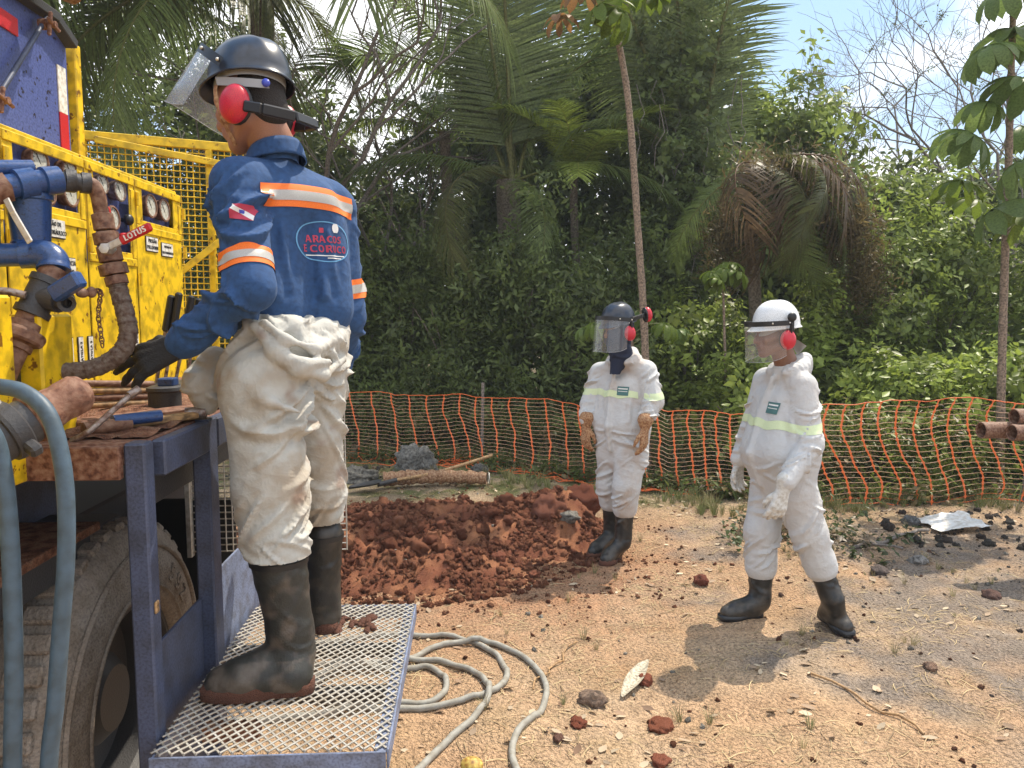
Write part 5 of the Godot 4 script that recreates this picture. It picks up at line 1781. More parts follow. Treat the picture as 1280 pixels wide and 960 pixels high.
	bare_tree("thin dark tree with few leaves rising behind the big leaved tree", Vector3(8.31, 2.49, -13) * Vector3(1, 0, 1), 6.6, 0.05, 4, 5, 110, Vector3(0.02, 0, 0))
	bare_tree("bare branching tree against the sky right of the near worker's helmet", Vector3(-2.41, 2.84, -12.5) * Vector3(1, 0, 1), 5.8, 0.045, 4, 41, 90, Vector3(0.10, 0, 0.0))
	bare_tree("slim bare tree behind the pale arching frond", Vector3(-1.84, 2.97, -14) * Vector3(1, 0, 1), 6.6, 0.04, 4, 43, 60, Vector3(0, 0, 0))
	bare_tree("thin bare stem left of the great palm", Vector3(-2.12, 3.02, -14.6) * Vector3(1, 0, 1), 7.2, 0.035, 3, 47, 40, Vector3(0.02, 0, 0))
	bare_tree("mottled pale trunk right behind the near worker's collar", Vector3(-2.79, 2.52, -11.5) * Vector3(1, 0, 1), 7.6, 0.065, 3, 50, 30, Vector3(0.02, 0, 0))

	# --- big leaved trees
	big_leaved("big_leaved_tree", "young tree with huge lobed leaves at the right edge", [Vector3(4.77, 0.08, -7.4), Vector3(4.73, 0.87, -7.4), Vector3(4.69, 2.02, -7.4), Vector3(4.63, 3.13, -7.35), Vector3(4.57, 3.98, -7.3), Vector3(4.55, 4.68, -7.3)], 0.042, 0.025, [
		[Vector3(4.53, 4.22, -7.2), 0.46, "lobed_0", 10, 8], [Vector3(4.16, 4.02, -7), 0.44, "lobed_1", 14, -10], [Vector3(4.42, 3.72, -6.9), 0.46, "lobed_0", 20, 0], [Vector3(4.25, 3.58, -7.1), 0.40, "lobed_2", 10, 10], [Vector3(3.96, 3.23, -6.8), 0.44, "lobed_0", 34, 6], [Vector3(4.47, 3.01, -6.9), 0.46, "lobed_1", 26, -8], [Vector3(3.99, 2.87, -7), 0.36, "bright_1", 12, 0], [Vector3(4.18, 2.6, -6.8), 0.46, "lobed_0", 38, 4], [Vector3(4.36, 2.77, -7.4), 0.34, "bright_0", 10, 14], [Vector3(4.71, 2.58, -7.1), 0.42, "bright_0", 20, 0], [Vector3(4.17, 3.34, -7.5), 0.36, "lobed_2", 6, 12], [Vector3(4.87, 4.36, -7.4), 0.5, "lobed_0", 10, 10], [Vector3(4.37, 4.57, -7.2), 0.44, "lobed_1", 18, 0], [Vector3(4.95, 3.47, -7.6), 0.45, "lobed_2", 0, 12]], M.pole_bark)
	big_leaved("slender_tree", "slender leaning trunk rising behind the middle worker to a few large leaves", [Vector3(1.43, -0.05, -8), Vector3(1.38, 1.38, -8), Vector3(1.29, 2.44, -7.95), Vector3(1.15, 3.85, -7.9), Vector3(0.97, 4.67, -7.85), Vector3(0.86, 5.17, -7.8)], 0.044, 0.025, [
		[Vector3(0.82, 4.59, -7.6), 0.42, "bright_0", 30, 6], [Vector3(1.01, 4.51, -7.5), 0.40, "bright_2", 30, -8], [Vector3(0.46, 4.53, -7.7), 0.30, "dry", 10, 10], [Vector3(0.68, 4.8, -7.8), 0.34, "dry", 0, 20], [Vector3(1.3, 4.79, -7.8), 0.38, "bright_1", 10, -10], [Vector3(0.9, 5.01, -7.6), 0.45, "bright_0", 10, 0], [Vector3(1.38, 4.76, -7.5), 0.4, "bright_1", 20, 0]], M.pole_bark)
	big_leaved("bright_sapling", "yellow green sapling left of the white helmet", [Vector3(2.44, -0.19, -8.6), Vector3(2.41, 0.73, -8.6), Vector3(2.37, 1.44, -8.6), Vector3(2.32, 2.1, -8.55)], 0.020, 0.012, [
		[Vector3(2.31, 2.19, -8.5), 0.30, "bright_2", 20, 0], [Vector3(2.16, 2.14, -8.4), 0.26, "bright_2", 10, 20], [Vector3(2.47, 2.15, -8.5), 0.28, "bright_1", 20, -14], [Vector3(2.43, 2.26, -8.7), 0.26, "bright_0", 0, 0], [Vector3(2.22, 2.05, -8.35), 0.22, "bright_2", 40, 0]], M.pole_bark, "sapling")
	big_leaved("sapling", "sapling with hanging leaves either side of the middle worker's head", [Vector3(1.32, -0.1, -8.2), Vector3(1.3, 0.77, -8.2), Vector3(1.27, 1.63, -8.2)], 0.018, 0.012, [
		[Vector3(0.86, 1.59, -8.1), 0.30, "bright_2", 10, 10], [Vector3(0.75, 1.54, -8.2), 0.26, "lobed_2", 0, 20], [Vector3(1.61, 1.59, -8.1), 0.30, "bright_2", 10, -10], [Vector3(1.79, 1.52, -8.3), 0.24, "lobed_2", 10, -20], [Vector3(1.12, 1.28, -8.3), 0.24, "bright_1", 10, 0], [Vector3(1.39, 1.71, -8.4), 0.28, "lobed_1", 0, 0]], M.pole_bark, "sapling")

	# --- low growth
	var where := []
	var tints := []
	var w2 := []
	var t2 := []
	for i in 2600:
		var s := vr.randf()
		var p := net_path(s)
		var back := vr.randf_range(-1.6, 0.35 if s < 0.6 else 0.02)
		if s < 0.62 and back > 0.0:
			back *= 0.6
		var x := p.x - back * 0.35
		var z := p.z + back
		var h := vr.randf() * (0.75 if back < -0.2 else 0.12) * (1.0 if s > 0.6 else 0.7)
		var up := Vector3(vr.randfn() * 0.3, 1, vr.randfn() * 0.3).normalized()
		var q := up.cross(Vector3(vr.randfn(), 0, vr.randfn())).normalized()
		var t := Transform3D(Basis(q, up, q.cross(up)).scaled(Vector3.ONE * vr.randf_range(0.45, 0.95)), Vector3(x, gh(x, z) + h, z))
		var c := fresh.lerp(olive, vr.randf()) if s > 0.6 else green.lerp(olive, vr.randf())
		if vr.randf() < 0.2:
			c = Color(0.20, 0.15, 0.07)
		if i % 2:
			where.append(t)
			tints.append(c * vr.randf_range(0.6, 1.3))
		else:
			w2.append(t)
			t2.append(c * vr.randf_range(0.6, 1.3))
	tag(copies("low_weeds", K.broad[0], M.leaf, where, tints), "low leafy weeds growing behind and through the orange net", "weeds", "", "stuff")
	tag(copies("low_creepers", K.thin[1], M.leaf, w2, t2), "thin leaved creepers and dry stalks along the foot of the net", "creepers", "", "stuff")
	# grass blades along the foot of the net and in tufts on the yard
	var mb := MB.new(Vector3.ZERO, Color.WHITE)
	mb.smooth()
	for k in 14:
		var a := k * 2.4
		var d := Vector3(cos(a), 0, sin(a))
		var l := 0.6 + 0.4 * fposmod(k * 0.37, 1.0)
		var b0 := d * 0.12
		var b1 := d * (0.12 + 0.22 * l) + Vector3(0, 0.65 * l, 0)
		var b2 := d * (0.12 + 0.6 * l) + Vector3(0, 0.95 * l, 0)
		var sd := Vector3(-d.z, 0, d.x) * 0.022
		mb.quad(b0 - sd, b0 + sd, b1 + sd * 0.8, b1 - sd * 0.8)
		mb.tri(b1 - sd * 0.8, b1 + sd * 0.8, b2)
	var tuft := mb.done()
	where = []
	tints = []
	for i in 1500:
		var s := vr.randf_range(0.1, 1.0)
		var p := net_path(s)
		var off := vr.randf_range(-0.8, 0.9 if s < 0.6 else 0.3)
		var x := p.x + vr.randfn() * 0.2
		var z := p.z + off
		if gn.get_noise_2d(x * 2.0, z * 2.0) < -0.05:
			continue
		where.append(Transform3D(lean(vr, 0.2).scaled(Vector3.ONE * vr.randf_range(0.05, 0.15)), Vector3(x, gh(x, z), z)))
		tints.append(Color(0.10, 0.14, 0.03).lerp(Color(0.30, 0.24, 0.11), vr.randf() * 0.9))
	for i in 260:
		var x := vr.randf_range(-0.6, 3.4)
		var z := vr.randf_range(-7.0, -2.6)
		if gn2.get_noise_2d(x * 2.6 + 70.0, z * 2.6) < 0.12 or mound(x, z) > -0.02:
			continue
		where.append(Transform3D(lean(vr, 0.3).scaled(Vector3.ONE * vr.randf_range(0.03, 0.085)), Vector3(x, gh(x, z), z)))
		tints.append(Color(0.16, 0.16, 0.06).lerp(Color(0.42, 0.33, 0.17), vr.randf()))
	tag(copies("grass", tuft, M.straw, where, tints), "short green and dry grass along the net and in tufts on the yard", "grass", "", "stuff")
	# leafy weeds and litter heap behind the right worker
	where = []
	tints = []
	for i in 120:
		var x := 2.25 + vr.randfn() * 0.28
		var z := -5.75 + vr.randfn() * 0.28
		where.append(Transform3D(lean(vr, 0.8).scaled(Vector3.ONE * vr.randf_range(0.3, 0.7)), Vector3(x, gh(x, z) + vr.randf() * 0.12, z)))
		tints.append((Color(0.07, 0.10, 0.03) if vr.randf() < 0.5 else Color(0.34, 0.26, 0.17)) * vr.randf_range(0.6, 1.3))
	tag(copies("weed_litter", K.broad[2], M.leaf, where, tints), "small patch of weeds and dead leaves behind the right worker's legs", "weeds", "", "stuff")


# ---------------------------------------------------------------- people: bodies and clothes as smooth fields meshed by surface nets
class Fld:
	var o: Vector3
	var h: float
	var nx: int
	var ny: int
	var nz: int
	var s := PackedFloat32Array()
	var k: float
	var fold_noise: FastNoiseLite
	var first := PackedInt32Array()
	var last := PackedInt32Array()
	var shift := Vector3.ZERO
	const NU := 48
	const NA := 56

	func _init(lo: Vector3, hi: Vector3, cell: float, sharp: float, seed_ := 1):
		o = lo
		h = cell
		k = sharp
		nx = int((hi.x - lo.x) / h) + 2
		ny = int((hi.y - lo.y) / h) + 2
		nz = int((hi.z - lo.z) / h) + 2
		s.resize(nx * ny * nz)
		first.resize(ny * nz)
		first.fill(nx)
		last.resize(ny * nz)
		last.fill(-1)
		fold_noise = FastNoiseLite.new()
		fold_noise.seed = seed_
		fold_noise.frequency = 1.0
		fold_noise.fractal_type = FastNoiseLite.FRACTAL_NONE

	# folds of cloth round a limb, as a table of heights over (length, angle): swags across it, or drapes along it
	func fold_table(length: float, n: int, along: bool, seed_: int, bias: float) -> PackedFloat32Array:
		var r := RandomNumberGenerator.new()
		r.seed = seed_
		var t := PackedFloat32Array()
		t.resize(NU * NA)
		for f in n:
			var u0 := r.randf_range(-0.04, 1.04) * length
			var a0 := r.randf_range(-PI, PI)
			var slope := bias + r.randf_range(-0.05, 0.05)
			var sag := r.randf_range(0.0, 0.05)
			var wide := r.randf_range(0.55, 1.7)
			var w := r.randf_range(0.008, 0.017)
			var amp := r.randf_range(0.4, 1.0)
			var lean_ := r.randf_range(-1.2, 1.2)
			for i in NU:
				var u := length * i / (NU - 1.0)
				for j in NA:
					var da := wrapf(TAU * j / NA - a0, -PI, PI)
					var x: float
					var win: float
					if along:
						x = wrapf(da - lean_ * (u - u0), -PI, PI) / (w * 9.0)
						win = exp(-pow((u - u0) / (length * wide * 0.4), 4.0))
					else:
						x = (u - u0 - slope * da + sag * da * da) / w
						win = exp(-pow(da / wide, 4.0))
					if absf(x) < 3.5 and win > 0.01:
						t[i * NA + j] += amp * win * (exp(-absf(pow(absf(x), 1.4))) - 0.4 * exp(-(x - 1.7) * (x - 1.7)) - 0.4 * exp(-(x + 1.7) * (x + 1.7)))
		return t

	# a tapered capsule, flattened by sq along ax, with cloth folds of depth fold across its length
	func add(a: Vector3, b: Vector3, ra: float, rb: float, ax := Vector3.ZERO, sq := 1.0, fold := 0.0, f1 := 11.0, f2 := 4.0, shear := Vector3.ZERO):
		var m := maxf(ra, rb) + 3.6 / k + fold
		var lo := Vector3(minf(a.x, b.x) - m, minf(a.y, b.y) - m, minf(a.z, b.z) - m)
		var hi := Vector3(maxf(a.x, b.x) + m, maxf(a.y, b.y) + m, maxf(a.z, b.z) + m)
		var i0 := clampi(int((lo.x - o.x) / h), 0, nx - 1)
		var i1 := clampi(int((hi.x - o.x) / h) + 1, 0, nx - 1)
		var j0 := clampi(int((lo.y - o.y) / h), 0, ny - 1)
		var j1 := clampi(int((hi.y - o.y) / h) + 1, 0, ny - 1)
		var k0 := clampi(int((lo.z - o.z) / h), 0, nz - 1)
		var k1 := clampi(int((hi.z - o.z) / h) + 1, 0, nz - 1)
		var ba := b - a
		var bb := maxf(ba.length_squared(), 1e-9)
		var al := ba / sqrt(bb)
		var dr := rb - ra
		var flat := sq != 1.0
		var len := sqrt(bb)
		var tab := PackedFloat32Array()
		var e1 := al.cross(Vector3.RIGHT if absf(al.x) < 0.8 else Vector3.UP).normalized()
		var e2 := al.cross(e1)
		if fold > 0.0:
			tab = fold_table(len, int(len * maxf(f1, f2) * 2.2) + 4, f2 > f1, int(absf(shift.x * 31.0 + shift.y * 7.0 + shift.z) + len * 1000.0) + fold_noise.seed, clampf(shear.x * 0.10, -0.12, 0.12))
		for kz in range(k0, k1 + 1):
			for jy in range(j0, j1 + 1):
				var rw := kz * ny + jy
				var row := rw * nx
				first[rw] = mini(first[rw], i0)
				last[rw] = maxi(last[rw], i1)
				var pa := Vector3(o.x + i0 * h, o.y + jy * h, o.z + kz * h) - a
				for ix in range(i0, i1 + 1):
					var q := pa
					if flat:
						q += ax * (q.dot(ax) * (sq - 1.0))
					var t := clampf(q.dot(ba) / bb, 0.0, 1.0)
					var d := (q - ba * t).length() - (ra + dr * t)
					if fold > 0.0 and d < 0.04 and d > -0.04:
						var u := clampf(pa.dot(al) / len, 0.0, 0.9999) * (NU - 1)
						var an := (atan2(pa.dot(e2), pa.dot(e1)) + PI) / TAU * NA
						var iu := int(u)
						var ia := int(an)
						var fu := u - iu
						var fa := an - ia
						var i00 := iu * NA + ia % NA
						var i01 := iu * NA + (ia + 1) % NA
						d -= fold * 1.8 * clampf(minf(t, 1.0 - t) * len / 0.022, 0.0, 1.0) * lerpf(lerpf(tab[i00], tab[i01], fa), lerpf(tab[i00 + NA], tab[i01 + NA], fa), fu)
					s[row + ix] += exp(-k * d)
					pa.x += h

	func chain(pts: Array, r, ax := Vector3.ZERO, sq := 1.0, fold := 0.0, f1 := 11.0, f2 := 4.0, shear := Vector3.ZERO):
		for i in pts.size() - 1:
			var ra: float = r[i] if r is Array else r
			var rb: float = r[i + 1] if r is Array else r
			add(pts[i], pts[i + 1], ra, rb, ax, sq, fold, f1, f2, shear)

	func dist(p: Vector3) -> float:
		var q := (p - o) / h
		var i := int(q.x)
		var j := int(q.y)
		var l := int(q.z)
		if q.x < 0 or q.y < 0 or q.z < 0 or i >= nx - 1 or j >= ny - 1 or l >= nz - 1:
			return 0.1
		var f := q - Vector3(i, j, l)
		var b := (l * ny + j) * nx + i
		var g := func(at: int) -> float: return minf(0.1, -log(maxf(s[at], 1e-6)) / k)
		var e := nx * ny
		var c00 := lerpf(g.call(b), g.call(b + 1), f.x)
		var c10 := lerpf(g.call(b + nx), g.call(b + nx + 1), f.x)
		var c01 := lerpf(g.call(b + e), g.call(b + e + 1), f.x)
		var c11 := lerpf(g.call(b + e + nx), g.call(b + e + nx + 1), f.x)
		return lerpf(lerpf(c00, c10, f.y), lerpf(c01, c11, f.y), f.z)

	# where a ray first meets the surface
	func hit(p: Vector3, dir: Vector3, far := 0.5) -> Vector3:
		var t := 0.0
		if dist(p) < 0.0:
			return Vector3.INF
		while t < far:
			var d := dist(p + dir * t)
			if d < 0.0:
				var step := h
				for i in 6:
					step *= 0.5
					t += -step if dist(p + dir * t) < 0.0 else step
				return p + dir * t
			t += maxf(h * 0.4, d * 0.6)
		return Vector3.INF

	func mesh(org: Vector3, tint = null, into: ArrayMesh = null) -> ArrayMesh:
		var v := PackedVector3Array()
		var nr := PackedVector3Array()
		var col := PackedColorArray()
		var idx := PackedInt32Array()
		var cell := PackedInt32Array()
		cell.resize(nx * ny * nz)
		cell.fill(-1)
		var e := nx * ny
		var off := [0, 1, nx, nx + 1, e, e + 1, e + nx, e + nx + 1]
		var edges := [[0, 1], [2, 3], [4, 5], [6, 7], [0, 2], [1, 3], [4, 6], [5, 7], [0, 4], [1, 5], [2, 6], [3, 7]]
		var cx := [0, 1, 0, 1, 0, 1, 0, 1]
		var cy := [0, 0, 1, 1, 0, 0, 1, 1]
		var cz := [0, 0, 0, 0, 1, 1, 1, 1]
		var dv := PackedFloat32Array()
		dv.resize(8)
		var act := PackedInt32Array()
		for kz in nz - 1:
			for jy in ny - 1:
				var rw := kz * ny + jy
				var x0 := maxi(0, mini(mini(first[rw], first[rw + 1]), mini(first[rw + ny], first[rw + ny + 1])) - 1)
				var x1 := mini(nx - 1, maxi(maxi(last[rw], last[rw + 1]), maxi(last[rw + ny], last[rw + ny + 1])) + 1)
				var b := rw * nx + x0
				for ix in range(x0, x1):
					var in0 := s[b] > 1.0
					if (s[b + 1] > 1.0) == in0 and (s[b + nx] > 1.0) == in0 and (s[b + e] > 1.0) == in0 and (s[b + nx + 1] > 1.0) == in0 and (s[b + e + 1] > 1.0) == in0 and (s[b + e + nx] > 1.0) == in0 and (s[b + e + nx + 1] > 1.0) == in0:
						b += 1
						continue
					for c in 8:
						dv[c] = -log(maxf(s[b + off[c]], 1e-9)) / k
					var sum := Vector3.ZERO
					var n := 0
					for ed in edges:
						var p0 := dv[ed[0]]
						var p1 := dv[ed[1]]
						if (p0 < 0.0) != (p1 < 0.0):
							var t := p0 / (p0 - p1)
							sum += Vector3(lerpf(cx[ed[0]], cx[ed[1]], t), lerpf(cy[ed[0]], cy[ed[1]], t), lerpf(cz[ed[0]], cz[ed[1]], t))
							n += 1
					var p := o + (Vector3(ix, jy, kz) + sum / n) * h
					cell[b] = v.size()
					act.append(b)
					v.append(p - org)
					var g := Vector3(dv[1] + dv[3] + dv[5] + dv[7] - dv[0] - dv[2] - dv[4] - dv[6], dv[2] + dv[3] + dv[6] + dv[7] - dv[0] - dv[1] - dv[4] - dv[5], dv[4] + dv[5] + dv[6] + dv[7] - dv[0] - dv[1] - dv[2] - dv[3])
					nr.append(g.normalized())
					if tint != null:
						col.append(tint.call(p))
					b += 1
		for b in act:
			var ix := b % nx
			var jy := (b / nx) % ny
			var kz := b / e
			if ix < 1 or jy < 1 or kz < 1 or ix >= nx - 1 or jy >= ny - 1 or kz >= nz - 1:
				continue
			var in0 := s[b] > 1.0
			for a in 3:
				var st: int = [1, nx, e][a]
				if (s[b + st] > 1.0) == in0:
					continue
				var u: int = [nx, e, 1][a]
				var w: int = [e, 1, nx][a]
				var q0 := cell[b - u - w]
				var q1 := cell[b - w]
				var q2 := cell[b]
				var q3 := cell[b - u]
				if q0 < 0 or q1 < 0 or q2 < 0 or q3 < 0:
					continue
				if in0:
					idx.append_array([q0, q2, q1, q0, q3, q2])
				else:
					idx.append_array([q0, q1, q2, q0, q2, q3])
		var arr := []
		arr.resize(Mesh.ARRAY_MAX)
		arr[Mesh.ARRAY_VERTEX] = v
		arr[Mesh.ARRAY_NORMAL] = nr
		if tint != null:
			arr[Mesh.ARRAY_COLOR] = col
		arr[Mesh.ARRAY_INDEX] = idx
		var m := into if into != null else ArrayMesh.new()
		m.add_surface_from_arrays(Mesh.PRIMITIVE_TRIANGLES, arr)
		return m


func frame(fwd: Vector3, up := Vector3.UP) -> Basis:
	var z := -fwd.normalized()
	var x := up.cross(z).normalized()
	return Basis(x, z.cross(x), z)


# a patch of cloth or print lying on a field's surface: f(i, j) gives [start, direction]
func laid(fld: Fld, f: Callable, nu: int, nv: int, lift: float, org: Vector3, gap := 0.06, near_to := Vector3.INF) -> ArrayMesh:
	var g := []
	for i in nu + 1:
		var row := []
		for j in nv + 1:
			var r: Array = f.call(float(i) / nu, float(j) / nv)
			var p := fld.hit(r[0], r[1])
			row.append(p - r[1] * lift if p != Vector3.INF else p)
		g.append(row)
	var mb := MB.new(org)
	mb.smooth()
	for i in nu:
		for j in nv:
			var q := [g[i][j], g[i + 1][j], g[i + 1][j + 1], g[i][j + 1]]
			if q.any(func(p): return p == Vector3.INF or near_to != Vector3.INF and p.distance_to(near_to) > 0.05):
				continue
			if q[0].distance_to(q[2]) > gap or q[1].distance_to(q[3]) > gap:
				continue
			mb.quad(q[0], q[1], q[2], q[3])
	return mb.done()


func laid_words(fld: Fld, text: String, size: float, at: Vector3, x: Vector3, y: Vector3, dir: Vector3, lift: float, org: Vector3) -> ArrayMesh:
	var arr := words(text, size, 0.0004).get_mesh_arrays()
	var v: PackedVector3Array = arr[Mesh.ARRAY_VERTEX]
	var nr := PackedVector3Array()
	for i in v.size():
		var s := at + x * v[i].x + y * v[i].y
		var p := fld.hit(s, dir)
		v[i] = (p if p != Vector3.INF else s + dir * 0.3) - dir * (lift + v[i].z) - org
		nr.append(-dir)
	arr[Mesh.ARRAY_VERTEX] = v
	arr[Mesh.ARRAY_NORMAL] = nr
	arr[Mesh.ARRAY_TANGENT] = null
	arr[Mesh.ARRAY_TEX_UV] = null
	var m := ArrayMesh.new()
	m.add_surface_from_arrays(Mesh.PRIMITIVE_TRIANGLES, arr)
	return m


# one continuous skin surface: head with its face, neck, trunk and limbs under the clothes
func make_body(o: Node3D, hc: Vector3, hb: Basis, J: Dictionary, skin):
	var org := o.position
	var f := Fld.new(hc - Vector3.ONE * 0.20, hc + Vector3.ONE * 0.17, 0.0045, 150.0)
	var L := func(x: float, y: float, z: float) -> Vector3: return hc + hb * Vector3(x, y, z)
	f.add(L.call(0, 0.03, 0.022), L.call(0, 0.03, -0.018), 0.078, 0.075, hb.x, 1.12)
	f.add(L.call(0, -0.01, -0.03), L.call(0, -0.06, -0.045), 0.062, 0.046, hb.x, 1.05)
	f.add(L.call(0, 0.045, -0.06), L.call(0, 0.0, -0.065), 0.035, 0.025)
	f.add(L.call(0, 0.010, -0.092), L.call(0, -0.030, -0.112), 0.008, 0.0125)
	f.add(L.call(0, -0.03, -0.108), L.call(0, -0.034, -0.095), 0.011, 0.012)
	f.add(L.call(0, -0.098, -0.070), L.call(0, -0.104, -0.080), 0.022, 0.016)
	f.add(L.call(-0.017, -0.058, -0.094), L.call(0.017, -0.058, -0.094), 0.006, 0.006)
	f.add(L.call(-0.015, -0.070, -0.091), L.call(0.015, -0.070, -0.091), 0.007, 0.007)
	for sx in [-1.0, 1.0]:
		f.add(L.call(sx * 0.052, -0.06, 0.0), L.call(sx * 0.012, -0.098, -0.070), 0.026, 0.020)
		f.add(L.call(sx * 0.042, -0.022, -0.066), L.call(sx * 0.05, -0.015, -0.03), 0.024, 0.024)
		f.add(L.call(sx * 0.018, 0.024, -0.090), L.call(sx * 0.046, 0.022, -0.074), 0.010, 0.010)
		f.add(L.call(sx * 0.012, -0.033, -0.099), L.call(sx * 0.013, -0.033, -0.098), 0.008, 0.008)
		f.add(L.call(sx * 0.080, 0.012, 0.008), L.call(sx * 0.077, -0.035, 0.0), 0.019, 0.011, hb.x, 1.6)
	f.add(L.call(0, -0.05, 0.022), J.neck, 0.058, 0.062)
	var m := f.mesh(org)
	var g := Fld.new(J.lo, J.hi, 0.02, 60.0)
	var mid: Vector3 = (J.shL + J.shR) * 0.5 - Vector3(0, 0.06, 0)
	g.add(J.neck - Vector3(0, 0.02, 0), mid, 0.034, 0.04)
	g.add(J.shL - Vector3(0, 0.045, 0), J.shR - Vector3(0, 0.045, 0), 0.028, 0.028)
	var pel: Vector3 = (J.hipL + J.hipR) * 0.5
	g.add(mid, pel, 0.05, 0.06)
	for q in ["L", "R"]:
		g.chain([J["sh" + q], J["el" + q], J["wr" + q]], [0.026, 0.026, 0.022])
		g.chain([J["hip" + q], J["kn" + q], J["an" + q]], [0.055, 0.04, 0.03])
	g.mesh(org, null, m)
	var b := put("body", m, skin, o)
	for sx in [-1.0, 1.0]:
		var mb := MB.new(org)
		mb.blob(L.call(sx * 0.030, 0.004, -0.0785), Vector3.ONE * 0.0125, hb, 8, 12)
		var e := put("eye", mb.done(), M.badge_white, b)
		mb = MB.new(org)
		mb.blob(L.call(sx * 0.030, 0.004, -0.0885), Vector3(0.0055, 0.0055, 0.003), hb, 6, 10)
		put("iris", mb.done(), M.ink, b)
	var hf := Fld.new(hc - Vector3.ONE * 0.15, hc + Vector3.ONE * 0.15, 0.006, 150.0)
	hf.add(L.call(0, 0.03, 0.032), L.call(0, -0.03, 0.040), 0.0765, 0.066, hb.x, 1.08)
	put("hair", hf.mesh(org), M.hair, o)
	return f


# hard hat with brim, ribs, inside and harness; at: middle of the rim
func make_hat(o: Node3D, at: Vector3, hb: Basis, shell, size := 1.0):
	var org := o.position
	var ring := func(i: int, n: int, j: float, inset: float) -> Vector3:
		var a := TAU * i / n
		var fx := sin(a)
		var fz := -cos(a)
		var front := maxf(0.0, -fz)
		var back := maxf(0.0, fz)
		var rx := 0.108 - inset
		var rz := 0.126 - inset
		if j < 0.0:
			var w := 0.003 + 0.028 * pow(front, 3.0) + 0.006 * pow(back, 2.0)
			return at + hb * (Vector3(fx * (rx + w * -j), 0.012 * j * (1.0 + front * 0.9), fz * (rz + w * -j)) * size)
		var th := j * PI / 2
		var c := pow(cos(th), 0.75)
		var y := pow(sin(th), 0.92) * (0.128 - inset)
		var p := Vector3(fx * rx * c, y, fz * rz * c)
		p.y += 0.007 * exp(-pow(p.x / 0.022, 2.0)) * smoothstep(0.03, 0.09, y)
		p.y += 0.003 * exp(-pow((absf(p.x) - 0.055) / 0.008, 2.0)) * smoothstep(0.04, 0.09, y)
		return at + hb * (p * size)
	var mb := MB.new(org)
	mb.sheet(func(i, j): return ring.call(i, 48, -1.0 + j * 0.5 if j < 3 else (j - 2) / 12.0, 0.0), 48, 14, true)
	mb.sheet(func(i, j): return ring.call(i, 48, -1.0 + j * 0.5 if j < 3 else (j - 2) / 12.0, 0.0035) - hb.y * 0.003, 48, 13, true)
	mb.tube(range(49).map(func(i): return ring.call(i, 48, -1.0, 0.001) - hb.y * 0.0015), 0.0032, 6, false)
	var hat := put("hard_hat", mb.done(), shell, o)
	mb = MB.new(org)
	mb.sheet(func(i, j): return ring.call(i, 40, (j) / 10.0, 0.009) - hb.y * 0.004, 40, 9, true)
	put("lining", mb.done(), M.hat_inside, hat)
	mb = MB.new(org)
	mb.sheet(func(i, j):
		var a: float = TAU * i / 40.0
		return at + hb * (Vector3(sin(a) * 0.091, -0.022 + j * 0.030 - 0.030 * smoothstep(0.2, 1.0, -cos(a + PI)), -cos(a) * 0.108) * size), 40, 1, true)
	put("head_band", mb.done(), M.grey_plastic, hat)
	return hat


func make_shield(o: Node3D, at: Vector3, hb: Basis, lift: float, material, length := 0.20):
	var org := o.position
	var piv := at + hb * Vector3(0, 0.012, -0.02)
	var rb := hb * Basis(Vector3.RIGHT, deg_to_rad(lift))
	var f := func(a: float, y: float) -> Vector3:
		return piv + rb * Vector3(sin(a) * 0.136, y, 0.03 - cos(a) * 0.185)
	var mb := MB.new(org)
	mb.sheet(func(i, j):
		var a: float = deg_to_rad(lerpf(-82, 82, i / 32.0))
		var e: float = absf(i / 16.0 - 1.0)
		return f.call(a, 0.012 - j / 10.0 * length * (1.0 - 0.16 * pow(e, 5.0))), 32, 10)
	var sh := put("face_shield", mb.done(), material, o)
	mb = MB.new(org)
	mb.sheet(func(i, j):
		var a: float = deg_to_rad(lerpf(-92, 92, i / 32.0))
		return f.call(a, -0.010 + j * 0.027) + (f.call(a, 0.0) - f.call(a, 0.0).lerp(piv, 0.01)) * 0.6, 32, 1)
	put("shield_band", mb.done(), M.black, sh)
	for e in [-88.0, -60.0, 60.0, 88.0]:
		mb = MB.new(org)
		var p: Vector3 = f.call(deg_to_rad(e), 0.004)
		mb.blob(p + (p - piv).normalized() * 0.004, Vector3.ONE * 0.005, Basis(), 6, 8)
		put("rivet", mb.done(), M.zinc, sh)
	mb = MB.new(org)
	var edge := []
	for i in 33:
		var a := deg_to_rad(lerpf(-82, 82, i / 32.0))
		var e := absf(i / 16.0 - 1.0)
		edge.append(f.call(a, 0.012 - length * (1.0 - 0.16 * pow(e, 5.0))))
	mb.tube(edge, 0.0012, 5, false)
	put("shield_edge", mb.done(), M.grey_plastic, sh)
	return sh


func make_muff(o: Node3D, c: Vector3, hb: Basis, out: Vector3, arm: Array):
	var org := o.position
	var y := hb.y
	var x := out.normalized()
	var z := x.cross(y).normalized()
	y = z.cross(x)
	var bs := Basis(x, y, z)
	var mb := MB.new(org)
	mb.smooth()
	mb.blob(c + x * 0.014, Vector3(0.033, 0.053, 0.043), bs, 14, 20)
	var mf := put("ear_muff", mb.done(), M.muff_red, o)
	mb = MB.new(org)
	mb.blob(c - x * 0.004, Vector3(0.016, 0.054, 0.044), bs, 8, 20)
	put("cushion", mb.done(), M.black, mf)
	if arm.size() > 1:
		for i in arm.size() - 1:
			mb = MB.new(org)
			mb.bar(arm[i], arm[i + 1], 0.030 if arm.size() > 2 else 0.012, 0.012 if arm.size() > 2 else 0.024, x, 0.004)
			put("muff_arm", mb.done(), M.black, mf)
	return mf


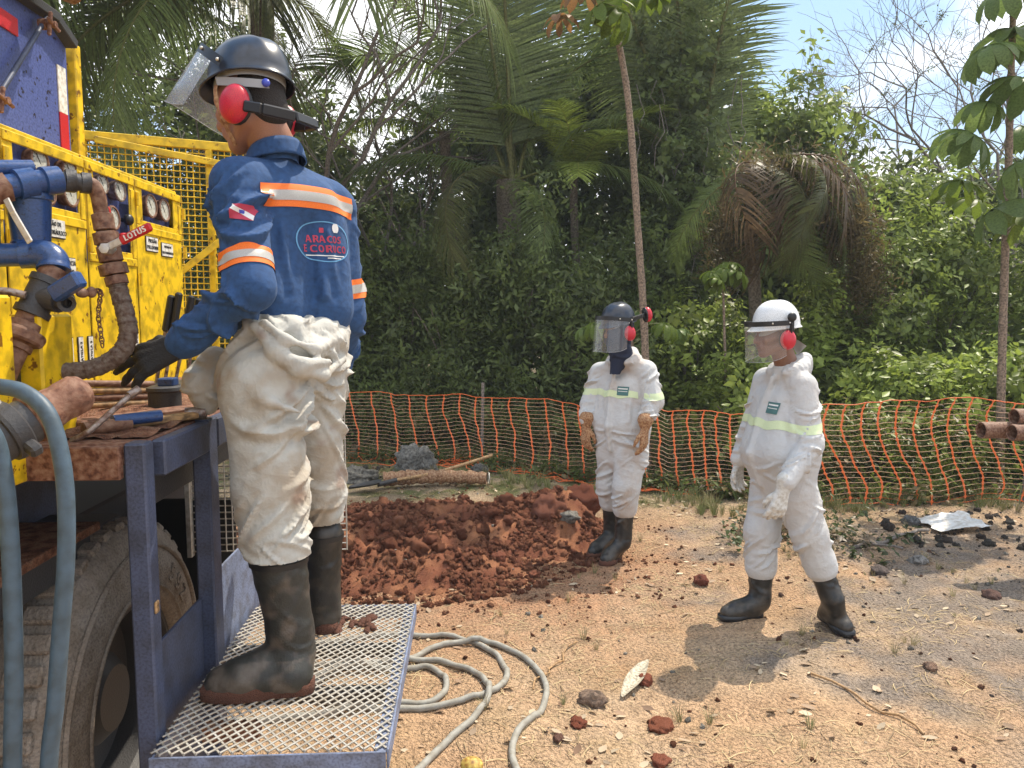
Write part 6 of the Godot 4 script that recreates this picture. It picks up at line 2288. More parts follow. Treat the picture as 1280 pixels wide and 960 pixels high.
# a gloved hand: palm, four unequal fingers bent at their joints, a thumb from the side of the palm
func make_hand(o: Node3D, wrist: Vector3, along: Vector3, back: Vector3, left: bool, curl: Array, material, spread := 0.0, cuff := 0.036, size := 1.0):
	var org := o.position
	var x := along.normalized()
	var y := (back - x * back.dot(x)).normalized()
	var z := x.cross(y) if left else y.cross(x)
	var f := Fld.new(wrist - Vector3.ONE * 0.21 * size, wrist + Vector3.ONE * 0.21 * size, 0.0048, 260.0)
	var L := func(a: float, b: float, c: float) -> Vector3: return wrist + (x * a + y * b + z * c) * size
	f.add(L.call(-0.045, 0, 0), L.call(0.01, 0, 0), cuff, 0.030, y, 1.25)
	f.add(L.call(0.0, 0, 0.012), L.call(0.082, 0.002, 0.026), 0.019, 0.016)
	f.add(L.call(0.0, 0, 0.0), L.call(0.088, 0.003, 0.006), 0.019, 0.016)
	f.add(L.call(0.0, 0, -0.008), L.call(0.084, 0.002, -0.014), 0.019, 0.016)
	f.add(L.call(0.0, 0, -0.016), L.call(0.076, 0.0, -0.031), 0.018, 0.015)
	var zs := [0.029, 0.0085, -0.0125, -0.0315]
	var ls := [0.074, 0.083, 0.077, 0.060]
	for i in 4:
		var p := Vector3(0.084 - 0.004 * absf(i - 1.2), 0.002, zs[i])
		var a := 0.0
		var fan: float = (1.3 - i) * spread
		var prev := p
		for q in 3:
			a -= curl[i] * [0.75, 1.15, 0.8][q]
			var l: float = ls[i] * [0.46, 0.30, 0.24][q]
			var nxt := prev + Vector3(cos(a) * l, sin(a) * l, fan * l)
			f.add(L.call(prev.x, prev.y, prev.z), L.call(nxt.x, nxt.y, nxt.z), [0.0122, 0.0108, 0.0098][q], [0.0108, 0.0098, 0.0085][q])
			prev = nxt
	f.add(L.call(0.022, -0.006, 0.018), L.call(0.050, -0.016, 0.045), 0.018, 0.014)
	f.add(L.call(0.050, -0.016, 0.045), L.call(0.078, -0.026, 0.052), 0.0135, 0.0118)
	f.add(L.call(0.078, -0.026, 0.052), L.call(0.100, -0.036, 0.047), 0.0115, 0.0095)
	return put("glove", f.mesh(org), material, o)


func make_boot(o: Node3D, top: Vector3, ankle: Vector3, heel: Vector3, toe: Vector3, r_top: float, r_ankle: float, material, sole):
	var org := o.position
	var lo := Vector3(minf(top.x, minf(heel.x, toe.x)), minf(heel.y, toe.y), minf(top.z, minf(heel.z, toe.z))) - Vector3.ONE * 0.14
	var hi := Vector3(maxf(top.x, maxf(heel.x, toe.x)), top.y, maxf(top.z, maxf(heel.z, toe.z))) + Vector3.ONE * 0.12
	var f := Fld.new(lo, hi, 0.007, 120.0, 5)
	var d := (toe - heel).normalized()
	f.add(top, ankle.lerp(top, 0.25), r_top, r_ankle * 1.08, Vector3.ZERO, 1.0, 0.002, 16.0, 3.0)
	f.add(ankle.lerp(top, 0.25), ankle, r_ankle * 1.06, r_ankle, Vector3.ZERO, 1.0, 0.003, 20.0, 4.0)
	var up := Vector3(0, 1, 0)
	f.add(ankle, heel + d * 0.055 + up * 0.05, r_ankle * 0.95, 0.050)
	f.add(heel + d * 0.05 + up * 0.045, toe - d * 0.09 + up * 0.045, 0.048, 0.047)
	f.add(ankle + d * 0.02, toe - d * 0.10 + up * 0.055, 0.050, 0.046)
	f.add(toe - d * 0.10 + up * 0.044, toe - d * 0.045 + up * 0.040, 0.050, 0.042)
	var b := put("boot", f.mesh(org, func(p):
		var c := Color(0.018, 0.018, 0.018) if material == M.boot else Color(0.030, 0.029, 0.027)
		var dust := gn2.get_noise_3dv(p * 24.0) * 1.6 + gn.get_noise_3dv(p * 9.0)
		var on_foot := 0.55 if p.y < heel.y + 0.10 else -0.12
		return c.lerp(Color(0.17, 0.135, 0.105), clampf(dust + on_foot, 0.0, 0.75) * (0.75 if material == M.boot_dusty else 0.35))), material, o)
	# a thick sole with heel block
	var side := d.cross(up).normalized()
	var len := heel.distance_to(toe)
	var outline := func(t: float) -> float: return 0.046 - 0.010 * exp(-pow((t - 0.36) / 0.13, 2.0)) + 0.006 * exp(-pow((t - 0.72) / 0.2, 2.0))
	var mb := MB.new(org)
	mb.smooth()
	var rings := []
	for k in 4:
		var ring := []
		for i in 40:
			var a := TAU * i / 40.0
			var t := 0.5 - 0.5 * cos(a)
			var w: float = outline.call(t) * pow(absf(sin(a)), 0.55) * signf(sin(a)) if absf(sin(a)) > 1e-4 else 0.0
			var grow: float = [0.0, 0.006, 0.006, -0.004][k]
			var ragged := 0.004 * sin(i * 5.1 + k * 2.0) * sin(i * 1.7) if sole == M.mud else 0.0
			ring.append(heel + d * (t * (len + grow * 2.0) - grow) + side * (w + signf(w) * (grow + ragged)) + up * ([0.0, 0.004, 0.030, 0.036][k] + (0.006 if sole == M.mud and k > 1 and i % 3 == 0 else 0.0)))
		rings.append(ring)
	for k in 3:
		for i in 40:
			mb.quad(rings[k][i], rings[k][(i + 1) % 40], rings[k + 1][(i + 1) % 40], rings[k + 1][i])
	for k in [0, 3]:
		for i in 40:
			mb.tri((heel + toe) * 0.5 + up * [0.0, 0.0, 0.0, 0.036][k], rings[k][i], rings[k][(i + 1) % 40])
	put("sole", mb.done(), sole, b)
	mb = MB.new(org)
	mb.tube([top + up * 0.004, top - up * 0.012], [r_top * 1.06, r_top * 1.05], 24)
	put("boot_top", mb.done(), M.black, b)
	return b


func build_people():
	near_worker()
	middle_worker()
	right_worker()


func near_worker():
	var o := thing("person", "worker in blue shirt and white trousers standing on the mesh step, hand on the levers", "person", Vector3(-0.66, 0.69, -2.25))
	var org := o.position
	var fw := Vector3(-0.75, 0, -0.66).normalized()
	var rt := Vector3(0.66, 0, -0.75).normalized()
	var J := {
		"neck": Vector3(-0.691, 2.22, -2.29), "shL": Vector3(-0.756, 2.099, -2.16), "shR": Vector3(-0.552, 2.079, -2.46), "elL": Vector3(-0.686, 1.804, -2.04), "wrL": Vector3(-0.876, 1.671, -2.09), "elR": Vector3(-0.538, 1.723, -2.5), "wrR": Vector3(-0.594, 1.557, -2.64),
		"hipL": Vector3(-0.699, 1.543, -2.16), "hipR": Vector3(-0.636, 1.538, -2.42), "knL": Vector3(-0.677, 1.24, -2.12), "knR": Vector3(-0.627, 1.171, -2.43), "anL": Vector3(-0.626, 0.78, -2.1), "anR": Vector3(-0.635, 0.734, -2.47),
		"lo": Vector3(-1.15, 0.68, -2.9), "hi": Vector3(-0.3, 2.3, -1.85)}
	var hb := frame(Vector3(-0.93, -0.24, -0.30))
	var hc := Vector3(-0.746, 2.332, -2.27)
	make_body(o, hc, hb, J, M.skin)

	# blue shirt
	var f := Fld.new(Vector3(-1.03, 1.50, -2.80), Vector3(-0.30, 2.30, -1.90), 0.0078, 85.0, 3)
	var sm: Vector3 = (J.shL + J.shR) * 0.5
	var wm := Vector3(-0.651, 1.754, -2.3)
	var up := Vector3.UP
	f.add(sm - rt * 0.075 - up * 0.10, wm - rt * 0.08 + up * 0.004, 0.098, 0.116, Vector3.ZERO, 1.0, 0.010, 3.5, 14.0)
	f.add(sm + rt * 0.078 - up * 0.10, wm + rt * 0.078 + up * 0.004, 0.098, 0.116, Vector3.ZERO, 1.0, 0.010, 3.5, 14.0)
	f.add(sm - fw * 0.03 - rt * 0.05 - up * 0.03, sm - fw * 0.03 + rt * 0.05 - up * 0.03, 0.074, 0.074)
	f.add(J.shL.lerp(J.shR, 0.10) - up * 0.005, J.shL.lerp(J.shR, 0.90), 0.062, 0.060)
	f.add(J.neck - up * 0.075, J.shL.lerp(J.shR, 0.12) + up * 0.01, 0.052, 0.050)
	f.add(J.neck - up * 0.075, J.shL.lerp(J.shR, 0.88) + up * 0.01, 0.052, 0.048)
	f.shift = Vector3(7, 1, 3)
	f.add(J.shL - up * 0.01, J.elL, 0.073, 0.060, Vector3.ZERO, 1.0, 0.013, 14.0, 3.5, Vector3(0.7, 0, 0.3))
	f.add(J.elL, J.wrL, 0.057, 0.045, Vector3.ZERO, 1.0, 0.015, 22.0, 3.0, Vector3(0.3, 0.5, 0))
	f.add(J.wrL - (J.wrL - J.elL).normalized() * 0.02, J.wrL + (J.wrL - J.elL).normalized() * 0.030, 0.042, 0.040, Vector3.ZERO, 1.0, 0.004, 2.0, 40.0)
	f.shift = Vector3(2, 9, 5)
	f.add(J.shR - up * 0.02, J.elR, 0.064, 0.058, Vector3.ZERO, 1.0, 0.010, 9.0, 4.0, Vector3(0.4, 0, 0))
	f.add(J.elR, J.wrR, 0.060, 0.046, Vector3.ZERO, 1.0, 0.012, 14.0, 4.0)
	var shirt := put("shirt", f.mesh(org, func(p):
		var n := gn2.get_noise_3dv(p * 9.0)
		return Color(1, 1, 1) * (1.0 + 0.16 * n)), M.shirt, o)
	# collar: a stand with its fold lying outside
	var cm := MB.new(org)
	cm.sheet(func(i, j):
		var a: float = TAU * i / 32.0
		var fr := -sin(a)
		var r: float = [0.064, 0.065, 0.068, 0.071, 0.078, 0.086, 0.088, 0.084][j]
		var y: float = [-0.055, -0.02, 0.004, 0.006, -0.006, -0.036 - 0.012 * maxf(0.0, sin(a)), -0.042 - 0.012 * maxf(0.0, sin(a)), -0.044][j]
		return J.neck - fw * 0.006 + rt * cos(a) * r + fw * sin(a) * r * 1.06 + up * (y - 0.012 + 0.022 * fr), 32, 7, true)
	put("collar", cm.done(), M.shirt, shirt)
	# reflective bands, flag and print lying on the cloth
	var y0 := sm.y + 0.005
	for e in [["hivis_orange", 0.0, 1.0, 0.0028], ["hivis_grey", 0.28, 0.72, 0.0042]]:
		put("back_band", laid(f, func(u, v):
			var s: float = lerpf(-0.155, 0.19, u)
			return [sm + rt * s - fw * 0.36 + up * (y0 - sm.y - 0.006 - 0.064 * (1.0 - lerpf(e[1], e[2], v))) + up * 0.012 * cos(s * 9.0), fw], 40, 5, e[3], org), M[e[0]], shirt)
		for arm in ["L", "R"]:
			var a: Vector3 = J["sh" + arm]
			var b: Vector3 = J["el" + arm]
			var al := (b - a).normalized()
			var side := al.cross(Vector3.BACK).normalized()
			var fr := al.cross(side)
			var t0 := 0.70 if arm == "L" else 0.66
			put("sleeve_band", laid(f, func(u, v):
				var ang: float = TAU * u
				var rad: Vector3 = side * cos(ang) + fr * sin(ang)
				var c: Vector3 = a.lerp(b, t0 + 0.17 * lerpf(e[1], e[2], v))
				return [c + rad * 0.125, -rad], 40, 5, e[3], org), M[e[0]], shirt)
	var fc := Vector3(-0.707, 2.002, -2.02)
	var fx := Vector3(1, -0.10, -0.05).normalized()
	var fy := Vector3(0.08, 1, 0).normalized()
	var fd := Vector3(0, 0, -1)
	var fq := f.hit(fc, fd)
	var flag := put("flag_patch", laid(f, func(u, v): return [fc + fx * (u - 0.5) * 0.058 + fy * (v - 0.5) * 0.040, fd], 16, 12, 0.004, org, 0.02, fq), M.print_red, shirt)
	put("white_stripe", laid(f, func(u, v): return [fc + fx * (u - 0.5) * 0.058 + fy * (0.5 - u) * 0.026 + fy * (v - 0.5) * 0.013, fd], 16, 4, 0.0052, org, 0.02, fq), M.badge_white, flag)
	put("star", laid(f, func(u, v): return [fc + fx * (u - 0.5) * 0.010 + fy * (v - 0.5) * 0.009, fd], 3, 3, 0.0066, org, 0.02, fq), M.knob_blue, flag)
	var pc := sm + rt * 0.050 - fw * 0.36 + up * -0.150
	put("back_print", laid_words(f, "ARACOS", 0.029, pc + up * 0.012, rt, up, fw, 0.002, org), M.print_red, shirt)
	put("back_print", laid_words(f, "E CORUCO", 0.029, pc - up * 0.016 + rt * 0.004, rt, up, fw, 0.002, org), M.print_red, shirt)
	put("back_print", laid(f, func(u, v): return [pc + rt * lerpf(-0.060, 0.064, u) + up * (-0.037 + 0.003 * v), fw], 20, 1, 0.002, org), M.badge_white, shirt)
	put("back_print", laid(f, func(u, v): return [pc + rt * lerpf(0.0, 0.05, u) + up * (-0.044 + 0.003 * v), fw], 10, 1, 0.002, org), M.badge_white, shirt)
	put("print_ring", laid(f, func(u, v):
		var a: float = TAU * u
		return [pc + up * 0.005 + (rt * cos(a) * 0.094 + up * sin(a) * 0.056) * (1.0 + 0.06 * v), fw], 60, 1, 0.002, org), M.print_cyan, shirt)
	put("print_badge", laid(f, func(u, v): return [pc + rt * (0.035 + (u - 0.5) * 0.024 * sqrt(1.0 - pow(v * 2.0 - 1.0, 2.0) * 0.7)) + up * (0.046 + (v - 0.5) * 0.026), fw], 5, 5, 0.003, org), M.badge_white, shirt)
	put("print_emblem", laid(f, func(u, v): return [pc + rt * (-0.010 + (u - 0.5) * 0.012) + up * (0.038 + (v - 0.5) * 0.014), fw], 4, 4, 0.0025, org), M.print_red, shirt)

	# white trousers: an overall with its top rolled down and tied round the waist
	var g := Fld.new(Vector3(-1.02, 1.06, -2.78), Vector3(-0.38, 1.83, -1.86), 0.0075, 80.0, 8)
	g.add(wm - rt * 0.07 - up * 0.10, J.hipL - up * 0.03, 0.104, 0.112, Vector3.ZERO, 1.0, 0.018, 24.0, 5.0, Vector3(0.8, 0, 0.4))
	g.add(wm + rt * 0.07 - up * 0.10, J.hipR - up * 0.03, 0.104, 0.102, Vector3.ZERO, 1.0, 0.018, 24.0, 5.0, Vector3(-0.6, 0, 0.4))
	g.add(J.hipL + fw * 0.03, J.hipR + fw * 0.02, 0.10, 0.096)
	g.shift = Vector3(3, 5, 1)
	g.add(J.hipL, J.knL, 0.114, 0.099, Vector3.ZERO, 1.0, 0.017, 17.0, 2.0, Vector3(1.1, 0, -0.6))
	g.add(J.knL, Vector3(-0.656, 1.085, -2.1), 0.098, 0.082, Vector3.ZERO, 1.0, 0.012, 24.0, 2.4, Vector3(0.7, 0, 0.5))
	g.add(Vector3(-0.67, 1.131, -2.1), Vector3(-0.653, 1.039, -2.1), 0.082, 0.083, Vector3.ZERO, 1.0, 0.012, 20.0, 3.0, Vector3(-0.8, 0, 0))
	g.shift = Vector3(13, 2, 8)
	g.add(J.hipR, J.knR, 0.102, 0.084, Vector3.ZERO, 1.0, 0.014, 14.0, 2.5, Vector3(-0.8, 0, 0.3))
	g.add(J.knR, Vector3(-0.619, 1.065, -2.45), 0.084, 0.070, Vector3.ZERO, 1.0, 0.018, 20.0, 3.0, Vector3(0.5, 0, 0.5))
	# the rolled top at the back and the knot in front
	g.shift = Vector3(1, 15, 4)
	g.chain([Vector3(-0.715, 1.71, -2.13), Vector3(-0.622, 1.696, -2.16), Vector3(-0.557, 1.688, -2.26), Vector3(-0.539, 1.694, -2.41)], 0.028, Vector3.ZERO, 1.0, 0.010, 30.0, 6.0)
	g.chain([Vector3(-0.651, 1.665, -2.15), Vector3(-0.58, 1.632, -2.18), Vector3(-0.53, 1.634, -2.32)], [0.026, 0.036, 0.030], Vector3.ZERO, 1.0, 0.012, 30.0, 8.0, Vector3(0.6, 0, 0))
	g.chain([Vector3(-0.697, 1.702, -2.09), Vector3(-0.641, 1.638, -2.07), Vector3(-0.574, 1.582, -2.07), Vector3(-0.526, 1.563, -2.14), Vector3(-0.505, 1.597, -2.29)], 0.010)
	g.chain([Vector3(-0.667, 1.715, -2.08), Vector3(-0.606, 1.668, -2.07), Vector3(-0.542, 1.639, -2.12), Vector3(-0.506, 1.668, -2.3)], 0.006)
	g.chain([Vector3(-0.618, 1.621, -2.065), Vector3(-0.556, 1.603, -2.07), Vector3(-0.51, 1.602, -2.15)], 0.005)
	g.chain([Vector3(-0.734, 1.569, -2.07), Vector3(-0.66, 1.508, -2.035), Vector3(-0.575, 1.474, -2.05)], 0.006)
	g.chain([Vector3(-0.859, 1.602, -2.22), Vector3(-0.894, 1.537, -2.22), Vector3(-0.895, 1.472, -2.24)], [0.040, 0.050, 0.034], Vector3.ZERO, 1.0, 0.014, 9.0, 8.0)
	put("trousers", g.mesh(org, func(p):
		var c := Color(0.45, 0.44, 0.40)
		var n := gn.get_noise_3dv(p * 4.0) + 0.5 * gn2.get_noise_3dv(p * 22.0)
		var low := smoothstep(1.62, 1.25, p.y)
		c = c.lerp(Color(0.29, 0.215, 0.135), clampf(n * 1.3 - 0.06 + 0.14 * low, 0, 0.62))
		c = c.lerp(Color(0.22, 0.12, 0.075), clampf(gn2.get_noise_3dv(p * 12.0 + Vector3(5, 5, 5)) * 2.4 - 0.85, 0, 0.6))
		return c * (1.0 + 0.05 * gn2.get_noise_3dv(p * 60.0))), M.white_suit, o)
	# boots
	make_boot(o, Vector3(-0.654, 1.053, -2.1), Vector3(-0.616, 0.785, -2.09), Vector3(-0.555, 0.692, -2.055), Vector3(-0.842, 0.692, -2.010), 0.077, 0.057, M.boot_dusty, M.mud)
	make_boot(o, Vector3(-0.623, 1.014, -2.46), Vector3(-0.629, 0.734, -2.47), Vector3(-0.60, 0.692, -2.42), Vector3(-0.73, 0.692, -2.67), 0.068, 0.052, M.boot, M.mud)
	# hands
	make_hand(o, J.wrL + (J.wrL - J.elL).normalized() * 0.035, Vector3(-0.92, -0.38, 0.04), Vector3(-0.15, 0.50, 0.85), true, [0.10, 0.17, 0.23, 0.30], M.black_glove, 0.16, 0.040, 1.25)
	make_hand(o, J.wrR + Vector3(-0.01, -0.05, -0.03), Vector3(-0.35, -0.75, -0.5), Vector3(0.6, 0.2, -0.6), false, [0.5, 0.55, 0.6, 0.65], M.black_glove)
	# hat, raised shield, ear defenders worn behind the neck
	var hp := hc + hb * Vector3(0, 0.056, 0.012)
	var hat_b := frame(Vector3(-0.95, -0.10, -0.30)) * Basis(Vector3.BACK, deg_to_rad(-11.0))
	var hat = make_hat(o, hp, hat_b, M.navy_hat, 0.96)
	make_shield(o, hp, hat_b, 40.0, M.shield_worn, 0.19)
	make_muff(o, hc + hb * Vector3(-0.100, -0.036, 0.022), hb * Basis(Vector3.RIGHT, 0.5), -hb.x, [hc + hb * Vector3(-0.125, -0.055, 0.055), hc + hb * Vector3(-0.112, -0.075, 0.10), hc + hb * Vector3(-0.060, -0.105, 0.165)])
	make_muff(o, hc + hb * Vector3(0.100, -0.036, 0.022), hb * Basis(Vector3.RIGHT, 0.5), hb.x, [hc + hb * Vector3(0.118, -0.055, 0.05), hc + hb * Vector3(0.105, -0.075, 0.10), hc + hb * Vector3(0.04, -0.105, 0.168), hc + hb * Vector3(-0.060, -0.105, 0.165)])
	var mb := MB.new(org)
	mb.sheet(func(i, j):
		var s: float = i / 12.0
		var p: Vector3 = hc + hb * Vector3(lerpf(-0.096, -0.070, s * s), lerpf(0.050, 0.000, s), lerpf(-0.03, 0.112, s))
		return p + hb.y * (j - 0.5) * 0.024, 12, 1)
	var st := put("ratchet_strap", mb.done(), M.grey_plastic, hat)
	mb = MB.new(org)
	mb.lathe(hc + hb * Vector3(-0.074, 0.003, 0.108), -hb.x + hb.z * 0.4, [Vector2(0.011, 0), Vector2(0.011, 0.006), Vector2(0, 0.007)], 16)
	put("ratchet_knob", mb.done(), M.knob_blue, hat)
	mb = MB.new(org)
	mb.sheet(func(i, j):
		var s: float = i / 10.0
		return hc + hb * (Vector3(-0.086, 0.045, -0.040).lerp(Vector3(-0.040, -0.112, -0.055), s) + Vector3(-0.024 * sin(PI * pow(s, 0.8)), 0, (j - 0.5) * 0.013)), 10, 1)
	put("chin_strap", mb.done(), M.hide_glove, hat)


func suit_tint(seed_: float, dirt: float) -> Callable:
	return func(p: Vector3) -> Color:
		var c := Color(0.52, 0.52, 0.515)
		var n := gn.get_noise_3dv(p * 3.5 + Vector3(seed_, 0, 0)) + 0.5 * gn2.get_noise_3dv(p * 18.0)
		c = c.lerp(Color(0.40, 0.28, 0.19), clampf((n * 1.2 - 0.05) * dirt, 0, 0.6))
		return c * (1.0 + 0.05 * gn2.get_noise_3dv(p * 50.0))


# a white hooded overall over the joints J, facing fw
func make_overall(o: Node3D, J: Dictionary, fw: Vector3, belly: float, dirt: float, open_neck: bool, seed_: int) -> Fld:
	var org := o.position
	var rt := fw.cross(Vector3.UP).normalized()
	var up := Vector3.UP
	var f := Fld.new(J.lo, J.hi, 0.0105, 80.0, seed_)
	var sm: Vector3 = (J.shL + J.shR) * 0.5
	var pm: Vector3 = (J.hipL + J.hipR) * 0.5
	var wm := sm.lerp(pm, 0.62)
	for s in [-1.0, 1.0]:
		f.shift = Vector3(s * 3.0, seed_, 1)
		f.add(sm + rt * s * 0.085 - up * 0.11, wm + rt * s * 0.085 + fw * belly * 0.5, 0.118, 0.122 + belly, Vector3.ZERO, 1.0, 0.014, 5.0, 6.0, Vector3(0.4 * s, 0, 0.3))
		f.add(wm + rt * s * 0.085 + fw * belly * 0.5, pm + rt * s * 0.085 + up * 0.02, 0.122 + belly, 0.118, Vector3.ZERO, 1.0, 0.014, 8.0, 3.0, Vector3(0.5 * s, 0, 0.5))
	f.add(sm - up * 0.12 + fw * 0.02, wm + fw * belly * 0.75, 0.112, 0.118 + belly)
	f.add(wm + fw * belly * 0.75, pm, 0.118 + belly, 0.11)
	f.add(J.shL.lerp(J.shR, 0.08), J.shL.lerp(J.shR, 0.92), 0.064, 0.064)
	f.add(J.neck - up * 0.05, J.shL + up * 0.01, 0.054, 0.048)
	f.add(J.neck - up * 0.05, J.shR + up * 0.01, 0.054, 0.048)
	for q in ["L", "R"]:
		var sh: Vector3 = J["sh" + q]
		var el: Vector3 = J["el" + q]
		var wr: Vector3 = J["wr" + q]
		f.shift = Vector3(9, 4, 2 if q == "L" else 14)
		f.add(sh, el, 0.074, 0.068, Vector3.ZERO, 1.0, 0.013, 11.0, 3.0, Vector3(0.6, 0, 0.4))
		f.add(el, wr, 0.065, 0.051, Vector3.ZERO, 1.0, 0.014, 17.0, 3.0, Vector3(0.5, 0, 0.5))
		var hp: Vector3 = J["hip" + q]
		var kn: Vector3 = J["kn" + q]
		var hm: Vector3 = J["hem" + q]
		f.add(hp, kn, 0.112, 0.094, Vector3.ZERO, 1.0, 0.014, 8.0, 3.0, Vector3(0.7, 0, 0.4))
		f.add(kn, hm, 0.093, 0.082, Vector3.ZERO, 1.0, 0.016, 14.0, 3.0, Vector3(0.5, 0, 0.4))
		f.add(hm - (kn - hm).normalized() * 0.005, hm + (kn - hm).normalized() * 0.03, 0.078, 0.080)
	# hood lying behind the neck
	var hood := []
	for i in 9:
		var a := lerpf(-2.2, 2.2, i / 8.0)
		hood.append(J.neck - fw * cos(a) * 0.085 + rt * sin(a) * 0.095 - up * (0.015 + 0.05 * (1.0 - cos(a)) * 0.5))
	f.shift = Vector3(4, 4, 19)
	f.chain(hood, [0.016, 0.022, 0.028, 0.034, 0.038, 0.034, 0.028, 0.022, 0.016], Vector3.ZERO, 1.0, 0.012, 9.0, 8.0)
	f.add(J.neck - fw * 0.12 + up * 0.01, J.neck - fw * 0.10 - up * 0.10, 0.040, 0.05, Vector3.ZERO, 1.0, 0.012, 9.0, 9.0)
	# front closing flap
	f.chain([J.neck + fw * 0.075 - up * 0.09, sm + fw * 0.135 - up * 0.16, wm + fw * (0.150 + belly * 1.4), pm + fw * 0.14 + up * 0.06], 0.014)
	var suit := put("overall", f.mesh(org, suit_tint(seed_ * 3.1, dirt)), M.white_suit, o)
	return f


func add_suit_marks(o: Node3D, f: Fld, J: Dictionary, fw: Vector3, badge_side: float, y_band: float):
	var org := o.position
	var rt := fw.cross(Vector3.UP).normalized()
	var up := Vector3.UP
	var sm: Vector3 = (J.shL + J.shR) * 0.5
	var suit := o.get_node("overall")
	var ray := func(u: float, v: float) -> Array:
		var a := lerpf(-1.95, 1.95, u)
		var d := fw * cos(a) + rt * sin(a)
		return [Vector3(sm.x, y_band + v * 0.046 + 0.006 * sin(u * 30.0), sm.z) + d * 0.42, -d]
	# one length of band across the chest and one on each sleeve
	var from := 0
	var before := Vector3.INF
	for i in 91:
		var q: Array = ray.call(i / 90.0, 0.5)
		var p := f.hit(q[0], q[1])
		if i == 90 or before != Vector3.INF and (p == Vector3.INF or p.distance_to(before) > 0.045):
			if i - 1 - from > 3:
				var u0 := from / 90.0
				var u1 := (i - 1) / 90.0
				put("lime_band", laid(f, func(u, v): return ray.call(lerpf(u0, u1, u), v), i - 1 - from, 4, 0.003, org, 0.2), M.hivis_lime, suit)
			from = i
		before = p
	var c := sm + fw * 0.35 + rt * badge_side * 0.10 - up * 0.12
	var b := put("chest_badge", laid(f, func(u, v): return [c + rt * (u - 0.5) * 0.085 + up * (v - 0.5) * 0.062, -fw], 8, 6, 0.004, org), M.badge_green, suit)
	put("badge_text", laid(f, func(u, v): return [c + rt * (u - 0.5) * 0.07 + up * (0.012 + v * 0.008), -fw], 6, 1, 0.005, org), M.badge_white, b)
	put("badge_text", laid(f, func(u, v): return [c + rt * (u - 0.5) * 0.07 + up * (-0.004 + v * 0.004), -fw], 6, 1, 0.005, org), M.badge_white, b)


func middle_worker():
	var o := thing("person", "worker in white overall and dark hard hat with tan gloves, standing beside the soil heap", "person", Vector3(0.72, 0, -5.42))
	var org := o.position
	var fw := Vector3(-0.72, 0, 0.69).normalized()
	var gy := gh(0.74, -5.4)
	var J := {
		"neck": Vector3(0.777, 1.428, -5.42), "shL": Vector3(0.938, 1.314, -5.36), "shR": Vector3(0.644, 1.281, -5.62), "elL": Vector3(0.977, 1.11, -5.28), "wrL": Vector3(0.901, 0.991, -5.18), "elR": Vector3(0.574, 1.06, -5.6), "wrR": Vector3(0.538, 0.953, -5.52),
		"hipL": Vector3(0.841, 0.714, -5.36), "hipR": Vector3(0.732, 0.683, -5.52), "knL": Vector3(0.801, 0.51, -5.3), "knR": Vector3(0.712, 0.47, -5.52), "anL": Vector3(0.789, 0.087, -5.33), "anR": Vector3(0.733, 0.088, -5.56),
		"hemL": Vector3(0.795, 0.356, -5.32), "hemR": Vector3(0.728, 0.346, -5.54), "lo": Vector3(0.30, 0.2, -5.95), "hi": Vector3(1.22, 1.60, -4.98)}
	var hb := frame(Vector3(-0.84, -0.16, 0.52))
	var hc := Vector3(0.741, 1.609, -5.38)
	make_body(o, hc, hb, J, M.dark_skin)
	var f := make_overall(o, J, fw, 0.012, 0.75, true, 21)
	add_suit_marks(o, f, J, fw, 1.0 * -1.0, Vector3(0.761, 1.131, -5.2).y)
	# dark hood and collar under the overall
	var n := Fld.new(hc - Vector3(0.2, 0.32, 0.2), hc + Vector3(0.2, 0.12, 0.2), 0.009, 110.0)
	n.add(hc + hb * Vector3(0, 0.02, 0.015), hc + hb * Vector3(0, -0.045, -0.03), 0.101, 0.088)
	n.add(hc + hb * Vector3(0, -0.05, -0.02), J.neck - Vector3(0, 0.03, 0), 0.082, 0.082, Vector3.ZERO, 1.0, 0.008, 14.0, 5.0)
	n.add(J.neck + fw * 0.045 - Vector3(0, 0.03, 0), J.neck + fw * 0.095 - Vector3(0, 0.17, 0), 0.052, 0.030)
	put("balaclava", n.mesh(org), M.navy_cloth, o)
	make_boot(o, Vector3(0.796, 0.321, -5.32), Vector3(0.787, 0.101, -5.32), Vector3(0.765, gy, -5.40), Vector3(0.63, gy, -5.19), 0.066, 0.052, M.boot, M.mud)
	make_boot(o, Vector3(0.728, 0.31, -5.54), Vector3(0.739, 0.088, -5.56), Vector3(0.72, gy, -5.60), Vector3(0.56, gy, -5.36), 0.066, 0.052, M.boot, M.mud)
	make_hand(o, J.wrL + Vector3(0, -0.055, 0.01), Vector3(-0.08, -1, 0.12), Vector3(0.75, 0, 0.5), true, [0.30, 0.36, 0.40, 0.46], M.hide_glove, 0.06, 0.066, 1.18)
	make_hand(o, J.wrR + Vector3(0, -0.05, 0.01), Vector3(-0.05, -1, 0.10), Vector3(-0.75, 0, 0.5), false, [0.34, 0.38, 0.42, 0.46], M.hide_glove, 0.06, 0.064, 1.18)
	var hp := hc + hb * Vector3(0, 0.052, 0.008)
	make_hat(o, hp, hb, M.navy_hat, 1.0)
	make_shield(o, hp, hb, 14.0, M.shield, 0.24)
	make_muff(o, hc + hb * Vector3(-0.100, -0.03, 0.005), hb, -hb.x, [hc + hb * Vector3(-0.125, -0.01, 0.01), hc + hb * Vector3(-0.130, 0.055, 0.015)])
	var raised := hp + hb * Vector3(-0.155, 0.02, 0.125)
	make_muff(o, hp + hb * Vector3(-0.06, 0.012, 0.200), hb, (hb.z - hb.x * 0.3), [hp + hb * Vector3(-0.112, 0.012, 0.03), hp + hb * Vector3(-0.106, 0.016, 0.12), hp + hb * Vector3(-0.06, 0.012, 0.200)])


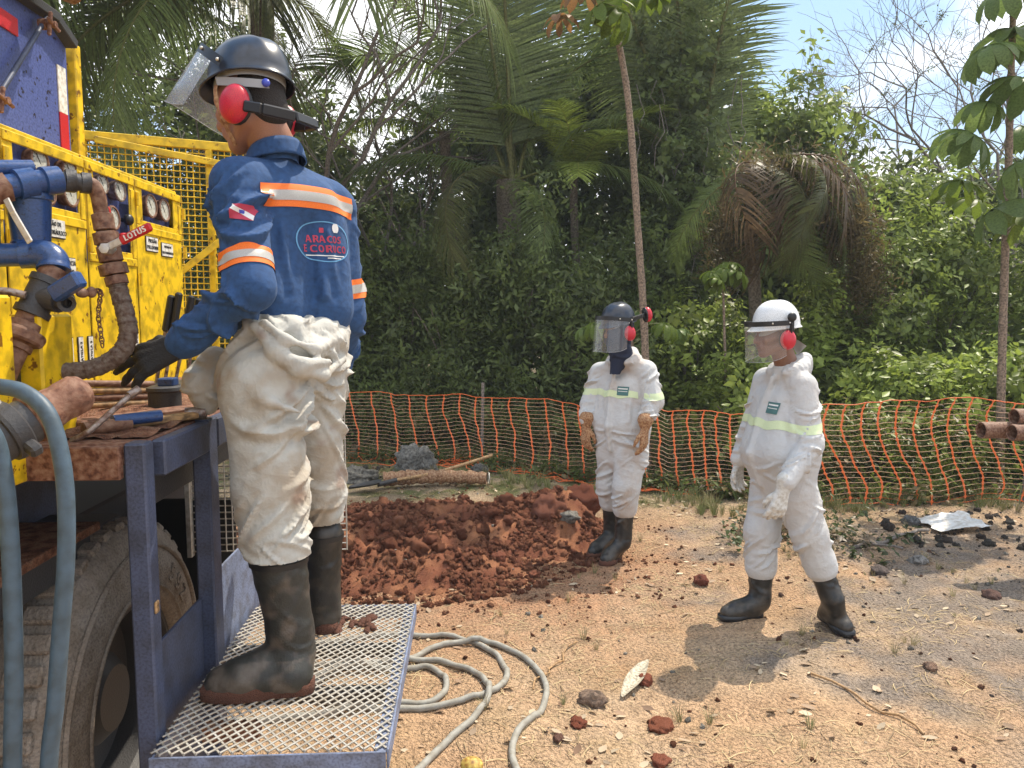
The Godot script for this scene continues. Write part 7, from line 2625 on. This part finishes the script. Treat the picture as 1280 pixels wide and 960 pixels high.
func right_worker():
	var o := thing("person", "worker in white overall and white hard hat walking left with pale gloves", "person", Vector3(1.6, 0, -4.22))
	var org := o.position
	var fw := Vector3(-0.975, 0, 0.22).normalized()
	var J := {
		"neck": Vector3(1.516, 1.457, -4.26), "shL": Vector3(1.573, 1.327, -4.14), "shR": Vector3(1.479, 1.331, -4.46), "elL": Vector3(1.573, 1.033, -4.02), "wrL": Vector3(1.413, 0.862, -3.9), "elR": Vector3(1.409, 1, -4.5), "wrR": Vector3(1.334, 0.869, -4.46),
		"hipL": Vector3(1.56, 0.737, -4.14), "hipR": Vector3(1.479, 0.697, -4.34), "knL": Vector3(1.622, 0.524, -4.1), "knR": Vector3(1.42, 0.489, -4.28), "anL": Vector3(1.75, 0.193, -4.06), "anR": Vector3(1.405, 0.087, -4.25),
		"hemL": Vector3(1.691, 0.345, -4.1), "hemR": Vector3(1.419, 0.286, -4.27), "lo": Vector3(1.0, 0.2, -4.85), "hi": Vector3(2.05, 1.62, -3.66)}
	var hb := frame(Vector3(-0.97, -0.06, 0.16))
	var hc := Vector3(1.446, 1.608, -4.24)
	make_body(o, hc, hb, J, M.dark_skin)
	var f := make_overall(o, J, fw, 0.042, 0.3, false, 34)
	add_suit_marks(o, f, J, fw, -1.0, Vector3(1.485, 1.097, -4.1).y)
	make_boot(o, Vector3(1.42, 0.239, -4.27), Vector3(1.414, 0.087, -4.25), Vector3(1.425, gh(1.42, -4.24), -4.26), Vector3(1.175, gh(1.17, -4.2), -4.20), 0.068, 0.053, M.boot, M.black)
	make_boot(o, Vector3(1.701, 0.309, -4.1), Vector3(1.746, 0.175, -4.07), Vector3(1.745, gh(1.74, -4.15) + 0.035, -4.20), Vector3(1.825, gh(1.82, -4.0), -3.99), 0.066, 0.052, M.boot, M.black)
	make_hand(o, J.wrL + Vector3(-0.02, -0.045, 0.01), Vector3(-0.30, -0.95, 0.10), Vector3(0.1, -0.05, 1), true, [0.30, 0.40, 0.44, 0.48], M.pale_glove, 0.10, 0.052, 1.1)
	make_hand(o, J.wrR + Vector3(0, -0.02, 0), Vector3(-0.12, -0.98, 0.02), Vector3(-0.5, 0, -0.8), false, [0.35, 0.42, 0.46, 0.5], M.pale_glove, 0.08, 0.046, 1.1)
	var hp := hc + hb * Vector3(0, 0.050, 0.008)
	make_hat(o, hp, hb, M.white_hat, 1.03)
	make_shield(o, hp, hb, 0.0, M.shield, 0.215)
	make_muff(o, hc + hb * Vector3(-0.104, -0.026, 0.012), hb, -hb.x, [hc + hb * Vector3(-0.128, 0.0, 0.02), hc + hb * Vector3(-0.136, 0.062, 0.024)])
	make_muff(o, hc + hb * Vector3(0.104, -0.026, 0.012), hb, hb.x, [hc + hb * Vector3(0.128, 0.0, 0.02), hc + hb * Vector3(0.136, 0.062, 0.024)])
	var mb := MB.new(org)
	mb.lathe(hp + hb * Vector3(-0.128, 0.045, 0.02), -hb.x, [Vector2(0.024, 0.0), Vector2(0.024, 0.012), Vector2(0.016, 0.018), Vector2(0, 0.018)], 18)
	mb.bar(hp + hb * Vector3(-0.134, 0.03, 0.022), hp + hb * Vector3(-0.132, -0.03, 0.02), 0.010, 0.022, hb.z, 0.004)
	put("muff_pivot", mb.done(), M.black, o)
	mb = MB.new(org)
	mb.sheet(func(i, j):
		var s: float = i / 6.0
		return hc + hb * (Vector3(-0.05, -0.035, 0.105).lerp(Vector3(-0.02, -0.075, 0.175), s) + Vector3(0.05 * j, (1 - j) * 0.0 - 0.028 * s * j, 0)), 6, 2)
	put("neck_flap", mb.done(), M.grey_plastic, o)
